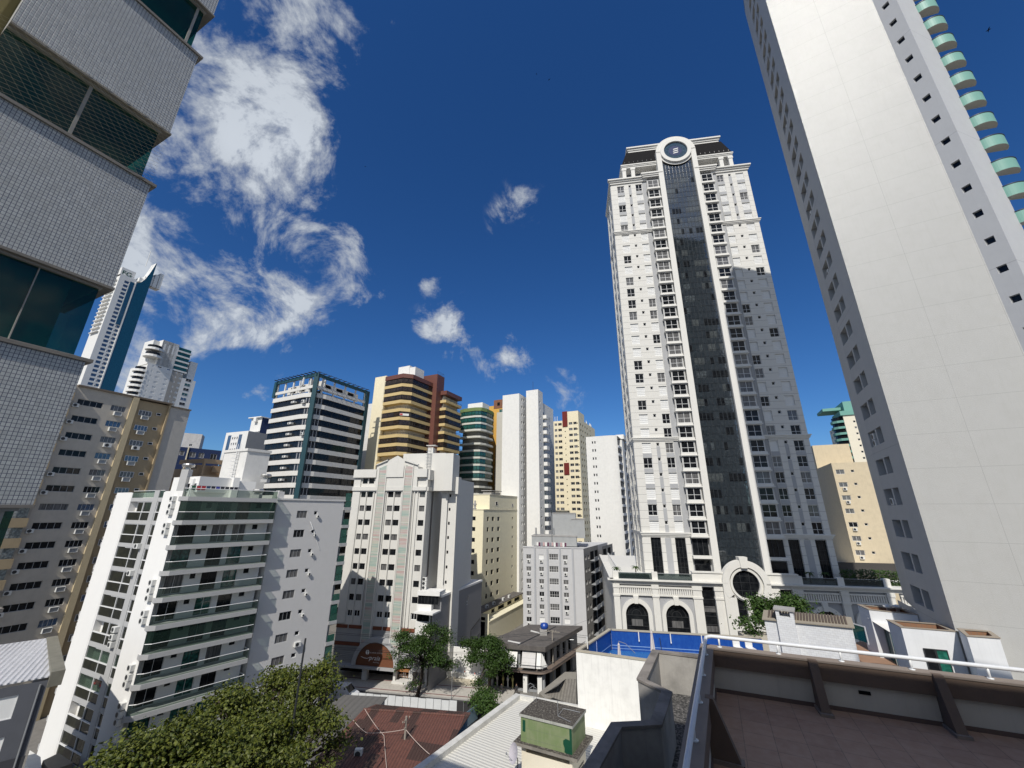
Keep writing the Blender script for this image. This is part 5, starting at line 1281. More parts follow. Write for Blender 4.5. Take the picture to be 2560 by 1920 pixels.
def pale_yellow_block():
    A = pol(-3.85, 119); L = Face(A, 116); R = Face(A, 26); zt = .15
    b = building('apartment_block', 'pale yellow apartment block with small square windows and roof tower', A)
    ws = Windows(b, limit=92); mb = MB(); hl = []; hr = []
    for k in range(9):
        z = -1.64 - 2.9 * k
        hl += [(-4.2, -2.6, z - 1.1, z), (-5.6, -4.95, z - .55, z)]
        ws.add(L, -4.2, -2.6, z - 1.1, z, pane=GLASS_D, frame=DARK); ws.add(L, -5.6, -4.95, z - .55, z, cols=1, pane=GLASS_D, frame=DARK)
        for (a, c, h_) in ((2.2, 3.3, 1.2), (5.1, 6.5, 1.2), (8.6, 10.2, 1.2), (18.8, 19.7, .8), (23.8, 25.3, 1.15), (27.3, 29.0, 1.15), (30.8, 32.4, 1.15)):
            if k > 2 and a > 26: continue
            zz = z - .05 - a * .012
            hr.append((a, c, zz - h_, zz)); ws.add(R, a, c, zz - h_, zz, cols=1 if a == 18.8 else 2, pane=GLASS_D if random.random() < .75 else GLASS_C, frame=DARK)
    L.wall(mb, -11, 0, GZ, zt, hl, .25); R.wall(mb, 0, 34.5, GZ, zt, hr, .25)
    mb.prism([L.xy(-11, -.3), L.xy(-.3, -.3), R.xy(34.4, -.3), add2(L.xy(-11), 26, 34)], GZ, zt - .05)
    T = R; mb.prism([R.xy(3.5, -.02), R.xy(23.0, -.02), R.xy(23.0, -7), R.xy(3.5, -7)], zt - .06, 4.5)
    L.box(mb, -6.5, 0, zt, 4.4, -9, -3.6)
    mb.build('wall', PALEY, b)
    e = MB(); L.box(e, -11.1, .08, zt + .0, zt + .22, -.3, .1); R.box(e, .1, 34.6, zt, zt + .22, -.3, .1); R.box(e, 3.4, 23.1, 4.5, 4.7, -7.1, .1); e.build('coping', paint('coping', (.60, .56, .44)), b)
    wt = Windows(b); wt.add(R, 7.2, 8.6, 1.6, 2.6, w=.02, cols=1, pane=GLASS_D); wt.add(R, 18.7, 19.7, 1.2, 2.2, w=.02, cols=1, pane=GLASS_D); wt.finish()
    tp = MB(); tp.prism([R.xy(8, -2), R.xy(14, -2), R.xy(14, -5), R.xy(8, -5)], 4.7, 5.6); tp.prism([R.xy(7.5, -1.6), R.xy(14.5, -1.6), R.xy(14.5, -5.4), R.xy(7.5, -5.4)], 5.9, 6.1)
    for u in (9, 11, 13): tp.tube([R.p(u, 5.6, -2.2), R.p(u, 5.9, -2.2)], .08)
    tp.build('roof_vent', CONC, b)
    an = MB(); an.tube([R.p(8.2, 4.6, -1), R.p(8.2, 13.0, -1)], .05); an.build('antenna', DARK, b)
    # two stone urns / figures on the front parapet edge
    for u in (-6.0, -3.2):
        st = MB(); c = L.p(u, zt + .22, -.4); st.lathe(c, [(.5, 0), (.5, .3), (.32, .4), (.36, 1.0), (.55, 1.4), (.3, 1.75), (.22, 1.9), (.28, 2.1), (.22, 2.4), (.05, 2.5)], 10)
        st.thing('statue', CONC, 'pale stone bust on the front parapet of the pale yellow block', 'statue', 'stone busts on the pale yellow roof edge', True)
    ws.finish()
    # low yellowish wing with dark roof in front
    q = pd(1100 + 270 * .3919, 950 + 1475 * .3919, 110); F = Face(q[:2], 24); n = building('service_wing', 'low yellowish wing with brown roof between the yellow and grey blocks', q[:2])
    z = q[2]; m2 = MB(); F.wall(m2, -1, 26, GZ, z - 1.9, w=2.4); F.wall(m2, -1, 26, z - 1.95, z - .2, [(5, 7, z - 1.5, z - .6), (9, 13, z - 1.5, z - .6), (15, 18, z - 1.5, z - .6), (20, 24, z - 1.5, z - .6)], .2, w=0, back=1)
    L2 = Face(F.xy(-1), 116); L2.wall(m2, -3, 2.4, GZ, z - .2, [(-1.6, 1.4, z - 9, z - 1)], .4, back=1)
    F.box(m2, -1, 26, z - 2.0, z - 1.8, -.1, 2.5); m2.build('wall', [PALEY, BLACKM], n)
    r = MB(); F.box(r, -1.2, 26, z - .2, z, -3, .5); r.build('roof', ROOFD, n)
    for u in (3, 7, 13, 17): ac_unit(n, F, u, z + .0, -.8, (.9, .7, .5))
pale_yellow_block()

def grey_block():
    F = Face(pol(1.65, 112.8), 100); uR = 15.9; zt = -9.3
    b = building('apartment_block', 'pale grey apartment block with vertical ribs and window air conditioners', F.xy(8))
    GW = paint('grey_block_paint', (.52, .52, .525), dirt=.1); ws = Windows(b, parts=True); mb = MB(); hs = []; bm_ = MB()
    for k in range(7):
        z = -11.0 - 2.92 * k
        for (a, c) in ((.85, 2.2), (4.2, 5.5), (6.9, 9.3), (10.45, 11.8)):
            t = z + (.25 if a == 6.9 else 0); h_ = 1.45 if a == 6.9 else 1.08
            hs.append((a, c, t - h_, t)); ws.add(F, a, c, t - h_, t, cols=4 if a == 6.9 else 2, rows=2 if a == 6.9 else 1, pane=random.choice((GLASS_D, GLASS_C, GLASS_C, SHUT)))
            if a != 6.9 and random.random() < .85: ac_unit(b, F, a + .3, z - 1.85, 0, (.75, .6, .35))
    F.wall(mb, 0, uR, GZ, zt, hs)
    R = Face(F.xy(uR), 27); hr = []; fk = MB()
    for k in range(7):
        z = -11.1 - 2.92 * k
        for (a, c) in ((1.0, 2.4), (3.6, 5.0)):
            hr.append((a, c, z - 1.1, z)); ws.add(R, a, c, z - 1.1, z, pane=GLASS_D)
    R.wall(fk, 0, 14, GZ, zt, hr); R.wall(fk, 14, 27, GZ, zt - .4, w=1.2); fk.build('side_wall', paint('flank_shade_grey', (.25, .24, .225), dirt=.3, streak=.3), b)  # flank darker than the front: its shadow is painted into the colour
    mb.prism([F.xy(0, -.3), F.xy(uR - .3, -.3), R.xy(26.8, -.3), add2(F.xy(0), 27, 26)], GZ, zt - .1)
    F.box(mb, -.1, uR + .1, zt, zt + .3, -.4, .12); mb.build('wall', GW, b)
    rb = MB()
    for u in (3.15, 6.5, 9.75, 13.05): F.box(rb, u - .22, u + .22, GZ, zt - .05, -.1, .32)
    rb.build('rib', paint('rib_grey', (.40, .41, .43)), b)
    for k in range(7):
        z = -12.6 - 2.92 * k
        for (u0, u1, wv) in ((5.8, 9.2, 1.2), (10.2, 13.2, 1.2), (15, 18.5, 2.4), (20.5, 24, 2.4)):
            bl = MB(); R.box(bl, u0, u1, z - .2, z, wv - 1.3, wv); R.box(bl, u0, u1, z + .01, z + .8, wv - .08, wv)
            R.box(bl, u0 + .1, u1 - .1, z + .02, z + 2.1, .02 if u0 < 14 else 1.22, .06 if u0 < 14 else 1.26, 1); bl.build('balcony', [GREYM, BLACKM], b)
    gt = MB(); F.box(gt, 2.1, 14.2, zt + .31, -6.6, -9, -2.2); F.box(gt, 7.6, 14.1, -6.6, -.7, -12, -5.5); F.box(gt, 13.0, 16.5, -7, -2.2, -12, -4.0); gt.build('roof_house', paint('roof_house_grey', (.36, .37, .37), dirt=.2), b)
    er = MB(); F.box(er, 2.0, 14.3, -6.6, -6.35, -9.1, -2.1); F.box(er, 7.5, 14.2, -.7, -.45, -12.1, -5.4); F.box(er, 12.9, 16.6, -2.2, -2.0, -12, -3.9); er.build('roof_edge', CONC, b)
    pip = MB(); pip.tube([F.p(7.6, zt, -2.0), F.p(7.6, -1, -2.0)], .12); pip.tube([F.p(3.2, -6.3, -3), F.p(3.2, -4.4, -3)], .22); pip.build('pipe', GFRAME, b)
    ws.finish()
    ld = MB()
    ld.tube([F.p(3.2, -8.0, -1.2), F.p(11.5, -8.0, -1.2)], .02, 4)
    for k in range(14):
        u = 3.5 + k * .58; h_ = random.uniform(.7, 1.1); F.box(ld, u, u + .45, -8.05 - h_, -8.03, -1.24, -1.18, k % 4)
    for u in (3.2, 11.5): ld.tube([F.p(u, -9.0, -1.2), F.p(u, -7.9, -1.2)], .03, 4)
    ld.thing('clothesline', [WHITE, plain('cloth_wine', (.10, .02, .06)), plain('cloth_grey', (.25, .25, .28)), plain('cloth_pink', (.5, .33, .33))], 'washing line with pale clothes on the grey block roof', 'laundry')
grey_block()

def beige_block():
    F = Face(pol(-48.16, 100), 25); zt = 20.1
    b = building('apartment_block', 'beige apartment block with long window bands and tan column', F.xy(0))
    ws = Windows(b, parts=True); mb = MB(); h1 = []; h2 = []; bx = MB()
    DK = plain('window_alu', (.42, .42, .41), rough=.4)
    for k in range(15):
        z = 18.05 - 2.9 * k
        h1 += [(-1.6, 1.72, z - 1.05, z), (2.85, 4.95, z - 1.05, z)]
        ws.add(F, -1.6, 1.72, z - 1.05, z, w=-.2, cols=4, frame=DK, pane=GLASS_D if random.random() < .85 else GLASS_C); ws.add(F, 2.85, 4.95, z - 1.05, z, w=-.2, cols=4, frame=DK, pane=random.choice((GLASS_D, GLASS_C, GLASS_B)))
        h2 += [(7.0, 9.0, z - 1.0, z), (9.75, 10.5, z - .5, z)]
        ws.add(F, 7.0, 9.0, z - 1.0, z, w=-.2, cols=4, pane=random.choice((GLASS_C, GLASS_C, GLASS_B))); ws.add(F, 9.75, 10.5, z - .5, z, w=-.2, cols=1, pane=GLASS_D)
        ac_unit(b, F, 3.4, z - 1.88, 0, (1.05, .7, .5), 'box' if k != 2 else 'split'); ac_unit(b, F, 7.4, z - 1.78, 0, (1.1, .68, .5), 'box' if k != 2 else 'split')
        if k % 1 == 0 and k not in (3, 6): ac_unit(b, F, -2.1, z - 1.55, 0, (.8, .62, .35))
    F.wall(mb, -10, 5.5, GZ, zt, h1, .3); mb.build('wall', BEIGE, b)
    m2 = MB(); F.wall(m2, 6.3, 11.5, GZ, zt - .2, h2, .3, w=-.3); m2.build('tan_wall', BROWNP, b)
    m3 = MB(); F.box(m3, 5.45, 6.35, GZ, zt + .05, -1, .35); m3.build('tan_column', TANL, b)
    m4 = MB(); F.wall(m4, 11.5, 15.2, GZ, zt - .4, w=-.1); F.box(m4, 11.35, 11.65, GZ, zt, -1, .1, 1)
    q = F.xy(15.2); m4.prism([F.xy(-10, -.4), F.xy(15.1, -.4), F.xy(15.1, -14), F.xy(-10, -14)], GZ, zt - .5); m4.build('end_wall', [paint('beige_end', (.47, .445, .40), dirt=.2, streak=.15), BROWNP], b)
    rf = MB(); F.box(rf, -2.2, 11.7, zt, zt + .3, -14, .35); F.box(rf, 11.7, 15.3, zt - .4, zt - .15, -14, .12); rf.build('roof_edge', paint('brown_edge', (.17, .135, .10)), b)
    # stacked corner balconies at the left
    for k in range(15):
        z = 17.4 - 2.9 * k
        bl = MB(); F.box(bl, -6.2, -2.5, z, z + 1.35, -.2, 1.1); F.box(bl, -6.0, -2.7, z + 1.36, z + 2.89, -.2, .75, 1); bl.build('balcony', [BROWNP, glass('balcony_pale_glass', (.12, .14, .14), vary=.8)], b)
    ws.finish()
beige_block()

# ================================================================== white block with green glass balconies
def balcony_block():
    c = pol(-39.03, 67.6); L = Face(c, 115); B = Face(c, 38)
    b = building('apartment_block', 'white apartment block with long green glass balconies and glazed corner stair', c)
    AW = paint('balcony_block_white', (.78, .77, .74), dirt=.05, streak=.08, bstr=.05); SL = paint('slab_grey', (.42, .42, .415), dirt=.1); GL_ = clear_glass('green_balcony_glass', (.05, .07, .06), .32, (.70, .79, .73))
    olive = glass('olive_glass', (.006, .008, .006), vary=.9, alt=(.022, .024, .013), ior=1.4, scale=(.5, .5, .4))
    dk = [1.5 - 2.93 * k for k in range(12)]       # top of each balcony slab
    mb = MB()
    L.wall(mb, -17.1, -12.9, GZ, 2.15); L.wall(mb, -4.2, 0, GZ, 2.2); 
    L.box(mb, -12.9, -12.6, GZ, 2.1, -1.3, -.01); L.box(mb, -4.5, -4.2, GZ, 2.1, -1.3, -.01)
    B.wall(mb, 0, 11.4, GZ, 1.0, [(a, cc, d + .02, d + 2.3) for d in dk[1:] for a, cc in ((.75, 2.65), (4.5, 6.25), (6.95, 8.6))] + [(a, cc, d + 1.55, d + 2.2) for d in dk[1:] for a, cc in ((3.25, 3.85), (9.4, 10.1))], .25, w=-1.3)
    mb.poly([L.p(0, GZ, -.01), L.p(0, 2.2, -.01), B.p(.0, 2.2, -1.3), B.p(.0, GZ, -1.3)])
    mb.prism([L.xy(-17, -.8), L.xy(-.6, -.8), B.xy(.6, -1.9), B.xy(11, -1.9), add2(B.xy(11), 295, 12), add2(L.xy(-17), 25, 10)], GZ, .9)
    mb.build('wall', AW, b)
    ws = Windows(b, parts=True, limit=90)
    for i, d in enumerate(dk[1:]):
        for a, cc in ((.75, 2.65), (4.5, 6.25), (6.95, 8.6)): ws.add(B, a, cc, d + .02, d + 2.3, w=-1.5, cols=2, frame=DARK if random.random() < .6 else WFRAME, pane=random.choice((GLASS_D, GLASS_D, GLASS_C, GLASS_G)), fw_=.05)
        for a, cc in ((3.25, 3.85), (9.4, 10.1)): ws.add(B, a, cc, d + 1.55, d + 2.2, w=-1.5, cols=1, frame=DARK, pane=GLASS_D, fw_=.04)
    # glazed stair: slabs, uprights, panes on the left front
    st = MB(); gp = MB(); wf = MB(); rail = MB()
    zz = 2.3
    cells = [(-12.6, -6.75), (-5.55, -4.5)]
    L.box(st, -6.75, -5.55, GZ, 2.35, -.6, .02)
    for k in range(12):
        z1 = .9 - 2.93 * k; z0 = z1 - 2.45
        for a, cc in cells:
            L.box(st, a, cc, z1, z1 + .48, -.6, .0)
            if z0 < GZ: continue
            mid = z0 + 1.05
            L.box(gp, a, cc, z0, mid - .03, -.16, -.10, 1)                # lower pane
            if k or True:
                L.box(gp, a + (2.0 if a < -6 and k in (0, 5, 8) else .0), cc, mid + .05, z1 - .05, -.22, -.16, 1 if k not in (6, 7) else 0)
            L.box(wf, a, cc, mid - .03, mid + .07, -.2, -.02); L.box(wf, a, cc, z1 - .08, z1, -.24, -.06) if a > -6 or k % 2 else L.box(wf, a + 2, cc, z1 - .10, z1, -.24, -.06)
            for u in ((a + (cc - a) * .62,) if a < -6 else (a + .08,)): L.box(wf, u - .05, u + .05, z0, z1, -.2, -.04)
            L.box(gp, a, cc, z0, z1, -1.25, -1.2, 2)
            if random.random() < .5 and a < -6: L.box(wf, a + 1.2, a + 2.0, mid, z1, -1.1, -1.02)
    for a, cc in cells: L.box(gp, a, cc, 1.42, 2.3, -.12, -.08, 0); L.box(wf, a, cc, 2.3, 2.36, -.14, -.06)
    st.build('stair_frame', SL, b); gp.build('stair_glazing', [GL_, olive, glass('stair_room', (.05, .045, .035), vary=.9, alt=(.16, .14, .11), ior=1.3, rough=.4)], b); wf.build('stair_window_frame', WFRAME, b)
    # red towels on one landing
    # long balconies
    for i, d in enumerate(dk):
        if d < GZ + 1: break
        s = MB()
        pl = [B.xy(-.15, .15), B.xy(.55, .62), B.xy(11.35, .62), B.xy(11.45, -1.3), B.xy(-.15, -1.3)]
        s.prism(pl, d - .52, d, 0); s.build('balcony_slab', SL, b)
        g = MB(); top = d + (.98 if i else .95)
        pts = [B.p(.05, d, .1), B.p(.6, d, .52), B.p(11.3, d, .52)]
        full = i in (1, 6)
        for (p0, p1) in zip(pts, pts[1:]):
            hh = 1.0
            g.poly([p0, p1, (p1[0], p1[1], d + hh), (p0[0], p0[1], d + hh)], 0)
            if full: g.poly([(p0[0], p0[1], d + hh + .08), (p1[0], p1[1], d + hh + .08), (p1[0], p1[1], d + 2.38), (p0[0], p0[1], d + 2.38)], 1)
        pe = B.p(11.3, d, -1.2); g.poly([pts[-1], pe, (pe[0], pe[1], d + 1.0), (*pts[-1][:2], d + 1.0)], 0)
        if full: g.poly([(*pts[-1][:2], d + 1.08), (pe[0], pe[1], d + 1.08), (pe[0], pe[1], d + 2.38), (*pts[-1][:2], d + 2.38)], 1)
        g.build('balcony_glass', [GL_, clear_glass('enclosure_glass', (.02, .04, .032), .55, (.45, .60, .52))], b)
        r = MB(); r.tube([(x, y, d + 1.03) for x, y, _ in pts] + [(pe[0], pe[1], d + 1.03)], .04, 5)
        if full: r.tube([(x, y, d + 2.42) for x, y, _ in pts], .05, 5)
        r.build('balcony_rail', WFRAME, b)
    # air conditioners stacked up the two white piers
    for (u, z) in [(-1.9, 1.0 - .1), (-1.8, .0), (-1.85, -.75), (-1.75, -2.35), (-1.7, -3.15), (-1.6, -8.9), (-1.55, -9.75), (-1.5, -10.6), (-1.5, -12.2), (-1.5, -13.0), (-1.35, -17.7), (-1.3, -18.6), (-1.4, -19.3), (-1.2, -21.3), (-1.2, -22.1), (-1.15, -22.8), (-1.05, -24.3), (-1.0, -25.2), (-1.0, -28.4)]: ac_unit(b, L, u, z, 0.0, (.85, .62, .42))
    for (u, z) in [(-7.2, -5.0), (-7.1, -8.2), (-7.0, -14.5), (-7.0, -15.3), (-6.95, -16.1)]: ac_unit(b, L, u, z, .03, (.85, .6, .42))
    for (u, z) in [(-17.6, 1.2), (-17.6, -.6), (-17.6, -4.5), (-17.6, -8.6), (-17.5, -10.2), (-17.5, -14.5), (-17.5, -15.3)]: ac_unit(b, L, u, z, -.5, (.8, .6, .4))
    lf = MB()
    for k in range(11): L.box(lf, -18.2, -17.11, .6 - 2.93 * k, 1.2 - 2.93 * k, -2.5, -.3)
    lf.build('side_balcony', SL, b)
    # roof terrace and penthouse
    ph = MB(); L.box(ph, -8.6, -2.0, 2.2, 4.3, -7, -2.6); L.box(ph, -15.5, -8.6, .9, 2.2, -8, -2); B.box(ph, 1.6, 9.5, .92, 4.0, -8, -3.4); B.box(ph, 4.0, 4.4, 3.0, 4.0, -3.39, -3.2)
    B.box(ph, 6.2, 7.0, .92, 4.4, -4.6, -2.6)
    ph.build('penthouse', AW, b)
    wp = Windows(b); wp.add(L, -6.6, -5.2, 2.3, 3.2, w=-2.58, cols=3, pane=GLASS_D); wp.add(L, -4.6, -2.4, 2.3, 3.4, w=-2.58, cols=3, pane=GLASS_D); wp.finish()
    tk = MB(); P7 = lambda x, y: (420 + x * 300 / 2074, 1020 + y * 300 / 2074); az_ = lambda x, y: math.degrees(math.atan2(ray(*P7(x, y)).x, ray(*P7(x, y)).y)); k7 = pd(*P7(1380, 740), 75); FL, FR = Face(k7[:2], 115), Face(k7[:2], 34); ta, tb, zt = FL.at_az(az_(985, 750)), FR.at_az(az_(1770, 770)), k7[2]
    for (e_, q0, q1) in ((0, .9, zt), (.15, zt, zt + .4)):
        cA, cB, cC = FL.xy(ta - e_, e_), (k7[0] + FL.n[0] * e_ + FL.t[0] * e_, k7[1] + FL.n[1] * e_ + FL.t[1] * e_), FR.xy(tb + e_, e_); tk.prism([cA, cB, cC, (cA[0] + cC[0] - cB[0], cA[1] + cC[1] - cB[1])], q0, q1)
    tk.build('water_tank_tower', WHITE2, b)
    ld = MB()
    lu = ta * .42
    for u in (lu, lu + .6): ld.tube([FL.p(u, 3.0, .15), FL.p(u, zt + 1.2, .15)], .05, 5)
    for k in range(19): ld.tube([FL.p(lu, 3.2 + .3 * k, .15), FL.p(lu + .6, 3.2 + .3 * k, .15)], .03, 4)
    for k in range(8): ld.tube([FL.p(lu - .1, 4.4 + .55 * k, .15), FL.p(lu, 4.4 + .55 * k, .8), FL.p(lu + .6, 4.4 + .55 * k, .8), FL.p(lu + .7, 4.4 + .55 * k, .15)], .025, 4)
    ld.build('ladder', WFRAME, b)
    # chimneys with steel cowls
    for (F_, u, w_, z0, h_) in ((L, -5.0, -2.3, 1.0, 4.3), (B, 9.6, -2.2, .9, 1.2), (B, 11.0, -4.2, 4.0, .5)):
        ch = MB(); x, y = F_.xy(u, w_); ch.prism([(x - .55, y - .35), (x + .45, y - .35), (x + .45, y + .45), (x - .55, y + .45)], z0, z0 + h_)
        ch.lathe((x, y, z0 + h_), [(.32, 0), (.32, .25), (.72, .35), (.78, .6), (.7, .78), (.2, .86)], 14, 1); ch.build('chimney', [SL, plain('steel_cowl', (.5, .49, .46), rough=.3, metal=.8)], b)
    dish = MB(); p = L.p(-2.0, 8.5, -14); 
    ws.finish()
    # ---- right wing
    Wg = Face(pol(-29.6, 72.0), 38); hs = []; w2 = Windows(b, parts=True); m5 = MB()
    for k in range(9):
        z = -.2 - 2.85 * k; s_ = .02 * k
        hs += [(2.9 - s_, 4.5, z - 1.12, z), (5.6 - s_, 6.15, z - .65, z - .05)]
        w2.add(Wg, 2.9 - s_, 4.5, z - 1.12, z, w=-.12, cols=3, pane=random.choice((GLASS_D, GLASS_D, GLASS_C)), frame=GFRAME, fw_=.06); w2.add(Wg, 5.6 - s_, 6.15, z - .65, z - .05, w=-.12, cols=1, pane=GLASS_D, fw_=.07)
    Wg.wall(m5, -.3, 10.6, GZ, 1.35, hs, .18)
    Lw = Face(Wg.xy(-.3), 115); Lw.wall(m5, -3, 0, GZ, 1.4); Wg.box(m5, -.4, 10.75, 1.35, 1.6, -3, .12)
    m5.prism([Wg.xy(-.2, -.3), Wg.xy(10.5, -.3), Wg.xy(10.5, -9), Wg.xy(-.2, -9)], GZ, 1.2)
    Wg.box(m5, -.3, .6, 1.6, 2.6, -1.8, -.2)
    m5.build('wing_wall', paint('wing_paint', (.60, .59, .575), dirt=.22, streak=.22, dirtcol=(.52, .50, .47)), b)
    ac_unit(b, Wg, 5.6, -19.4, 0, (.9, .62, .4))
    for k in range(6): ac_unit(b, Wg, 6.1, -1.25 - 2.85 * k, 0, (.32, .35, .3))
    hsr = MB(); hsr.tube([Wg.p(5.2, -1.9, .05), Wg.p(5.6, -3.0, .5), Wg.p(5.4, -3.3, .06), Wg.p(6.6, -4.6, .05), Wg.p(7.4, -6.2, .05)], .05, 5); hsr.build('pipe', WFRAME, b)
    for k in range(10):          # end balconies seen edge-on
        z = .4 - 2.9 * k
        bl = MB(); Wg.box(bl, 10.62, 12.0, z - .5, z, -4, .1, 0); Wg.box(bl, 10.8, 11.9, z, z + .95, -.02, .05, 1)
        if k % 2 == 0: Wg.box(bl, 10.8, 11.8, z + 1.0, z + 2.35, -.06, .0, 1)
        bl.build('end_balcony', [SL, clear_glass('end_green_glass', (.03, .12, .09), .7)], b)
    bk = MB(); Wg.box(bk, 10.62, 11.6, GZ, 1.0, -4, -1.2); bk.build('end_wall', GREYM, b)
    w2.finish()
    # washing on the roof terrace
    ln = MB(); cl = [(.02, .10, .05), (.35, .02, .03), (.35, .03, .04), (.02, .05, .12), (.02, .02, .03), (.03, .04, .25), (.25, .10, .14), (.02, .02, .03), (.03, .03, .05), (.02, .02, .03)]
    ms = [plain('laundry_%d' % i, q) for i, q in enumerate(((.02, .10, .05), (.40, .02, .03), (.02, .05, .12), (.02, .02, .03), (.04, .05, .30)))]
    ln.tube([B.p(.9, 2.95, -.9), B.p(6.5, 2.95, -.9)], .015, 4, 3)
    for u in (.9, 6.5): ln.tube([B.p(u, 1.5, -.9), B.p(u, 3.0, -.9)], .03, 4, 3)
    for k, mi in enumerate((0, 1, 1, 2, 3, 4, 3, 3, 3, 3)): B.box(ln, 1.0 + k * .55, 1.45 + k * .55, 2.4 if k < 3 else 2.6, 2.93, -.92, -.88, mi)
    ln.thing('clothesline', ms, 'washing line with red, green and dark clothes on the white balcony block roof', 'laundry')
    tw = MB()
    for k in range(2):
        n0 = [L.p(-9.2 + 1.6 * k + .5 * math.cos(t * .7) * (1 + .3 * math.sin(t * 2.3)), -20.0 + .3 * math.sin(t * .7), -.8) for t in range(9)]
        q = len(tw.v); tw.lathe(L.p(-9.0 + 1.7 * k, -20.45, -.8), [(.62, 0), (.7, .2), (.5, .5), (.3, .7), (.1, .78)], 9)
    tw.thing('towel', plain('red_towel', (.55, .015, .02), rough=.9), 'bright red towels heaped behind an open window of the glazed stair', 'towel')
balcony_block()
# ================================================================== ground, street, pavements
CR = {'c3': (150, 1100, .4944), 'c5': (800, 1400, .3165), 'c6': (1100, 950, .3919), 'd3': (1400, 1500, .5244), 'z1': (820, 1540, 300 / 2212), 'z2': (1080, 1540, 400 / 2212),
      'z3': (740, 1680, 500 / 2212), 'z4': (0, 1550, 300 / 1345), 'z5': (1440, 1550, 340 / 2212), 'z6': (1860, 1480, 700 / 2212), 'z8': (1250, 1720, 450 / 2212), 'y3': (1500, 1380, 500 / 2212), 'y5': (100, 940, 380 / 1751)}
def P(c, x, y): o = CR[c]; return (o[0] + x * o[2], o[1] + y * o[2])
def Z(c, x, y, z): return pz(*P(c, x, y), z)
def Z3(c, x, y, z): return (*pz(*P(c, x, y), z), z)

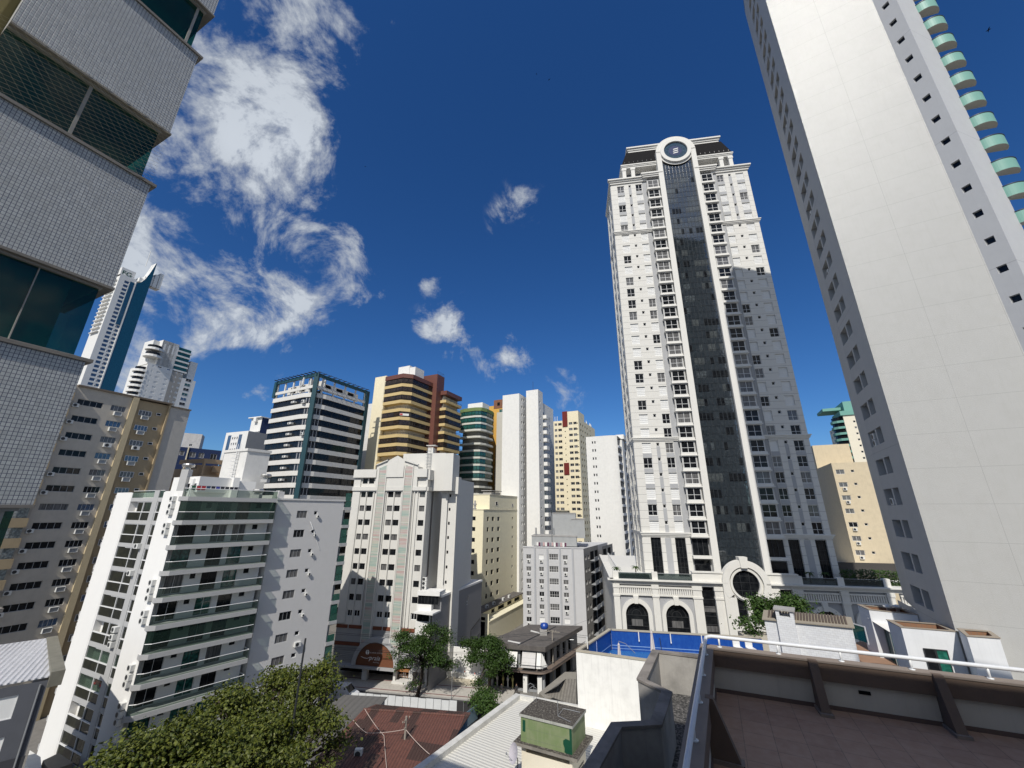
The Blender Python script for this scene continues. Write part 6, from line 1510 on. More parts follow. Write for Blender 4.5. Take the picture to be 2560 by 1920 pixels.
def ground_and_street():
    asph = nodes_of('asphalt'); MAT['asphalt'] = asph[0]
    a = pos_tex(asph[1], 'ShaderNodeTexNoise', .35, Detail=8, Roughness=.7); f = pos_tex(asph[1], 'ShaderNodeTexNoise', 14, Detail=3)
    c = mix_rgb(asph[1], maprange(asph[1], a.outputs['Fac'], .35, .7, 0, 1), (.035, .035, .037), (.07, .068, .065)); asph[1].links.new(c, asph[2].inputs['Base Color']); asph[2].inputs['Roughness'].default_value = .9; bump(asph[1], asph[2], f.outputs['Fac'], .3, .01)
    g = MB(); g.poly([(-9000, -9000, GZ - .02), (9000, -9000, GZ - .02), (9000, 9000, GZ - .02), (-9000, 9000, GZ - .02)])
    structure(g, 'ground', paint('ground_concrete', (.20, .19, .175), rough=.95, dirt=.6, streak=0))
    K = Face((-23.6, 82.67), 100.2)
    r = MB(); F = K; r.poly([K.p(-90, GZ - .01, 6.4), K.p(120, GZ - .01, 6.4), K.p(120, GZ - .01, 0), K.p(-90, GZ - .01, 0)]); structure(r, 'street', asph[0])
    X = Face((1.0, 64.0), 28)
    r2 = MB(); r2.poly([X.p(-60, GZ - .006, -3.4), X.p(80, GZ - .006, -3.4), X.p(80, GZ - .006, 3.4), X.p(-60, GZ - .006, 3.4)]); structure(r2, 'side_street', asph[0])
    pv = nodes_of('pavement'); n1 = pos_tex(pv[1], 'ShaderNodeTexNoise', .5, Detail=7, Roughness=.65); g_ = pos_tex(pv[1], 'ShaderNodeTexBrick', 1.0)
    n2 = pos_tex(pv[1], 'ShaderNodeTexNoise', 5, Detail=3)
    c = mix_rgb(pv[1], maprange(pv[1], n1.outputs['Fac'], .35, .7, 0, .7), (.50, .475, .43), (.36, .33, .29)); c = mix_rgb(pv[1], maprange(pv[1], n2.outputs['Fac'], .45, .7, 0, .35), c, (.30, .28, .25))
    pv[1].links.new(c, pv[2].inputs['Base Color']); pv[2].inputs['Roughness'].default_value = .85
    s = MB(); K.box(s, -40, 24.0, GZ - .5, GZ + .14, -9.5, 0); structure(s, 'pavement', pv[0])
    kb = MB(); K.box(kb, -40, 24.0, GZ - .5, GZ + .15, .001, .16); structure(kb, 'kerb', CONC)
    st = MB()
    for w0 in (-.8, -4.5): K.box(st, -40, 21, GZ + .13, GZ + .147, w0 - .12, w0 + .12)
    structure(st, 'pavement_stripe', paint('dark_red_stripe', (.16, .05, .05), rough=.8))
    pk = MB(); q = [Z('z2', 220, 830, GZ), Z('z2', 640, 890, GZ), (-3.2, 84.4), (-13.4, 85.8)]; pk.prism([q[3], q[2], q[1], q[0]], GZ, GZ + .152)
    structure(pk, 'parking_floor', paint('parking_concrete', (.50, .45, .35), rough=.9, dirt=.55, dirtcol=(.30, .26, .19), streak=0))
    zb = MB()
    for k in range(7): X.box(zb, 2.6 + .0, 5.8, GZ - .006, GZ - .0015, -3.1 + k * .95, -2.65 + k * .95)
    structure(zb, 'crossing_stripes', plain('road_paint', (.60, .60, .57), rough=.8, var=.5))
    # white back wall and tan side wall of the parking bay
    w = MB(); a_, b_ = Z('z2', 220, 830, GZ), Z('z2', 690, 898, GZ); dr = math.degrees(math.atan2(b_[0] - a_[0], b_[1] - a_[1])); Wf = Face(a_, dr); L_ = math.hypot(b_[0] - a_[0], b_[1] - a_[1])
    Wf.box(w, -.3, L_ + .2, GZ, GZ + 1.0, -.2, .45); Wf.box(w, -.3, L_ + .2, GZ, GZ + 5.0, -.45, -.19); w.thing('wall', WHITE, 'tall white wall closing the back of the small parking bay', 'wall')
    t = MB(); d_, e_ = Z('z1', 1830, 1250, GZ), Z('z2', 220, 826, GZ); dr = math.degrees(math.atan2(e_[0] - d_[0], e_[1] - d_[1])); Tf = Face(d_, dr); L_ = math.hypot(e_[0] - d_[0], e_[1] - d_[1])
    pts = [(0, 0)] + [(L_ * .28 * (1 - math.cos(math.radians(t_))), 4.2 * math.sin(math.radians(t_))) for t_ in range(0, 91, 15)] + [(L_, 4.6), (L_, 0)]
    t.poly([Tf.p(u, GZ + z, .0) for u, z in pts]); t.poly([Tf.p(u, GZ + z, -.25) for u, z in pts][::-1])
    for (u0, q0), (u1, q1) in zip(pts, pts[1:]): t.poly([Tf.p(u0, GZ + q0, 0), Tf.p(u1, GZ + q1, 0), Tf.p(u1, GZ + q1, -.25), Tf.p(u0, GZ + q0, -.25)])
    t.thing('wall', jointed('tan_boards', (.50, .41, .29), 9, 0, .02, vert=(.75, 0, dr), dark=.5), 'tan boarded side wall with a rounded end by the parking bay', 'wall')
    cone_mats = [plain('cone_orange', (.65, .06, .02)), WHITE, DARK]; base = None
    lab = ['leftmost', 'middle', 'rightmost']
    for k, (x, y) in enumerate(((300, 833), (450, 860), (588, 886))):
        px_, py_ = Z('z2', x, y, GZ)
        if base is None:
            m_ = MB(); m_.bx(-.22, .22, -.22, .22, 0, .05, 2); m_.lathe((0, 0, .05), [(.19, 0), (.155, .2)], 12, 0); m_.lathe((0, 0, .05), [(.155, .2), (.115, .42)], 12, 1); m_.lathe((0, 0, .05), [(.115, .42), (.03, .85)], 12, 0)
            base = m_.mesh('traffic_cone', cone_mats, Vector((0, 0, 0)), lift=0)
        o = link(bpy.data.objects.new('traffic_cone', base)); o.location = (px_, py_, GZ + .152 + H); o.scale = (1.25, 1.25, 1.25)
        tag(o, '%s of three orange and white traffic cones by the white parking wall' % lab[k], 'traffic cone', 'cones along the parking wall')
    return K, X
KF, XF = ground_and_street()

def person(name_label, xy, dr, stride=.22, shirt=(.03, .03, .035), pants=(.02, .02, .025), z=GZ + .15):
    vs = [(0, 0, .93), (0, 0, 1.12), (0, .0, 1.38), (0, .01, 1.50), (0, .02, 1.60), (0, .02, 1.72),
          (.10, 0, .88), (.11, stride * .5, .50), (.11, stride * .9, .10), (.11, stride * .9 + .14, .03),
          (-.10, 0, .88), (-.11, -stride * .3, .50), (-.11, -stride * 1.1, .12), (-.11, -stride * 1.1 + .13, .03),
          (.19, 0, 1.40), (.24, -.06, 1.14), (.22, .06, .90), (.21, .10, .80), (-.19, 0, 1.40), (-.24, .08, 1.14), (-.22, .2, .95), (-.21, .26, .87)]
    es = [(0, 1), (1, 2), (2, 3), (3, 4), (4, 5), (0, 6), (6, 7), (7, 8), (8, 9), (0, 10), (10, 11), (11, 12), (12, 13), (2, 14), (14, 15), (15, 16), (16, 17), (2, 18), (18, 19), (19, 20), (20, 21)]
    rad = [.14, .13, .15, .055, .095, .085, .095, .065, .045, .04, .095, .065, .045, .04, .065, .05, .038, .035, .065, .05, .038, .035]
    me = bpy.data.meshes.new('person'); me.from_pydata(vs, es, []); o = bpy.data.objects.new('person', me); COL.objects.link(o)
    sk = o.modifiers.new('skin', 'SKIN'); 
    for v, r in zip(me.skin_vertices[0].data if me.skin_vertices else [], rad): v.radius = (r, r)
    if not me.skin_vertices:
        lay = me.attributes
    sb = o.modifiers.new('sub', 'SUBSURF'); sb.levels = 1; sb.render_levels = 1
    dg = bpy.context.evaluated_depsgraph_get(); m2 = bpy.data.meshes.new_from_object(o.evaluated_get(dg)); bpy.data.objects.remove(o); m2.name = 'person'
    m2.materials.clear()
    for q, c in (('skin_tone', (.36, .20, .13)), ('cloth_top_%.3f' % shirt[0], shirt), ('cloth_bottom_%.3f' % pants[0], pants), ('hair_dark', (.012, .01, .009))): m2.materials.append(plain(q, c, rough=.8))
    for p in m2.polygons:
        c = p.center
        p.material_index = 3 if (c.z > 1.68 or (c.z > 1.6 and c.y < -.0)) else 0 if c.z > 1.47 else 2 if c.z < .95 and abs(c.x) < .2 else (0 if c.z < .93 else 1)
        p.use_smooth = True
    o2 = link(bpy.data.objects.new('person', m2)); o2.location = (xy[0], xy[1], z + H); o2.rotation_euler = (0, 0, math.radians(-dr))
    return tag(o2, name_label, 'person', 'pedestrians on the pavement')
person('person in dark clothes walking on the sunny pavement past the parking bay', Z('c5', 875, 1015, GZ), 100)
person('person in dark clothes standing on the corner in front of the shop entrance', Z('z2', 1168, 1112, GZ), 190, .05)
person('person in dark clothes walking in tree shade left of the corner shop', Z('z2', 958, 1102, GZ), 40, .16)

def van():
    p = Z('z1', 200, 1575, GZ); dr = 100
    v = thing('van', 'white delivery van parked in the shade by the hotel kerb', 'van', (p[0], p[1], GZ))
    F = Face((p[0] + .2, p[1]), dr); L0, L1 = -2.6, 2.9; hw = 1.0; z = GZ
    prof = [(L0, .45), (L0, 2.15), (L0 + .25, 2.45), (L1 - 1.75, 2.45), (L1 - .85, 1.55), (L1 - .1, 1.2), (L1, .95), (L1, .45)]
    b = MB()
    for w in (hw, -hw): b.poly([F.p(u, z + q, w * (.94 if q > 1.6 else 1)) for u, q in prof])
    for (u0, q0), (u1, q1) in zip(prof, prof[1:] + prof[:1]):
        f0, f1 = (.94 if q0 > 1.6 else 1), (.94 if q1 > 1.6 else 1)
        b.poly([F.p(u0, z + q0, hw * f0), F.p(u1, z + q1, hw * f1), F.p(u1, z + q1, -hw * f1), F.p(u0, z + q0, -hw * f0)])
    b.build('body', plain('van_paint', (.62, .63, .66), rough=.3), v)
    g = MB(); g.poly([F.p(L1 - 1.70, z + 2.40, .86), F.p(L1 - .92, z + 1.62, .92), F.p(L1 - .92, z + 1.62, -.92), F.p(L1 - 1.70, z + 2.40, -.86)]); 
    for q in g.v: pass
    g.v = [(x + F.t[0] * .02, y + F.t[1] * .02, zz + .02) for x, y, zz in g.v]; g.build('windshield', GLASS_D, v)
    for s in (1, -1):
        d = MB(); d.poly([F.p(L1 - 1.95, z + 1.5, s * .985), F.p(L1 - 1.0, z + 1.5, s * .985), F.p(L1 - 1.75, z + 2.3, s * .955), F.p(L1 - 1.95, z + 2.3, s * .955)]); d.build('side_window', GLASS_D, v)
        for u in (L0 + .95, L1 - .95):
            w = MB(); w.tube([F.p(u, z + .34, s * .78), F.p(u, z + .34, s * 1.02)], .34, 16, 0); w.tube([F.p(u, z + .34, s * 1.021), F.p(u, z + .34, s * 1.03)], .2, 12, 1); w.build('wheel', [DARK, GFRAME], v)
        h = MB(); F.box(h, L1 - .05, L1 + .02, z + .85, z + 1.05, min(s * .6, s * .9), max(s * .6, s * .9)); h.build('headlight', GLASS_C, v)
    bp = MB(); F.box(bp, L1 - .1, L1 + .08, z + .35, z + .6, -.95, .95); bp.build('bumper', DARK, v)
van()

# ------------------------------------------------------------------ low roofs, fence, shop
def corrugated(name, cols, dr, period, bumpd=.03, patch=None, rough=.7, dirt=.4):
    """corrugated sheet running down the slope; ribs across azimuth dr; patch = second sheet colour"""
    if name in MAT: return MAT[name]
    mt, nt, b = nodes_of(name)
    g = nt.nodes.new('ShaderNodeNewGeometry'); dt = nt.nodes.new('ShaderNodeVectorMath'); dt.operation = 'DOT_PRODUCT'; dt.inputs[1].default_value = (sd(dr), cd(dr), 0); nt.links.new(g.outputs['Position'], dt.inputs[0])
    mu = nt.nodes.new('ShaderNodeMath'); mu.operation = 'MULTIPLY'; mu.inputs[1].default_value = 2 * math.pi / period; nt.links.new(dt.outputs['Value'], mu.inputs[0])
    sn = nt.nodes.new('ShaderNodeMath'); sn.operation = 'SINE'; nt.links.new(mu.outputs[0], sn.inputs[0])
    base = cols[0]
    if patch:
        d2 = nt.nodes.new('ShaderNodeVectorMath'); d2.operation = 'DOT_PRODUCT'; d2.inputs[1].default_value = (sd(dr - 90), cd(dr - 90), 0); nt.links.new(g.outputs['Position'], d2.inputs[0])
        cb = nt.nodes.new('ShaderNodeCombineXYZ'); nt.links.new(dt.outputs['Value'], cb.inputs[0]); nt.links.new(d2.outputs['Value'], cb.inputs[1])
        bk = nt.nodes.new('ShaderNodeTexBrick'); bk.offset = .37; bk.offset_frequency = 2
        for k, v in (('Scale', 1.0), ('Mortar Size', .0), ('Brick Width', 1.15), ('Row Height', 2.6), ('Bias', -.15)): bk.inputs[k].default_value = v
        bk.inputs['Color1'].default_value = (*cols[0], 1); bk.inputs['Color2'].default_value = (*patch, 1); nt.links.new(cb.outputs[0], bk.inputs['Vector'])
        wn = nt.nodes.new('ShaderNodeSeparateColor'); nt.links.new(bk.outputs['Color'], wn.inputs[0]); gt_ = nt.nodes.new('ShaderNodeMath'); gt_.operation = 'GREATER_THAN'; gt_.inputs[1].default_value = .52; nt.links.new(wn.outputs[0], gt_.inputs[0]); base = mix_rgb(nt, gt_.outputs[0], cols[0], patch)
        bk.inputs['Color1'].default_value = (0, 0, 0, 1); bk.inputs['Color2'].default_value = (1, 1, 1, 1); bk.inputs['Bias'].default_value = 0
    n1 = pos_tex(nt, 'ShaderNodeTexNoise', .5, Detail=6)
    c = mix_rgb(nt, maprange(nt, n1.outputs['Fac'], .4, .75, 0, dirt), base, cols[1])
    c = mix_rgb(nt, maprange(nt, sn.outputs[0], -1, 0, .45, 0), c, cols[1])
    nt.links.new(c, b.inputs['Base Color']); b.inputs['Roughness'].default_value = rough
    bump(nt, b, sn.outputs[0], .9, bumpd); MAT[name] = mt; return mt

def low_houses():
    # dark grey shed roof
    n = MB(); z0 = GZ + 3.6; a, b_, c, d = (-25.14, 71.43), (-18.87, 70.8), (-20.6, 57), (-30.5, 58.5)
    s = building('shed', 'shed with a dark grey fibre cement roof left of the red roof', (-23, 64))
    n.prism([d, c, b_, a], GZ, [z0 - .9, z0 - .9, z0 - .01, z0 - .01]); n.build('wall', GREYM, s)
    r = MB(); e = .25; q = [(d[0] - e, d[1] - e), (c[0] + e, c[1] - e), (b_[0] + e, b_[1] + e), (a[0] - e, a[1] + e)]; zz = [z0 - .9, z0 - .9, z0, z0]
    r.hexa([(*q[i], zz[i]) for i in range(4)] + [(*q[i], zz[i] + .1) for i in range(4)]); r.build('roof', corrugated('grey_sheet', ((.115, .11, .105), (.07, .068, .065)), 100, .9, .02, rough=.9), s)
    # red corrugated roof house
    h = building('house', 'low house with a patchy red corrugated roof and blue wall', (-12, 60))
    rA, rB = (-19.5, 62.9), (-5.3, 61.2); zr = GZ + 5.4; fA, fB = (-22.6, 51.0), (-8.7, 52.0); zf = GZ + 3.7; kA, kB = (-18.9, 66.4), (-5.3, 64.2); zk = GZ + 4.6
    red = corrugated('red_sheet', ((.14, .056, .041), (.04, .022, .018)), 99, .36, .035, patch=(.055, .028, .022))
    rf = MB()
    for (p0, p1, zz0, p2, p3, zz1) in ((fA, fB, zf, rB, rA, zr), (rA, rB, zr, kB, kA, zk)):
        rf.hexa([(*p0, zz0 - .07), (*p1, zz0 - .07), (*p2, zz1 - .07), (*p3, zz1 - .07), (*p0, zz0), (*p1, zz0), (*p2, zz1), (*p3, zz1)])
    rf.build('roof', red, h)
    rc = MB(); rc.tube([(*rA, zr + .02), (*rB, zr + .02)], .14, 6); rc.build('ridge_cap', red, h)
    w = MB(); ins = lambda p, k: (p[0] * (1 - k) + -13 * k, p[1] * (1 - k) + 60 * k)
    w.prism([ins(fA, .05), ins(fB, .05), ins(rB, .05), ins(kB, .05), ins(kA, .05), ins(rA, .05)], GZ, [zf - .25, zf - .25, zr - .3, zk - .3, zk - .3, zr - .3]); w.build('wall', paint('blue_wall', (.02, .10, .20), dirt=.3), h)
    fl = MB(); fl.hexa([(-20.75, 57.2, zf + .55), (-20.25, 57.2, zf + .55), (-19.55, 60.6, zr - .5), (-20.0, 60.6, zr - .5), (-20.75, 57.2, zf + .65), (-20.25, 57.2, zf + .65), (-19.55, 60.6, zr - .4), (-20.0, 60.6, zr - .4)]); fl.build('flashing', WHITE, h)
    F = Face((-17.3, 55.6), 100); q = MB(); u = F
    ac = MB(); x, y = Z('z3', 690, 930, GZ + 4.2); ac.bx(x - .42, x + .42, y - .25, y + .2, GZ + 3.95, GZ + 4.9, 0); ac.tube([(x - .05, y - .252, GZ + 4.42), (x - .05, y - .265, GZ + 4.42)], .33, 14, 1); ac.build('air_conditioner', [ACW, DARK], h)
    # dark flat roof in the bottom corner
    d_ = building('shed', 'dark flat roofed lean-to at the bottom edge below the red roof', (-20, 50)); m_ = MB(); m_.prism([(-27, 46), (-13.6, 45.5), (-13.4, 51.2), (-20.3, 53.0), (-26.5, 53.4)], GZ, GZ + 3.3); m_.build('wall', ROOFD, d_)
    e_ = MB(); e_.prism([(-20.3, 53.05), (-13.4, 51.25), (-13.35, 51.4), (-20.25, 53.2)], GZ, GZ + 3.5); e_.build('roof_edge', CONC, d_)
    # hoarding along the street: white panels, then dark, then blue
    f = thing('fence', 'white panel hoarding along the street behind the red roof', 'fence', (-17, 75.2, GZ)); A, B = (-26.0, 76.6), (-8.3, 73.8); L_ = math.hypot(B[0] - A[0], B[1] - A[1]); Ff = Face(A, math.degrees(math.atan2(B[0] - A[0], B[1] - A[1]))); n_ = 14
    pm = paint('hoarding_white', (.62, .635, .64), dirt=.25)
    for k in range(n_):
        p_ = MB(); Ff.box(p_, L_ * k / n_ + .03, L_ * (k + 1) / n_ - .03, GZ + .05, GZ + 2.2 - .05 * (k % 3 == 0), -.03, .03); p_.build('panel', pm, f)
    ps = MB()
    for k in range(n_ + 1): Ff.box(ps, L_ * k / n_ - .03, L_ * k / n_ + .03, GZ, GZ + 2.15, -.12, -.04)
    ps.build('post', DARK, f)
    f2 = MB(); Ff.box(f2, L_ + .05, L_ + 3.3, GZ, GZ + 2.15, -.03, .03); 
    for k in range(1, 3): Ff.box(f2, L_ + k * 1.05, L_ + k * 1.05 + .05, GZ, GZ + 2.18, .03, .07, 1)
    f2.thing('fence', [plain('dark_hoarding', (.035, .034, .036)), GFRAME], 'dark fence panel at the right end of the white hoarding', 'fence')
    f3 = MB(); G_ = Face(Ff.xy(L_ + 3.4), 208); G_.box(f3, .1, 4.5, GZ + .2, GZ + 2.1, -.03, .03); f3.thing('fence', plain('blue_grey_panel', (.16, .24, .30)), 'blue grey hoarding panel turned along the side street', 'fence')
    # poles and cables
    def pole(xy, h_, r_, mat, label, arms=()):
        m_ = MB(); m_.tube([(*xy, GZ), (*xy, GZ + h_)], [r_, r_ * .75], 8)
        for (dz, L1, az) in arms: m_.tube([(xy[0] - sd(az) * L1, xy[1] - cd(az) * L1, GZ + h_ - dz), (xy[0] + sd(az) * L1, xy[1] + cd(az) * L1, GZ + h_ - dz)], .06, 5)
        for k in range(4 if arms else 0): m_.lathe((xy[0] + sd(arms[0][2]) * (k - 1.5) * .45, xy[1] + cd(arms[0][2]) * (k - 1.5) * .45, GZ + h_ - arms[0][0] + .05), [(.05, 0), (.08, .1), (.04, .22)], 7)
        return m_.thing('utility_pole', mat, label, 'pole')
    wood = plain('pole_concrete', (.30, .27, .23), rough=.9)
    p1 = Z('z3', 1180, 1062, GZ + 2.0); pole(p1, 7.0, .15, wood, 'weathered utility pole standing in front of the red corrugated roof', ((.5, .35, 20), (1.1, .3, 20)))
    p2 = Z('z2', 1678, 900, GZ + .8); pole(p2, 9.0, .16, wood, 'concrete utility pole with crossarms at the corner shop', ((.25, 1.5, 105), (2.6, .5, 105)))
    pole(Z('z2', 266, 1150, GZ + .1), 4.3, .06, GFRAME, 'thin grey post rising over the white hoarding')
    pole((-18.2, 40.0), 19.8, .11, DARK, 'thin dark pole rising through the large leafy tree')
    m_ = MB(); q = Z('z2', 1790, 800, GZ); m_.tube([(*q, GZ), (*q, GZ + 5.5), (q[0] + .3, q[1] + .1, GZ + 5.9), (q[0] + 2.6, q[1] - .5, GZ + 6.0)], .07, 6); m_.thing('street_lamp', GFRAME, 'grey street lamp arm reaching right beside the white pool wall', 'lamp')
    def cable(pts, label, r_=.018, sag=.35, mat=DARK, group=None, nm='power_cable'):
        m_ = MB()
        for (a, b2) in zip(pts, pts[1:]):
            a, b2 = Vector(a), Vector(b2); n_ = 10; m_.tube([a.lerp(b2, i / n_) - Vector((0, 0, sag * 4 * (i / n_) * (1 - i / n_))) for i in range(n_ + 1)], r_, 3)
        return m_.thing(nm, mat, label, 'cable', group)
    for k, h_ in enumerate((8.8, 8.5, 7.4, 6.3, 6.0)):
        cable([(-60, 93.5, GZ + h_), (-22 + .2 * k, 83.2 + .1 * k, GZ + h_ - .3), (p2[0] - .3 * k, p2[1], GZ + h_), (40, 78, GZ + h_)], 'thin dark cable strung along the street in front of the hotel', .03, .5, DARK, 'cables along the street')
    cable([(*p2, GZ + 8.7), (28, 110, GZ + 8.9)], 'single cable running from the corner pole up the side street', .02, .5)
    t1 = (p1[0], p1[1], GZ + 5.7)
    pale = plain('pale_cable', (.42, .34, .30), rough=.8)
    cable([(-19.2, 62.4, zr + .25), (-15.0, 57.3, GZ + 5.05), (-12.3, 50.5, GZ + 3.9)], 'pale cable crossing the red roof from its left ridge end', .035, .15, pale)
    cable([(-19.9, 60.5, GZ + 5.2), (-17.3, 58.0, GZ + 5.0), t1, (-9.0, 54.6, GZ + 4.6)], 'pale cable looping over the red roof to the weathered pole', .035, .12, pale)
low_houses()

def corner_shop():
    z = GZ + 7.2; pts = [Z('z2', 1060, 392, z), Z('z2', 1565, 432, z), Z('z2', 2080, 136, z), Z('z2', 1340, 116, z), Z('z2', 850, 310, z)]
    b = building('corner_shop', 'two storey corner shop with a dark flat roof, rounded balcony and awnings', (5, 88))
    r = MB(); r.prism(pts, z - .75, z); 
    r.build('roof', ROOFD, b)
    dk = MB()
    for (x0, y0, x1, y1) in ((1190, 402, 1710, 150),): a, c = Z('z2', x0, y0, z + .01), Z('z2', x1, y1, z + .01); dk.tube([(*a, z + .03), (*c, z + .03)], .1, 4)
    dk.build('roof_joint', DARK, b)
    for q in (((1055, 335), (1225, 370), (1215, 385), (1045, 350)), ((1370, 198), (1500, 232), (1485, 245), (1360, 212))): pt = MB(); pt.prism([Z('z2', *k, z) for k in q][::-1], z + .002, z + .03); pt.build('skylight', WHITE2, b)
    fA, fB = pts[0], pts[1]; dr = math.degrees(math.atan2(fB[0] - fA[0], fB[1] - fA[1])); F = Face(add2(fA, dr, .0), dr); Lf = math.hypot(fB[0] - fA[0], fB[1] - fA[1]); dr2 = math.degrees(math.atan2(pts[2][0] - fB[0], pts[2][1] - fB[1])); R = Face(fB, dr2); Lr = math.hypot(pts[2][0] - fB[0], pts[2][1] - fB[1])
    gw = paint('shop_grey', (.30, .31, .32), dirt=.2); w = MB(); hs = [(2.0, 3.0, GZ + 3.6, z - 1.1), (Lf - 2.2, Lf - 1.0, GZ + 3.6, z - 1.4)]
    F.wall(w, -4, Lf - .3, GZ + 3.4, z - .74, hs, .3, back=1, w=-.9); hr = [(1.0 + 2.6 * k, 2.5 + 2.6 * k, GZ + 3.6, z - 1.4) for k in range(5)]
    R.wall(w, .9, Lr - 1, GZ + 3.4, z - .74, hr, .3, back=1, w=-.9); F.wall(w, -4, Lf - .3, GZ, GZ + 3.4, [(-3, 2.6, GZ + .1, GZ + 2.9), (3.5, Lf - 1.6, GZ + .1, GZ + 2.7)], .8, back=1, w=-.6); R.wall(w, .6, Lr - 1, GZ, GZ + 3.4, [(1, 3.5, GZ + .1, GZ + 2.8), (5, 8, GZ + .1, GZ + 2.8), (9.5, 12.5, GZ + .1, GZ + 2.8)], .5, back=1, w=-.6)
    w.poly([F.p(Lf - .3, GZ, -.9), R.p(.6, GZ, -.9), R.p(.6, z - .74, -.9), F.p(Lf - .3, z - .74, -.9)])
    w.build('wall', [gw, BLACKM], b)
    aw = MB(); 
    aw.hexa([F.p(2.5, GZ + 4.0, .75), F.p(5.0, GZ + 4.0, .75), F.p(5.0, GZ + 4.0, .70), F.p(2.5, GZ + 4.0, .70), F.p(2.5, z - 1.0, -.45), F.p(5.0, z - 1.0, -.45), F.p(5.0, z - 1.0, -.5), F.p(2.5, z - 1.0, -.5)])
    aw.build('awning', jointed('awning_grey', (.56, .545, .53), .62, 0, .035, dark=.6), b)
    a2 = MB(); a2.poly([F.p(5.2, z - 1.0, -.4), F.p(6.0, z - 1.0, -.4), F.p(6.0, GZ + 4.0, .7), F.p(5.2, GZ + 4.0, .7)]); a2.poly([F.p(6.05, z - 1.0, -.5), F.p(7.1, GZ + 4.0, -.5), F.p(6.05, GZ + 4.0, .6)]); a2.poly([F.p(-.5, z - 1.2, -.4), F.p(1.6, z - 1.2, -.4), F.p(1.6, GZ + 3.9, .6), F.p(-.5, GZ + 3.9, .6)]); a2.build('awning', WHITE, b)
    bz = GZ + 3.4; bl = MB()
    ring_ = [F.xy(-4, .7), F.xy(Lf - 1.2, .7)] + [(F.xy(Lf - 1.2, -.9)[0] + 1.6 * sd(dr + 90 - t), F.xy(Lf - 1.2, -.9)[1] + 1.6 * cd(dr + 90 - t)) for t in range(10, int(dr + 90 - (dr2 + 90)), 12)] + [R.xy(1.5, .5), R.xy(Lr, .5)]
    inner = [R.xy(Lr, -1.5), R.xy(.5, -1.5), F.xy(-4, -1.5)]
    bl.prism(ring_ + inner, bz - .25, bz); bl.build('balcony_slab', paint('brown_slab', (.22, .17, .14)), b)
    rl = MB(); rl.tube([(*q, bz + 1.0) for q in ring_], .04, 5); rl.tube([(*q, bz + .12) for q in ring_], .03, 4)
    for (p0, p1) in zip(ring_, ring_[1:]):
        l_ = math.hypot(p1[0] - p0[0], p1[1] - p0[1]); m_ = max(1, int(l_ / .22))
        for k in range(m_): rl.tube([(p0[0] + (p1[0] - p0[0]) * k / m_, p0[1] + (p1[1] - p0[1]) * k / m_, bz), (p0[0] + (p1[0] - p0[0]) * k / m_, p0[1] + (p1[1] - p0[1]) * k / m_, bz + 1.0)], .016, 3)
    rl.build('balcony_railing', DARK, b)
    sp = MB(); F.box(sp, 2.7, 3.45, GZ, GZ + 2.7, -.7, .0); F.box(sp, Lf - 1.5, Lf - .7, GZ, GZ + 2.6, -.7, .0); sp.build('shop_pillar', WHITE, b)
    ds = MB(); F.box(ds, 2.7, Lf - .6, GZ + 2.72, GZ + 3.14, -.65, -.2); ds.build('sign_board', BLACKM, b)
    sign(b, 'BOUTIQUE', F, 3.9, GZ + 2.82, .26, plain('sign_dim', (.25, .25, .25)), 'sign_letters', ext=.01, w=-.19, space=1.3)
    mn = MB()
    for k, u in enumerate((-2.3, -1.2, -.3, .6)):
        c = F.p(u, GZ + .2, -.9); mn.lathe(c, [(.14, 0), (.12, .9), (.2, 1.1), (.22, 1.45), (.08, 1.6), (.11, 1.8), (.02, 1.9)], 9, k % 2)
    mn.build('window_display', [WHITE, plain('mannequin_yellow', (.55, .5, .2))], b)
    tk = MB(); c = Z('z2', 1540, 262, z); tk.bx(c[0] - .7, c[0] + .7, c[1] - .4, c[1] + .9, z, z + .95); tk.thing('plinth', CONC, 'grey block plinth under the blue tank on the shop roof', 'plinth')
    t2 = MB(); c = (c[0] + .25, c[1] + .5); t2.lathe((*c, z + .95), [(.62, 0), (.78, .2), (.8, .75), (.68, .8), (.7, .95), (.3, 1.08)], 18); t2.thing('water_tank', plain('tank_blue', (.015, .06, .30), rough=.35), 'blue plastic water tank on the dark shop roof', 'water tank', smooth=True)
    pn = MB(); q = Z('z2', 1456, 1010, GZ); Fp = Face(q, 100); Fp.box(pn, -.4, .4, GZ, GZ + 2.0, -.06, .06, 1); Fp.box(pn, -.46, .46, GZ + 1.35, GZ + 2.0, .061, .08, 0); pn.thing('sign_stand', [plain('sign_blue', (.12, .42, .70)), WHITE], 'small white stand with light blue sign beside the shop door', 'sign')
    # tiled roofs on the near side of the side street
    hz = GZ + 5.2; h = building('house', 'small house with grey tiled hip roof beside the white pool wall', Z('z2', 1800, 1000, hz))
    tile = corrugated('grey_tile', ((.20, .185, .16), (.06, .055, .05)), 112, .42, .05, rough=.9)
    t = MB(); A, B, C_, D = Z('z2', 1545, 1080, hz), Z('z2', 1995, 1250, hz - .6), Z('z2', 1995, 870, hz + 1.6), Z('z2', 1850, 868, hz + 1.6); M_ = Z('z2', 1740, 965, hz + 1.0)
    t.poly([(*A, hz), (*B, hz - .6), (*C_, hz + 1.6), (*D, hz + 1.6)]); t.poly([(*A, hz), (*D, hz + 1.6), (*Z('z2', 1740, 965, hz + 1.5), hz + 1.5)])
    t.build('roof', tile, h)
    g = MB(); pl = [Z('z2', 1480, 1060, hz - 1), Z('z2', 1560, 1140, hz - 1), Z('z2', 1995, 1060, hz - 1), Z('z2', 1995, 775, hz - 1), Z('z2', 1840, 772, hz - 1)]; g.prism(pl, GZ, hz - 1.0); g.build('wall', paint('ochre_grey_roof', (.27, .25, .21), dirt=.3), h)
corner_shop()

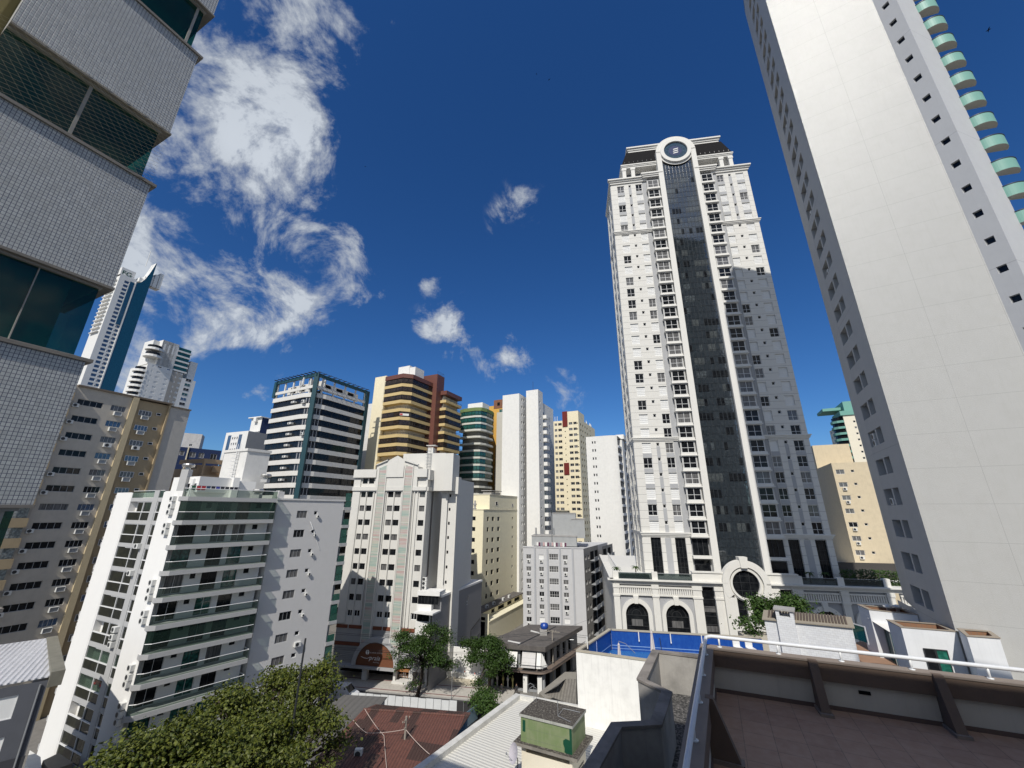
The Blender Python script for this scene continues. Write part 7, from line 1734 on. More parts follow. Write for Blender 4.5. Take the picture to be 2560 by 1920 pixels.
def left_house():
    z = -14.0; A, B, C_, D = Z('z4', 0, 725, z), Z('z4', 655, 608, z), Z('z4', 585, 228, z), Z('z4', -20, 320, z)
    b = building('house', 'grey house with a shiny corrugated metal roof at the left edge', B)
    dr = math.degrees(math.atan2(B[0] - A[0], B[1] - A[1])); F = Face(A, dr); Lf = math.hypot(B[0] - A[0], B[1] - A[1]); ws = Windows(b)
    w = MB(); gr = paint('house_shade_grey', (.10, .105, .12), dirt=.2); hs = []  # wall grey darkened so the colour carries the shade it stands in
    for k in range(5):
        zz = z - 1.0 - 2.9 * k
        for (a, c, m_) in ((Lf - 4.6, Lf - 2.0, SHUT), (Lf - 9.4, Lf - 7.2, GLASS_D)): hs.append((a, c, zz - 1.7, zz)); ws.add(F, a, c, zz - 1.7, zz, w=-.12, cols=2, rows=1, pane=SHUT if (k < 2 and m_ is SHUT) else GLASS_D)
    F.wall(w, -6, Lf - .5, GZ, z - .3, hs, .15); R = Face(F.xy(Lf - .5), math.degrees(math.atan2(C_[0] - B[0], C_[1] - B[1]))); R.wall(w, 0, 14, GZ, z - .3); w.build('wall', gr, b)
    st = MB(); F.box(st, -6, Lf - .45, z - 6.9, z - 5.6, .0, .05); st.build('dark_band', plain('dark_grey_band', (.05, .052, .06)), b)
    r = MB(); q = [A, B, C_, D]; A2 = add2(A, dr + 180, 8); D2 = add2(D, dr + 180, 8)
    r.hexa([(*A2, z - .1), (*B, z - .1), (*C_, z + .1), (*D2, z + .1), (*A2, z), (*B, z), (*C_, z + .3), (*D2, z + .3)])
    m_ = corrugated('zinc_sheet', ((.80, .80, .82), (.36, .37, .40)), dr + 4, .38, .05, rough=.28); m_.node_tree.nodes['Principled BSDF'].inputs['Metallic'].default_value = .2
    r.build('roof', m_, b)
    e = MB(); dn = (C_[0] - B[0], C_[1] - B[1]); ln = math.hypot(*dn); En = Face(B, math.degrees(math.atan2(*dn))); En.box(e, -.3, ln + .3, z - .8, z + .34, -.5, .35); e.build('parapet', paint('mossy_parapet', (.20, .19, .15), dirt=.5), b); ws.finish()
    dp = MB(); dp.tube([F.p(Lf - .9, z - .5, .12), F.p(Lf - .9, GZ + 2, .12)], .07, 6); dp.build('downpipe', GFRAME, b)
    # low shed roofs at its foot
    q = MB(); zz = GZ + 4.0; q.prism([Z('z4', 480, 1575, zz), Z('z4', 560, 1700, zz), Z('z4', 820, 1600, zz), Z('z4', 660, 1490, zz)], GZ, zz); q.thing('shed', paint('brown_shed_roof', (.30, .26, .20), dirt=.4), 'low shed with brownish flat roof at the foot of the balcony block', 'shed')
    q = MB(); q.prism([Z('z4', 290, 1590, zz), Z('z4', 330, 1740, zz), Z('z4', 470, 1720, zz), Z('z4', 455, 1535, zz), Z('z4', 335, 1460, zz)], GZ, zz); q.thing('shed', WHITE2, 'low shed with white roof corner beside the grey house', 'shed')
left_house()

# ================================================================== pool deck on the neighbouring block
def pool_block():
    zr = -13.0; A = (6.47, 44.6); F = Face(A, 112); b = building('pool_building', 'white block with a blue walled rooftop pool', (14, 46))
    D_, C_ = (11.5, 52.1), (27.5, 49.3); B = F.xy(16)
    wt = paint('pool_block_white', (.80, .79, .75), dirt=.3, streak=.28, dirtcol=(.40, .39, .37)); cope = paint('pool_coping', (.42, .38, .30), dirt=.3); blue = nodes_of('pool_blue'); 
    n1 = pos_tex(blue[1], 'ShaderNodeTexNoise', .9, (1, 1, .5), Detail=6); blue[1].links.new(mix_rgb(blue[1], maprange(blue[1], n1.outputs['Fac'], .35, .7, 0, .6), (.006, .055, .28), (.02, .10, .36)), blue[2].inputs['Base Color']); blue[2].inputs['Roughness'].default_value = .4
    drL = math.degrees(math.atan2(D_[0] - A[0], D_[1] - A[1])); drB = math.degrees(math.atan2(C_[0] - D_[0], C_[1] - D_[1]))
    def inset(p, q, s): return p
    w = MB(); F.wall(w, 0, 18, GZ, zr - .12); Lf = Face(D_, drL + 180); LL = math.hypot(D_[0] - A[0], D_[1] - A[1]); Lf.wall(w, 0, LL, GZ, zr - .12); Bf = Face(C_, drB + 180); LB = math.hypot(C_[0] - D_[0], C_[1] - D_[1]); Bf.wall(w, 0, LB, GZ, zr - .12); w.build('wall', wt, b)
    Li = Face(A, drL); Bi = Face(D_, drB); t = .3                        # inner faces: right-hand side looks into the basin
    c = MB()
    c.prism([F.xy(0, .06), F.xy(18, .06), F.xy(18, -t), F.xy(.0, -t)], zr - .12, zr); Li.box(c, t, LL + .06, zr - .12, zr - .002, -.06, t); Bi.box(c, t, LB, zr - .12, zr - .004, -.06, t); c.build('coping', cope, b)
    i = MB(); Li.box(i, 2.6, LL, -16.4, zr - .12, 0, .22); Bi.box(i, .22, LB, -16.4, zr - .12, 0, .22); i.build('basin_wall', blue[0], b)
    i2 = MB(); Li.box(i2, .3, 2.6, -16.4, zr - .12, 0, .22); F.box(i2, .2, 18, -16.4, zr - .12, -.28, -.02); i2.build('parapet_wall', paint('pool_grey', (.20, .19, .18)), b)
    ln = MB(); Bi.box(ln, .22, LB, -14.62, -14.56, .221, .24); Li.box(ln, 3.2, LL - .22, -14.62, -14.56, .221, .24); Bi.box(ln, .22, LB, -14.9, -14.86, .221, .24); ln.build('tile_line', plain('tile_line', (.25, .40, .65)), b)
    dkm = paint('pool_deck_cream', (.58, .47, .30), rough=.8, dirt=.2)
    d = MB(); F.box(d, .3, 18, -16.4, -14.75, -2.3, -.3); F.box(d, .3, 4.1, -16.39, -14.752, -4.0, -2.3); d.build('deck', dkm, b)
    wa = nodes_of('pool_water'); wv = pos_tex(wa[1], 'ShaderNodeTexNoise', 2.5, Detail=3); chk = pos_tex(wa[1], 'ShaderNodeTexVoronoi', 2.2); 
    wa[1].links.new(mix_rgb(wa[1], maprange(wa[1], chk.outputs['Distance'], .1, .5, 0, 1), (.06, .26, .50), (.02, .12, .36)), wa[2].inputs['Base Color']); wa[2].inputs['Roughness'].default_value = .06; bump(wa[1], wa[2], wv.outputs['Fac'], .4, .03)
    q = MB(); q.poly([(*F.xy(.3, -1.2), -15.1), (*F.xy(18, -1.2), -15.1), (*C_, -15.1), (*D_, -15.1)]); q.build('pool_water', wa[0], b)
    sp = MB()
    for x in (1015, 1512, 1985):
        x_, y_ = Z('z5', x, 180, zr); k = (x_ - D_[0]) * Bi.t[0] + (y_ - D_[1]) * Bi.t[1]; sp.tube([Bi.p(k, zr - .1, .30), Bi.p(k, zr - .95, .30)], .06, 8); sp.tube([Bi.p(k, zr - .95, .30), Bi.p(k, zr - 1.05, .42)], .06, 8)
    for x in (1015,): pass
    sp.tube([Li.p(2.0, zr - .3, .35), Li.p(2.0, zr + .75, .35)], .06, 8); sp.tube([Li.p(1.4, zr - 1.0, .35), Li.p(1.4, zr - .3, .35)], .06, 8); sp.build('spout', WHITE, b)
    rp = MB(); rp.tube([Li.p(4.4, zr - .2, .3 + .03 * math.sin(k)) if False else Li.p(4.4 + .02 * (k % 2), zr - .2 - .13 * k, .33) for k in range(14)], .035, 5); rp.build('float_rope', plain('rope_blue_white', (.35, .42, .70)), b)
    # closed parasols standing on the deck, with their bent hanging poles
    fab = paint('parasol_cloth', (.60, .55, .55), dirt=.25, streak=.3); lab = ('closed pale parasol nearest the front left pool wall', 'closed pale parasol standing in the middle against the blue wall')
    for k, ((x, yt, yb), dist) in enumerate((((692, 370, 575), 46.0), ((1222, 170, 455), 45.8))):
        top = pd(*P('z5', x, yt), dist); p_ = (top[0], top[1]); zt = top[2]
        u = thing('parasol', lab[k], 'parasol', (*p_, -14.75), 'closed parasols by the pool')
        m_ = MB(); n_ = 12; zs = [(0.0, .03), (-.18, .12), (-.25, .10), (-.9, .16), (-1.75, .24)]; rows = []
        for dz, r_ in zs: rows.append([(p_[0] + r_ * (1.0 if j % 2 else .72) * math.cos(2 * math.pi * j / n_), p_[1] + r_ * (1.0 if j % 2 else .72) * math.sin(2 * math.pi * j / n_), zt + dz) for j in range(n_)])
        for a_, b_ in zip(rows, rows[1:]):
            for j in range(n_): m_.poly([a_[j], a_[(j + 1) % n_], b_[(j + 1) % n_], b_[j]])
        m_.build('canopy', fab, u, True)
        s = MB(); s.tube([(*p_, -14.75), (*p_, zt + .08)], .03, 6); s.build('pole', GFRAME, u)
        a_ = MB(); a_.tube([(p_[0] + .02, p_[1] + .05, zt + .12), (p_[0] + .7, p_[1] + .1, zt - .1), (p_[0] + 1.55, p_[1] - .1, zt - .85)] if k == 0 else [(p_[0] + .8, p_[1] + .1, zt - .65), (p_[0] + 1.0, p_[1] + .1, -14.75)], .03 if k == 0 else .035, 6); a_.build('arm', GFRAME if k == 0 else DARK, u)
    ls = MB(); 
    def lounger(xy, dr, label):
        G_ = Face(xy, dr); m_ = MB(); G_.box(m_, 0, 1.3, -14.5, -14.42, -.3, .3); m_.hexa([G_.p(1.3, -14.5, .3), G_.p(1.95, -14.05, .3), G_.p(1.95, -14.05, -.3), G_.p(1.3, -14.5, -.3), G_.p(1.3, -14.42, .3), G_.p(1.95, -13.97, .3), G_.p(1.95, -13.97, -.3), G_.p(1.3, -14.42, -.3)])
        for u in (.1, 1.2):
            for w_ in (-.28, .24): G_.box(m_, u, u + .05, -14.75, -14.5, w_, w_ + .04)
        m_.thing('sun_lounger', dkm, label, 'lounger')
    lounger(F.xy(.9, -3.2), 100, 'cream sun lounger at the left end of the rooftop pool'); lounger(F.xy(3.4, -1.3), 292, 'cream sun lounger beside the front parasol of the pool')
    # white chairs, a planter and beige box at the right end
    bx = MB(); p_ = pd(*P('d3', 880, 172), 56); G_ = Face(p_[:2], 99); G_.box(bx, 0, 4.0, GZ, p_[2], -2, 0); bx.thing('service_box', paint('beige_box', (.50, .46, .38)), 'beige boxy block behind the right end of the blue pool wall', 'box')
    for k in range(2):
        p_ = pd(*P('d3', 850 + 60 * k, 225 + 4 * k), 44); m_ = MB(); x, y, zz = p_
        m_.bx(x - .3, x + .3, y - .3, y + .3, zz - .05, zz); m_.bx(x - .3, x + .3, y + .25, y + .3, zz, zz + .5)
        for dx in (-.28, .24):
            for dy in (-.28, .24): m_.bx(x + dx, x + dx + .05, y + dy, y + dy + .05, zz - .5, zz - .05)
        m_.thing('chair', WFRAME, ('white garden chair nearest the handrail corner by the pool end' if k == 0 else 'white garden chair closer to the white tiled house by the pool'), 'chair', 'white chairs at the pool end')
pool_block()

# ================================================================== white house with the ribbed roof, penthouses under the tower
def right_houses():
    z0 = -8.6; a = Z('z6', 160, 213, z0); c = Z('z6', 853, 276, z0); dr = 126; F = Face(a, dr); v = ray(*P('z6', 853, 276)); u1 = F.at_az(math.degrees(math.atan2(v.x, v.y)))
    b = building('house', 'white tiled house with a ribbed brown lean-to roof and square chimney', a)
    tl = nodes_of('white_wall_tile'); g = tl[1].nodes.new('ShaderNodeNewGeometry'); dt = tl[1].nodes.new('ShaderNodeVectorMath'); dt.operation = 'DOT_PRODUCT'; dt.inputs[1].default_value = (sd(dr), cd(dr), 0); tl[1].links.new(g.outputs['Position'], dt.inputs[0]); sp = tl[1].nodes.new('ShaderNodeSeparateXYZ'); tl[1].links.new(g.outputs['Position'], sp.inputs[0]); cb = tl[1].nodes.new('ShaderNodeCombineXYZ'); tl[1].links.new(dt.outputs['Value'], cb.inputs[0]); tl[1].links.new(sp.outputs[2], cb.inputs[1])
    bk = tl[1].nodes.new('ShaderNodeTexBrick'); bk.offset = .5
    for k, v_ in (('Scale', 1.0), ('Mortar Size', .006), ('Brick Width', .3), ('Row Height', .16)): bk.inputs[k].default_value = v_
    bk.inputs['Color1'].default_value = (.70, .71, .72, 1); bk.inputs['Color2'].default_value = (.64, .65, .67, 1); bk.inputs['Mortar'].default_value = (.45, .45, .46, 1); tl[1].links.new(cb.outputs[0], bk.inputs['Vector']); nz = pos_tex(tl[1], 'ShaderNodeTexNoise', .8, Detail=5); tl[1].links.new(mix_rgb(tl[1], maprange(tl[1], nz.outputs['Fac'], .45, .7, 0, .25), bk.outputs['Color'], (.5, .48, .45)), tl[2].inputs['Base Color']); tl[2].inputs['Roughness'].default_value = .55
    q = F.p(u1, 0); zR = ray(*P('z6', 853, 276)); k = math.hypot(q[0], q[1]) / math.hypot(zR.x, zR.y); z1 = zR.z * k
    w = MB(); w.poly([F.p(0, GZ, 0), F.p(u1, GZ, 0), F.p(u1, z1, 0), F.p(0, z0, 0)]); R = Face(F.xy(u1), dr - 90); R.wall(w, 0, 2, GZ, z1 + .0); L_ = Face(F.xy(0), dr + 90); w.poly([F.p(0, GZ, 0), F.p(0, z0, 0), F.p(0, z0 + .25, -2), F.p(0, GZ, -2)]); w.build('wall', tl[0], b)
    r = MB(); r.hexa([F.p(-.15, z0 - .06, .15), F.p(u1 + .15, z1 - .06, .15), F.p(u1 + .15, z1 + .25, -2.0), F.p(-.15, z0 + .25, -2.0), F.p(-.15, z0 + .02, .15), F.p(u1 + .15, z1 + .02, .15), F.p(u1 + .15, z1 + .33, -2.0), F.p(-.15, z0 + .33, -2.0)]); r.build('roof', paint('pale_roof_frame', (.30, .265, .21)), b)
    rb = MB(); n_ = 26
    for k in range(n_):
        u = .3 + (u1 - .6) * k / (n_ - 1); zz = z0 + (z1 - z0) * u / u1
        rb.hexa([F.p(u - .07, zz + .07, -.25), F.p(u + .07, zz + .07, -.25), F.p(u + .07, zz + .33, -1.8), F.p(u - .07, zz + .33, -1.8), F.p(u - .05, zz + .17, -.25), F.p(u + .05, zz + .17, -.25), F.p(u + .05, zz + .43, -1.8), F.p(u - .05, zz + .43, -1.8)])
    rb.build('roof_ribs', plain('rib_brown', (.10, .075, .06), rough=.8), b)
    v0 = ray(*P('z6', 247, 140)); v1 = ray(*P('z6', 385, 140)); ua = F.at_az(math.degrees(math.atan2(v0.x, v0.y))); ub = F.at_az(math.degrees(math.atan2(v1.x, v1.y)))
    zt = v0.z / math.hypot(v0.x, v0.y) * math.hypot(*F.xy(ua, .3)); ch = MB(); F.box(ch, ua, ub, GZ, zt - .45, -.9, .3); 
    for (x0, x1, w0, w1) in ((ua, ua + .25, -.9, .3), (ub - .25, ub, -.9, .3)): F.box(ch, x0, x1, zt - .45, zt, w0, w1)
    ch.build('chimney', tl[0], b); cc = MB(); F.box(cc, ua - .12, ub + .12, zt, zt + .12, -1.0, .42); cc.build('chimney_cap', CONC, b)
    # penthouse boxes at the foot of the blank tower
    wt = paint('penthouse_white', (.72, .73, .74), dirt=.15); wood = jointed('wood_lining', (.26, .14, .08), 9, 0, .03, vert=(.35, 0, 110), dark=.4); cop = paint('stone_coping', (.31, .265, .21))
    def box_house(name, label, pts, zt, wind=None, depth=1.2):
        n = building(name, label, pts[0]); m_ = MB(); i_ = MB(); cx = sum(p[0] for p in pts) / 4; cy = sum(p[1] for p in pts) / 4
        def sh(p, k): d_ = math.hypot(p[0] - cx, p[1] - cy); return (p[0] + (cx - p[0]) * k / d_, p[1] + (cy - p[1]) * k / d_)
        for j in range(4):
            p0, p1 = pts[j], pts[(j + 1) % 4]; m_.poly([(*p0, GZ), (*p1, GZ), (*p1, zt), (*p0, zt)]); q0, q1 = sh(p0, .3), sh(p1, .3)
            i_.poly([(*q0, zt - depth), (*q1, zt - depth), (*q1, zt - .05), (*q0, zt - .05)])
        m_.build('wall', wt, n); i_.poly([(*sh(p, .3), zt - depth) for p in pts]); i_.build('roof_lining', wood, n)
        c_ = MB()
        for j in range(4):
            p0, p1 = pts[j], pts[(j + 1) % 4]; o0, o1 = sh(p0, -.08), sh(p1, -.08); q0, q1 = sh(p0, .36), sh(p1, .36); c_.poly([(*o0, zt + .05), (*o1, zt + .05), (*q1, zt + .05), (*q0, zt + .05)]); c_.poly([(*o0, zt), (*o1, zt), (*o1, zt + .05), (*o0, zt + .05)]); c_.poly([(*q0, zt), (*q1, zt), (*q1, zt + .05), (*q0, zt + .05)])
        c_.build('coping', cop, n); return n
    z = -8.6; p1 = [Z('z6', 1240, 280, z), Z('z6', 1680, 315, z), add2(Z('z6', 1680, 315, z), 23, 2.3), Z('z6', 1130, 222, z)]
    n = box_house('penthouse', 'white penthouse block with open timber lined roof and green glass door', p1, z); Fp = Face(p1[0], math.degrees(math.atan2(p1[1][0] - p1[0][0], p1[1][1] - p1[0][1])))
    ws = Windows(n, parts=True); v0 = ray(*P('z6', 1408, 440)); ua = Fp.at_az(math.degrees(math.atan2(v0.x, v0.y))); zt = v0.z / math.hypot(v0.x, v0.y) * math.hypot(*Fp.xy(ua)); v1 = ray(*P('z6', 1600, 460)); ub = Fp.at_az(math.degrees(math.atan2(v1.x, v1.y)))
    ws.add(Fp, ua, (ua + ub) / 2 - .01, zt - 2.6, zt, w=.06, cols=1, pane=GLASS_D, frame=DARK); ws.add(Fp, (ua + ub) / 2, ub, zt - 2.6, zt, w=.065, cols=1, pane=glass('green_door_glass', (.008, .09, .06), vary=.6), frame=DARK); ws.finish()
    z3 = -8.35; p3 = [Z('z6', 1760, 350, z3), Z('z6', 2020, 366, z3), Z('z6', 1942, 312, z3), Z('z6', 1690, 292, z3)]
    box_house('penthouse', 'small shaded grey white box against the blank tower wall', p3, z3, depth=.6)
    z2 = -9.0; p2 = [Z('z6', 985, 140, z2), Z('z6', 1370, 182, z2), add2(Z('z6', 1370, 182, z2), 23, 2.4), Z('z6', 897, 100, z2)]
    box_house('penthouse', 'farther white penthouse block with white roof vents beside the podium', p2, z2, depth=.8)
    for k in range(2):
        x, y = Z('z6', 1140 + 75 * k, 140, z2); m_ = MB(); m_.lathe((x, y, z2 - .8), [(.14, 0), (.14, .95), (.34, .98), (.36, 1.15), (.1, 1.25)], 12); m_.thing('roof_vent', WHITE, ('white mushroom roof vent, left of the two on the far penthouse', 'white mushroom roof vent, right of the two on the far penthouse')[k], 'vent', 'mushroom vents', True)
    # awning, glass doors, timber deck, glass fence
    m_ = MB(); za = -9.9; m_.hexa([(*Z('z6', 975, 208, za), za), (*Z('z6', 1150, 318, za - .5), za - .5), (*Z('z6', 1330, 255, za), za), (*Z('z6', 1250, 200, za), za), (*Z('z6', 975, 206, za + .05), za + .05), (*Z('z6', 1150, 316, za - .45), za - .45), (*Z('z6', 1330, 253, za + .05), za + .05), (*Z('z6', 1250, 198, za + .05), za + .05)]); m_.thing('canopy', WHITE, 'white sloping canopy between the two penthouse blocks', 'canopy')
    q0, q1 = Z('z6', 1030, 245, -10.6), Z('z6', 1150, 318, -10.4); Fg = Face(q0, math.degrees(math.atan2(q1[0] - q0[0], q1[1] - q0[1]))); lg = math.hypot(q1[0] - q0[0], q1[1] - q0[1]); m_ = MB(); Fg.box(m_, 0, lg, -13.2, -10.5, -.05, 0, 0)
    for k in range(4): Fg.box(m_, lg * k / 3 - .04, lg * k / 3 + .04, -13.2, -10.5, .001, .06, 1)
    m_.thing('glass_door', [GLASS_G, GFRAME], 'dark green glass doors under the white canopy', 'door')
    d_ = MB(); zd = -13.0; d_.prism([Z('z6', 890, 560, zd), Z('z6', 1330, 700, zd), Z('z6', 1300, 560, zd), Z('z6', 1000, 380, zd), Z('z6', 870, 400, zd)], GZ, zd); structure(d_, 'roof_deck', paint('terracotta_deck', (.33, .20, .13), dirt=.25))
    f_ = MB(); p0, p1_ = pd(*P('z6', 740, 210), 53), pd(*P('z6', 940, 216), 51); Ff = Face(p0[:2], math.degrees(math.atan2(p1_[0] - p0[0], p1_[1] - p0[1]))); lf = math.hypot(p1_[0] - p0[0], p1_[1] - p0[1]); Ff.box(f_, 0, lf, p0[2] - 1.3, p0[2] - .1, -.02, .0, 0)
    for k in range(3): Ff.box(f_, lf * k / 2 - .04, lf * k / 2 + .04, p0[2] - 1.4, p0[2], .001, .06, 1)
    Ff.box(f_, 0, lf, p0[2] - .08, p0[2], -.04, .0, 1); f_.thing('glass_fence', [clear_glass('green_fence_glass', (.01, .10, .08), .6), WFRAME], 'green glass fence with pale posts beside the ribbed roof house', 'fence')
right_houses()

# ================================================================== white corrugated roof with the green tank hut
def hut_roof():
    zr = -19.0; b = building('low_building', 'low building with white corrugated roof in the foreground', (3, 42))
    a = (.75, 50.1); p = (-9.4, 33.6); pl = [p, (6.0, 30.0), (12, 42.5), (8.3, 48.5), a]
    m_ = MB(); m_.prism(pl, GZ, zr - .2); m_.build('wall', WHITE2, b)
    r = MB(); r.prism([(x * .985 + .05, y * .985 + .6) for x, y in pl], zr - .19, zr - .06); r.build('roof', corrugated('white_sheet', ((.62, .605, .55), (.48, .465, .42)), 31, .34, .018, rough=.6, dirt=.25), b)
    F = Face(p, math.degrees(math.atan2(a[0] - p[0], a[1] - p[1]))); L_ = math.hypot(a[0] - p[0], a[1] - p[1]); k = MB(); F.box(k, 0, L_, zr - .3, zr + .35, -.15, .45); G_ = Face(a, 112); G_.box(k, .3, 8.0, zr - .3, zr + .30, -.15, .2); k.build('parapet', paint('mossy_white', (.62, .61, .57), dirt=.4, dirtcol=(.2, .19, .17)), b)
    # tank hut standing on it
    zt = -15.0; A, B, C_ = Z('z8', 235, 312, zt), Z('z8', 890, 472, zt), Z('z8', 1058, 262, zt); D = (A[0] + C_[0] - B[0], A[1] + C_[1] - B[1])
    h = thing('tank_hut', 'green painted water tank hut with a mossy brown slab roof', 'hut', ((A[0] + C_[0]) / 2, (A[1] + C_[1]) / 2, zr)); q = [A, B, C_, D]; cx = (A[0] + C_[0]) / 2; cy = (A[1] + C_[1]) / 2
    def sc(k): return [(cx + (x - cx) * k, cy + (y - cy) * k) for x, y in q]
    moss = nodes_of('mossy_slab'); nz = pos_tex(moss[1], 'ShaderNodeTexNoise', 1.3, Detail=8, Roughness=.75); n2 = pos_tex(moss[1], 'ShaderNodeTexNoise', 5, Detail=4)
    c_ = mix_rgb(moss[1], maprange(moss[1], nz.outputs['Fac'], .5, .62, 0, 1), (.05, .041, .035), (.26, .24, .20)); moss[1].links.new(mix_rgb(moss[1], maprange(moss[1], n2.outputs['Fac'], .4, .7, 0, .6), c_, (.03, .028, .02)), moss[2].inputs['Base Color']); moss[2].inputs['Roughness'].default_value = .95; bump(moss[1], moss[2], n2.outputs['Fac'], .6, .04)
    s = MB(); s.prism(sc(1.0), zt - .18, zt, 0, 1); s.build('roof', [paint('slab_edge', (.42, .42, .38), dirt=.3, streak=.6, dirtcol=(.05, .05, .045)), moss[0]], h)
    gm = jointed('green_wash', (.17, .225, .10), .62, .25, .02, dirt=.5, streak=.6, dirtcol=(.30, .30, .20), dark=.5)
    g = MB(); g.prism(sc(.95), zt - 1.75, zt - .18); g.build('tank_wall', gm, h)
    pt = MB(); S95 = sc(.95); Ff = Face(S95[0], math.degrees(math.atan2(S95[1][0] - S95[0][0], S95[1][1] - S95[0][1]))); lf = math.hypot(S95[1][0] - S95[0][0], S95[1][1] - S95[0][1])
    Ff.box(pt, .15, .38, zt - 1.1, zt - .38, .001, .012); Ff.box(pt, lf - .17, lf + .0, zt - 1.74, zt - .2, .001, .012); pt.poly([Ff.p(lf - .17 + x_, zt - 1.74 + y_, .013) for x_, y_ in ((0, 0), (0, .82), (-.3, .86), (-.5, .72), (-.5, .5), (-.4, .3), (-.42, .05), (-.3, .0))]); pt.build('paint_patch', plain('bottle_green', (.0, .06, .028), rough=.6), h)
    sl = MB(); sl.prism(sc(1.17), zt - 1.95, zt - 1.75, 0, 1); sl.build('ledge', [paint('ledge_edge', (.24, .22, .19), dirt=.6, dirtcol=(.06, .05, .04)), moss[0]], h)
    bs = MB(); S9 = sc(.93); Fb = Face(S9[0], Ff.dr); lb = math.hypot(S9[1][0] - S9[0][0], S9[1][1] - S9[0][1]); Rb = Face(S9[1], math.degrees(math.atan2(S9[2][0] - S9[1][0], S9[2][1] - S9[1][1]))); lr = math.hypot(S9[2][0] - S9[1][0], S9[2][1] - S9[1][1])
    Fb.wall(bs, 0, lb, zr - .1, zt - 1.95, [(.35, lb - .2, zt - 2.38, zt - 1.99)], .5, back=1); gr = [(.25 + .24 * i, .4 + .24 * i, zt - 3.1 - .24 * j + .13 * i, zt - 2.98 - .24 * j + .13 * i) for i in range(8) for j in range(2)]
    Rb.wall(bs, 0, lr, zr - .1, zt - 1.95, [], .2); Lb = Face(S9[3], Rb.dr + 180); Lb.wall(bs, 0, lr, zr - .1, zt - 1.95); bk_ = Face(S9[2], Ff.dr + 180); bk_.wall(bs, 0, lb, zr - .1, zt - 1.95); bs.build('base_wall', [paint('cream_base', (.74, .68, .55), dirt=.12), BLACKM], h)
    gl = MB()
    for i in range(9):
        for j in range(3): u = .35 + .22 * i; zz = zt - 3.0 - .22 * j; Rb.box(gl, u, u + .13, zz - .13, zz, .001, .015)
    gl.build('vent_blocks', BLACKM, h)
    an = MB(); c0 = Z('z8', 712, 345, zt); an.tube([(*c0, zt), (*c0, zt + .95)], .025, 5); w1 = Z('z8', 780, 258, zt); an.tube([(*c0, zt + .02), (*w1, zt + .03), (*Z('z8', 985, 305, zt), zt + .03)], .022, 4); an.tube([(*c0, zt + .02), (*Z('z8', 870, 425, zt), zt + .03)], .02, 4); an.thing('antenna', GFRAME, 'thin antenna post with loose cables on the green hut roof', 'antenna')
    for k, x in enumerate((418, 446)):
        p_ = Z('z8', x, 172, zt); m_ = MB(); m_.tube([(*p_, zt), (*p_, zt + 1.15 - .2 * k), (p_[0] - .28, p_[1], zt + 1.3 - .2 * k), (p_[0] - .55, p_[1], zt + 1.15 - .2 * k), (p_[0] - .55, p_[1], zt + .6)], .02, 5); m_.thing('vent_pipe', GFRAME, ('taller hooked vent pipe on the back edge of the hut roof', 'shorter hooked vent pipe on the back edge of the hut roof')[k], 'pipe')
    # satellite dish on the left
    c_ = pd(*P('z8', 185, 805), 36.2); m_ = thing('satellite_dish', 'weathered satellite dish on the white roof beside the green hut', 'satellite dish', (c_[0], c_[1], zr)); d_ = MB(); n_ = 20; ax = Vector((-.85, -.42, .3)).normalized(); u_ = ax.orthogonal().normalized(); v_ = ax.cross(u_); ctr = Vector(c_)
    rows = [[tuple(ctr + ax * (.16 * (r_ / .62) ** 2) + (u_ * math.cos(2 * math.pi * j / n_) + v_ * math.sin(2 * math.pi * j / n_)) * r_) for j in range(n_)] for r_ in (.04, .22, .42, .62)]
    for a_, b_ in zip(rows, rows[1:]):
        for j in range(n_): d_.poly([a_[j], a_[(j + 1) % n_], b_[(j + 1) % n_], b_[j]])
    d_.poly(rows[0]); d_.build('dish', paint('dish_grey', (.50, .47, .50), dirt=.3), m_, True)
    t_ = MB(); t_.tube([tuple(ctr), (c_[0] + .2, c_[1] + .1, c_[2] - .4), (c_[0] + .2, c_[1] + .1, zr)], .035, 6); t_.build('mast', DARK, m_)
    l_ = MB(); tip = ctr + ax * .75 + Vector((0, 0, -.1)); t0 = rows[3][0]; l_.tube([tuple(ctr + Vector((0, 0, -.6))), tuple(tip)], .018, 5); l_.bx(tip.x - .05, tip.x + .05, tip.y - .05, tip.y + .05, tip.z - .05, tip.z + .08); l_.build('feed_arm', GFRAME, m_)
hut_roof()

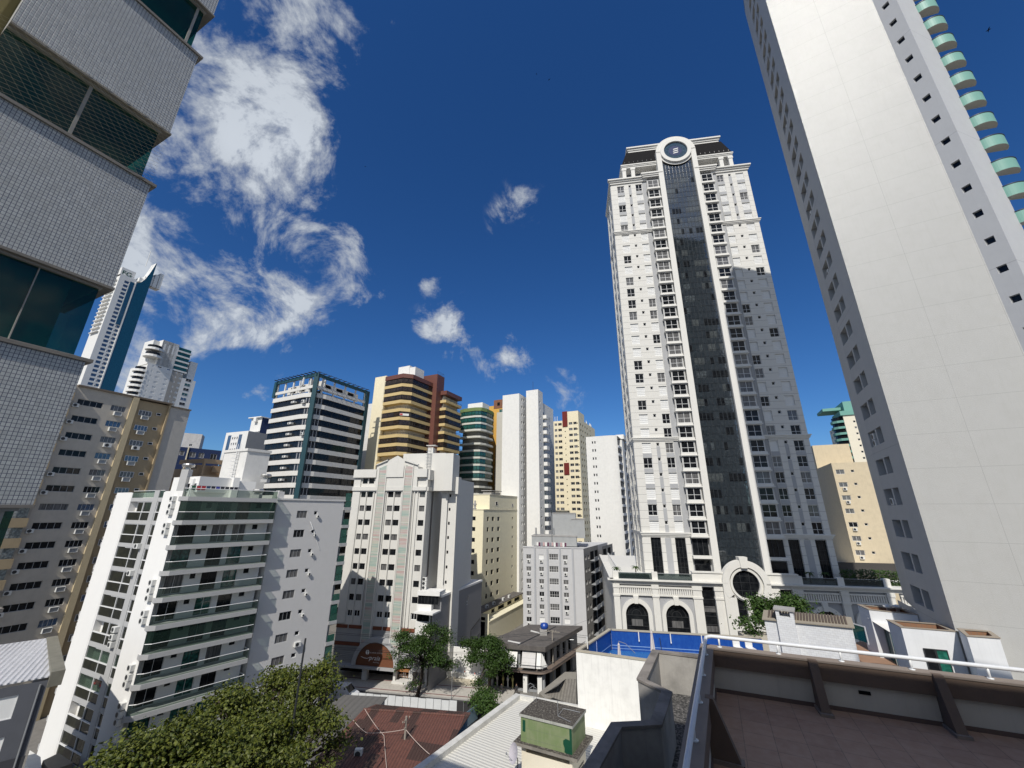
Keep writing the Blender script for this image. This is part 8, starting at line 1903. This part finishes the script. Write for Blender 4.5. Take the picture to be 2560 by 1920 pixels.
# ================================================================== terrace below the window, parapets and handrail
def terrace():
    C = (5.86, 13.22); T = Face(C, 112); zf = -4.85; b = building('terrace_building', 'building wing with a brown tiled roof terrace in shade in the foreground', (5, 6))
    beam = paint('terrace_beam', (.175, .125, .095), rough=.8, dirt=.3, dirtcol=(.05, .045, .04)); panel = paint('terrace_panel', (.60, .57, .50), rough=.85, dirt=.25, streak=.25); capm = paint('terrace_cap', (.27, .225, .19), rough=.8, dirt=.4)
    fl = nodes_of('terrace_tile'); nt = fl[1]; g = nt.nodes.new('ShaderNodeNewGeometry'); mp = nt.nodes.new('ShaderNodeMapping'); mp.inputs['Rotation'].default_value = (0, 0, math.radians(26)); nt.links.new(g.outputs['Position'], mp.inputs['Vector']); bk = nt.nodes.new('ShaderNodeTexBrick'); bk.offset = 0; nt.links.new(mp.outputs[0], bk.inputs['Vector'])
    for k, v in (('Scale', 1.0), ('Mortar Size', .006), ('Mortar Smooth', .3), ('Brick Width', .62), ('Row Height', .62)): bk.inputs[k].default_value = v
    bk.inputs['Color1'].default_value = (.42, .255, .17, 1); bk.inputs['Color2'].default_value = (.36, .215, .145, 1); bk.inputs['Mortar'].default_value = (.08, .06, .05, 1)
    n1 = pos_tex(nt, 'ShaderNodeTexNoise', .9, Detail=7, Roughness=.65); c = mix_rgb(nt, maprange(nt, n1.outputs['Fac'], .38, .72, 0, .55), bk.outputs['Color'], (.50, .35, .25)); nt.links.new(c, fl[2].inputs['Base Color']); fl[2].inputs['Roughness'].default_value = .6; inv = maprange(nt, bk.outputs['Fac'], 0, 1, 1, 0); bump(nt, fl[2], inv, .4, .004)
    Lw = Face(add2(C, 207.5, 16), 27.5)                                     # left wall, inside on the right-hand side
    f = MB(); q = [C, T.xy(17), add2(T.xy(17), 202, 14), add2(C, 207.5, 14)]; f.prism([q[3], q[2], q[1], q[0]], zf - .3, zf); f.build('floor', fl[0], b)
    p = MB(); T.box(p, -.2, 17, zf, -3.92, -.17, -.02); Lw.box(p, 0, 16, zf, -3.92, -.17, -.02); p.build('parapet_wall', panel, b)
    k = MB(); T.box(k, -.22, 17, -4.22, -3.80, -.22, .055); Lw.box(k, 0, 16.0, -4.22, -3.80, -.24, .055); k.build('parapet_beam', beam, b)
    cp = MB(); T.box(cp, -.26, 17, -3.80, -3.755, -.26, .075); Lw.box(cp, 0, 16.0, -3.80, -3.757, -.28, .075); cp.build('parapet_cap', capm, b)
    s = MB(); T.box(s, .0, 17, zf, zf + .09, -.019, .012); Lw.box(s, 0, 15.99, zf, zf + .09, -.019, .012); s.build('skirting', paint('skirting', (.14, .10, .085)), b)
    for F, us in ((T, (2.45, 5.0, 7.55, 10.1, 12.6)), (Lw, (12.4, 9.4, 6.4))):
        for u in us:
            r = MB(); h = .1
            r.hexa([F.p(u - h, zf + .07, .52), F.p(u + h, zf + .07, .52), F.p(u + h, zf + .07, -.01), F.p(u - h, zf + .07, -.01), F.p(u - h, -3.75, .14), F.p(u + h, -3.75, .14), F.p(u + h, -3.75, -.01), F.p(u - h, -3.75, -.01)]); r.build('buttress', beam, b)
            ft = MB(); F.box(ft, u - .14, u + .14, zf, zf + .07, .013, .58); ft.build('buttress_foot', capm, b)
    dv = MB(); T.box(dv, 3.35, 3.6, -4.42, -4.34, -.019, -.005); T.box(dv, 6.9, 7.15, -4.45, -4.37, -.019, -.005); dv.build('drain_vent', BLACKM, b)
    h = MB(); zr = -3.5; h.tube([Lw.p(0, zr, -.09), Lw.p(15.9, zr, -.09), T.p(.05, zr, -.09), T.p(17, zr, -.09)], .047, 12); h.build('handrail', RAILW, b, True)
    for F, us in ((T, (.25, 1.72, 3.15, 4.6, 6.05, 7.5, 8.95, 10.4, 11.85)), (Lw, (15.2, 13.6, 12.0, 10.4, 8.8, 7.2, 5.6))):
        for u in us:
            o = MB(); o.tube([F.p(u, -3.755, -.09), F.p(u, zr, -.09)], .026, 8); o.tube([F.p(u, -3.755, -.09), F.p(u, -3.735, -.09)], .065, 10); o.build('rail_post', RAILW, b, True)
    # outer stepped parapet and dirty gutter
    path = [(7.95, 18.25), (6.06, 18.89), (4.55, 15.98), (5.06, 15.0), (4.02, 13.05), (2.9, 12.93), (1.83, 11.03), (.55, 8.7), (-.6, 6.4), (-.9, 3.0)]
    gp = paint('gutter_parapet', (.36, .345, .32), rough=.9, dirt=.5, dirtcol=(.05, .05, .05)); gc = paint('gutter_cap', (.26, .235, .21), rough=.95, dirt=.7, dirtcol=(.02, .02, .02)); zt = -5.5
    def off(w):
        r = []
        for i, q in enumerate(path):
            a = path[max(0, i - 1)]; c2 = path[min(len(path) - 1, i + 1)]; d = (c2[0] - a[0], c2[1] - a[1]); l = math.hypot(*d); r.append((q[0] - d[1] / l * w, q[1] + d[0] / l * w))
        return r
    o, i = off(-.13), off(.13); m_ = MB(); c_ = MB()
    for j in range(len(path) - 1):
        m_.hexa([(*o[j], GZ), (*o[j + 1], GZ), (*i[j + 1], GZ), (*i[j], GZ), (*o[j], zt - .07), (*o[j + 1], zt - .07), (*i[j + 1], zt - .07), (*i[j], zt - .07)])
    o2, i2 = off(-.17), off(.17)
    for j in range(len(path) - 1): c_.hexa([(*o2[j], zt - .069), (*o2[j + 1], zt - .069), (*i2[j + 1], zt - .069), (*i2[j], zt - .069), (*o2[j], zt), (*o2[j + 1], zt), (*i2[j + 1], zt), (*i2[j], zt)])
    m_.build('outer_parapet', gp, b); c_.build('outer_cap', gc, b)
    gt = nodes_of('gutter_dirt'); n3 = pos_tex(gt[1], 'ShaderNodeTexNoise', 2.2, Detail=8, Roughness=.75); gt[1].links.new(mix_rgb(gt[1], maprange(gt[1], n3.outputs['Fac'], .45, .62, 0, 1), (.02, .02, .02), (.20, .19, .18)), gt[2].inputs['Base Color']); gt[2].inputs['Roughness'].default_value = .9
    fl2 = MB(); fl2.prism([(q[0], q[1]) for q in path][::-1] + [(8.5, 13.2), (9.5, 17.6)][:0] + [(0, 3.0), (5.6, 13.4), (10.5, 11.4), (11.5, 17.0)], GZ, -6.9); fl2.build('gutter_floor', gt[0], b)
    bd = MB(); bd.prism([add2(C, 207.5, 15.5), add2(T.xy(16.5), 202, 13), T.xy(16.5, .1), (C[0] + .02, C[1] - .05)], GZ, zf - .31); bd.build('wall', WHITE2, b)
    # the apartment house the picture was taken from: it shades the terrace
    Bf = Face((0.0, -.9), 112); a = building('apartment_house', 'pale apartment house rising behind the shaded roof terrace', Bf.xy(10, -5)); u0, u1, zt2 = -3.6, 34, 12.05
    hs = []
    Fo = Face(Bf.xy(u1, .0), 292); ws = Windows(a)                       # front seen from outside
    for kf in range(10):
        z = zt2 - 1.2 - 2.9 * kf
        for u in range(1, 11): hs.append((u * 3.1, u * 3.1 + 1.8, z - 1.3, z)); ws.add(Fo, u * 3.1, u * 3.1 + 1.8, z - 1.3, z)
    w = MB(); Fo.wall(w, 0, u1 - u0, GZ, zt2, hs, .2)
    w.prism([Bf.xy(u0, .31), Bf.xy(u0, 10), Bf.xy(u1, 10), Bf.xy(u1, .31)], GZ, zt2); w.build('wall', WHITE2, a); ws.finish()
    tw = MB(); tp = [(13.9, -9.0), (32, -16.3), (27.5, -27.5), (9.4, -20.2)]; tw.prism(tp[::-1], GZ, 37.0)
    tw.thing('apartment_tower', WHITE2, 'taller pale tower behind the apartment house of the terrace', 'building')
terrace()
# ================================================================== trees
def leaf_mat(name, a, b_, tr=.16):
    mt, nt, b = nodes_of(name)
    oi = pos_tex(nt, 'ShaderNodeTexNoise', .8, Detail=4); f = pos_tex(nt, 'ShaderNodeTexNoise', 6.0, Detail=2)
    c = mix_rgb(nt, maprange(nt, oi.outputs['Fac'], .35, .65, 0, 1), a, b_); c = mix_rgb(nt, maprange(nt, f.outputs['Fac'], .4, .7, 0, .6), c, tuple(x * .55 for x in a))
    nt.links.new(c, b.inputs['Base Color']); b.inputs['Roughness'].default_value = .55; b.inputs['Specular IOR Level'].default_value = .35
    t = nt.nodes.new('ShaderNodeBsdfTranslucent'); nt.links.new(mix_rgb(nt, .5, c, (.10, .16, .01)), t.inputs[0]); mx = nt.nodes.new('ShaderNodeMixShader'); mx.inputs[0].default_value = tr
    nt.links.new(b.outputs[0], mx.inputs[1]); nt.links.new(t.outputs[0], mx.inputs[2]); nt.links.new(mx.outputs[0], nt.nodes['Material Output'].inputs['Surface']); return mt
BARK = plain('bark', (.065, .05, .04), rough=.95, var=.5, vscale=6)
def tree(label, base, blobs, trunk_top, n, leaf, mat, stems=1, name='tree', r0_=.3, group=None, seed=1, clump=16, cat='tree', shell=.55, split=0):
    """blobs: (x, y, z, rx, ry, rz); every blob is a bough carrying small sprays of leaves with gaps between them"""
    rnd = random.Random(seed); t = thing(name, label, cat, base, group)
    if split:                                                            # break every bough into smaller uneven tufts
        nb = []
        for (x, y, z, rx, ry, rz) in blobs:
            for _ in range(split):
                d = Vector((rnd.gauss(0, 1), rnd.gauss(0, 1), rnd.gauss(0, 1))).normalized() * rnd.uniform(.45, .85); k = rnd.uniform(.28, .54); nb.append((x + d.x * rx, y + d.y * ry, z + d.z * rz, rx * k, ry * k, rz * k * .85))
        blobs = nb
    tk = MB(); fk = Vector(trunk_top)
    for s in range(stems):
        o = Vector((rnd.uniform(-.35, .35) * (stems > 1) * 1.6, rnd.uniform(-.3, .3) * (stems > 1), 0)); b0 = Vector(base) + o
        f2 = fk + o * 1.4 + Vector((rnd.uniform(-.3, .3), 0, rnd.uniform(-.5, .5)))
        m_ = b0.lerp(f2, .5) + Vector((rnd.uniform(-.25, .25), rnd.uniform(-.2, .2), 0)); tk.tube([b0, m_, f2], [r0_, r0_ * .8, r0_ * .62], 8)
    tk.build('trunk', BARK, t, True)
    lm = MB()
    for (x, y, z, rx, ry, rz) in blobs:
        c = Vector((x, y, z)); s_ = fk; mid = s_.lerp(c, .55) + Vector((rnd.uniform(-.5, .5), rnd.uniform(-.5, .5), rnd.uniform(-.2, .6)))
        lm.tube([s_, mid, c], [r0_ * .42, r0_ * .28, r0_ * .1], 6)
        for k in range(4):
            e = c + Vector((rnd.gauss(0, .5) * rx, rnd.gauss(0, .5) * ry, rnd.gauss(0, .4) * rz)); lm.tube([mid.lerp(c, rnd.uniform(.2, .9)), e], [r0_ * .13, r0_ * .04], 4)
    lm.build('limbs', BARK, t, True)
    vol = [b_[3] * b_[4] + b_[4] * b_[5] + b_[3] * b_[5] for b_ in blobs]; tot = sum(vol); cr = MB(); V = cr.v; Fc = cr.f
    for b_, v_ in zip(blobs, vol):
        for _ in range(int(n * v_ / tot / clump)):
            d = Vector((rnd.gauss(0, 1), rnd.gauss(0, 1), rnd.gauss(0, 1))).normalized(); k = shell + (1.04 - shell) * rnd.random() ** .6
            if d.z < -.35 and rnd.random() < .6: continue
            k *= 1 + .16 * math.sin(d.x * 5 + b_[0]) * math.sin(d.y * 4 + b_[1]) + .1 * math.sin(d.z * 7)
            cx, cy, cz = b_[0] + d.x * b_[3] * k, b_[1] + d.y * b_[4] * k, b_[2] + d.z * b_[5] * k; sp = leaf * rnd.uniform(1.2, 2.3)
            for _ in range(clump):
                px_, py_, pz_ = cx + rnd.gauss(0, sp), cy + rnd.gauss(0, sp), cz + rnd.gauss(0, sp * .55)
                n_ = (d * .7 + Vector((rnd.uniform(-1, 1), rnd.uniform(-1, 1), rnd.uniform(-.2, 1.4)))).normalized(); u = n_.orthogonal().normalized(); a = rnd.uniform(0, 6.28); w = n_.cross(u); u, w = u * math.cos(a) + w * math.sin(a), w * math.cos(a) - u * math.sin(a)
                L_ = leaf * rnd.uniform(.6, 1.25); q = len(V); h_ = L_ * .42; bend = n_ * (L_ * -.16)
                V += [(px_ - u.x * L_ * .5, py_ - u.y * L_ * .5, pz_ - u.z * L_ * .5), (px_ + w.x * h_ + bend.x, py_ + w.y * h_ + bend.y, pz_ + w.z * h_ + bend.z), (px_ + u.x * L_ * .6, py_ + u.y * L_ * .6, pz_ + u.z * L_ * .6), (px_ - w.x * h_ + bend.x, py_ - w.y * h_ + bend.y, pz_ - w.z * h_ + bend.z)]
                Fc.append((q, q + 1, q + 2, q + 3)); cr.mi.append(0)
    cr.build('crown', mat, t); return t
LEAF_A = leaf_mat('leaf_olive', (.026, .046, .006), (.17, .185, .024)); LEAF_B = leaf_mat('leaf_dark', (.018, .048, .007), (.055, .10, .013)); LEAF_C = leaf_mat('leaf_mid', (.03, .075, .012), (.07, .12, .02))
def around(c, x, y, d, r): q = pd(*P(c, x, y), d); return (*q, *r)
def trees():
    # large leafy tree low on the left; boughs placed where the crown stands, 40 to 50 m off
    B = [around('c3', 420, 1590, 42, (3.2, 3, 2.0)), around('c3', 560, 1640, 41, (3.4, 3, 2.4)), around('c3', 700, 1500, 44, (3.2, 3, 2.3)), around('c3', 640, 1560, 42, (3, 3, 2)), around('c3', 830, 1420, 46, (3.2, 3, 2.4)), around('c3', 960, 1330, 48, (3.4, 3, 2.2)), around('c3', 820, 1300, 49, (2.6, 2.6, 1.4)),
         around('c3', 1130, 1240, 51, (3.0, 2.8, 1.9)), around('c3', 1240, 1180, 52, (2.6, 2.4, 1.5)), around('c3', 1330, 1230, 51, (1.9, 2.0, 2.0)), around('c3', 1080, 1420, 47, (3.2, 3, 2.4)), around('c3', 1200, 1380, 48, (3, 2.8, 2.2)), around('c3', 1250, 1500, 45, (2.8, 2.6, 2.0)), around('c3', 1385, 1560, 46, (1.3, 1.5, .9)), around('c3', 900, 1560, 43, (3.4, 3, 2.4)), around('c3', 1050, 1590, 42, (3.2, 3, 2.2)), around('c3', 780, 1650, 41, (3.4, 3, 2.2)), around('c3', 330, 1570, 43, (1.7, 1.7, .9)), around('c3', 960, 1680, 40, (3.4, 3, 2.2)), around('c3', 500, 1710, 40, (3.2, 3, 2.2)), around('c3', 360, 1690, 40, (2.6, 2.5, 1.8)), around('c3', 1180, 1660, 41, (2.6, 2.6, 1.8))]
    tree('large leafy olive green tree in front of the balcony block', (-22, 41, GZ), B, (-21.5, 41.5, GZ + 7.0), 44000, .27, LEAF_A, r0_=.5, seed=3, shell=.35, clump=12, split=5)
    K = Z('z1', 1640, 1500, GZ)
    B = [around('c5', 720, 620, 82, (2.4, 2.2, 1.7)), around('c5', 860, 560, 82, (2.6, 2.2, 1.9)), around('c5', 930, 620, 83, (2.2, 2, 1.6)), around('c5', 680, 720, 81, (2.3, 2.2, 1.6)), around('c5', 790, 720, 80, (2.6, 2.4, 1.8)), around('c5', 930, 730, 81, (2.6, 2.3, 1.9)), around('c5', 980, 800, 82, (1.8, 1.8, 1.5)), around('c5', 660, 810, 81, (1.6, 1.6, 1.2)), around('c5', 870, 810, 81, (1.6, 1.6, 1.0)), around('c5', 735, 985, 80.5, (.8, .8, .8)), around('c5', 780, 650, 80, (2.2, 2, 1.5))]
    tree('dark green street tree with forked trunks outside the hotel', (*K, GZ), B, (K[0] + .6, K[1] + .4, GZ + 5.2), 12000, .28, LEAF_B, stems=3, r0_=.2, seed=5, split=3, clump=10, shell=.3)
    K2 = Z('z2', 800, 1040, GZ)
    B = [around('c5', 1180, 680, 83, (2.4, 2.2, 1.4)), around('c5', 1290, 650, 83, (2.6, 2.2, 1.5)), around('c5', 1410, 680, 82, (2.4, 2.2, 1.5)), around('c5', 1240, 760, 82, (2.4, 2.2, 1.5)), around('c5', 1350, 770, 81, (2.6, 2.3, 1.7)), around('c5', 1450, 790, 81, (2.2, 2, 1.6)), around('c5', 1320, 860, 81, (2.0, 2, 1.3)), around('c5', 1420, 870, 81, (1.7, 1.7, 1.2)), around('c5', 1260, 960, 80, (1.0, 1, 1.1))]
    tree('dark green street tree with a wide crown beside the corner shop', (*K2, GZ), B, (K2[0], K2[1], GZ + 5.0), 12500, .28, LEAF_B, stems=2, r0_=.24, seed=8, split=3, clump=10, shell=.3)
    K3 = Z('z2', 740, 1400, GZ)
    B = [around('c5', 1310, 1080, 74, (1.6, 1.5, 1.1)), around('c5', 1250, 1110, 74, (1.1, 1, .7)), around('c5', 1340, 1160, 73, (1.1, 1, .8)), around('c5', 1280, 1150, 73, (1.0, 1, .7))]
    tree('small low bright green tree at the zebra crossing', (K3[0], K3[1] + 3, GZ), B, (K3[0], K3[1] + 3, GZ + 1.6), 5200, .26, LEAF_C, r0_=.09, seed=11)
    B = [around('y3', 1830, 560, 60, (1.4, 1.3, 1.1)), around('y3', 1780, 610, 60, (1.1, 1, .9)), around('y3', 2010, 540, 61, (1.9, 1.7, 1.2)), around('y3', 2110, 590, 61, (1.5, 1.4, 1.0)), around('y3', 2190, 575, 62, (1.2, 1.2, .7)), around('y3', 1720, 830, 57, (1.3, 1.2, 1.2)), around('y3', 1760, 760, 58, (1.1, 1, 1.0)), around('z6', 560, 180, 60, (1.2, 1.2, .5)), around('y3', 1950, 640, 60, (1.6, 1.5, 1.2))]
    q = pd(*P('y3', 1900, 640), 60); tree('broad tree between the arcaded podium and the white tiled house', (q[0], q[1], GZ), B, (q[0], q[1], q[2] - 2.5), 5500, .27, LEAF_C, r0_=.2, seed=14, clump=8, split=3)
    def palm(xy, z, h, label, seed, nm='palm', lift=0):
        rnd = random.Random(seed); t = thing('palm_tree', label, 'palm', (*xy, z)); s = MB(); s.tube([(*xy, z), (xy[0] + .05, xy[1], z + h)], [.12, .09], 7); s.build('trunk', BARK, t); f = MB(); top = Vector((xy[0] + .05, xy[1], z + h))
        for k in range(13):
            a = k * 2.4; dv = Vector((math.cos(a), math.sin(a), 0)); sd_ = Vector((-dv.y, dv.x, 0)); e = rnd.uniform(.1, .9); L_ = rnd.uniform(.8, 1.1); pr = None
            for i in range(6):
                q = i / 5; c = top + dv * (L_ * q) + Vector((0, 0, e * q - 1.0 * q * q)); w = .11 * math.sin(math.pi * (q * .85 + .12))
                cur = (c + sd_ * w - Vector((0, 0, w * .5)), c, c - sd_ * w - Vector((0, 0, w * .5)))
                if pr: f.poly([pr[0], cur[0], cur[1], pr[1]]); f.poly([pr[1], cur[1], cur[2], pr[2]])
                pr = cur
        f.build('crown', LEAF_B, t); return t
    for k, (u, w, lb) in enumerate(((1.3, -2.4, 'small palm at the left corner of the podium terrace'), (5.0, -4.6, 'small palm close to the left flank of the classical tower'), (33.5, -3, 'small palm in the shaded right half of the podium terrace'), (36.0, -3.4, 'dark small palm further right on the podium terrace'))): palm(PDF.xy(u, w), -11.3, 1.5, lb, 20 + k)
    hd = MB(); rnd = random.Random(4)
    for _ in range(1500):
        u = rnd.uniform(1.8, 6.8); c = PDF.p(u, -11.3 + rnd.random() * .75, -.9 + rnd.uniform(-.3, .3)); d = Vector((rnd.uniform(-1, 1), rnd.uniform(-1, 1), rnd.uniform(-.3, 1))).normalized() * .14; e = d.orthogonal().normalized() * .08; hd.poly([Vector(c) - d, Vector(c) + e, Vector(c) + d, Vector(c) - e])
    hd.thing('hedge', LEAF_B, 'dark low hedge behind the glass railing on the left podium terrace', 'hedge')
    fh = MB(); rnd = random.Random(6)
    for _ in range(2600):
        u = rnd.uniform(38.5, 47); c = PDF.p(u, -11.3 + rnd.random() ** 1.6 * 2.2, -3 + rnd.uniform(-1, 1)); d = Vector((rnd.uniform(-1, 1), rnd.uniform(-1, 1), rnd.uniform(-.3, 1))).normalized() * .18; e = d.orthogonal().normalized() * .1; fh.poly([Vector(c) - d, Vector(c) + e, Vector(c) + d, Vector(c) - e])
    fh.thing('hedge', LEAF_B, 'shaded planting on the right podium terrace below the peach block', 'hedge')
    w = MB(); PDF.box(w, 32.5, 52, -11.3, -8.6, -9.2, -9.0); 
    w.thing('wall', paint('dark_terrace_wall', (.06, .055, .05)), 'dark screen wall behind the planting on the right podium terrace', 'wall')
trees()
def birds():
    for k, (x, y) in enumerate(((789, 360), (1159, 160), (1186, 172), (2135, 65))):
        v = ray(x * 1.1573, y * 1.1573); c = v * 150.0; m_ = MB(); s = (.42, .4, .5, .8)[k]; a = (0.4, 1.3, 2.2, .8)[k]; u = Vector((math.cos(a), math.sin(a), .15)); w = Vector((-math.sin(a), math.cos(a), 0))
        m_.tube([c - w * .5 * s, c, c + w * .45 * s], [.04 * s, .13 * s, .05 * s], 6)
        for sg in (-1, 1):
            p0, p1, p2 = c + w * .15 * s, c + u * sg * .55 * s + Vector((0, 0, .2 * s)), c + u * sg * 1.15 * s + Vector((0, 0, .05 * s)) - w * .15 * s; p3 = c - w * .18 * s
            m_.poly([p0, p1, p2, c + u * sg * .5 * s - w * .2 * s + Vector((0, 0, .15 * s)), p3])
        m_.thing('bird', BLACKM, ('small dark bird in flight just right of the big cloud', 'tiny dark bird high in the middle, left of two', 'tiny dark bird high in the middle, right of two', 'dark long winged bird in flight at the top right corner')[k], 'bird', 'birds in flight')
birds()
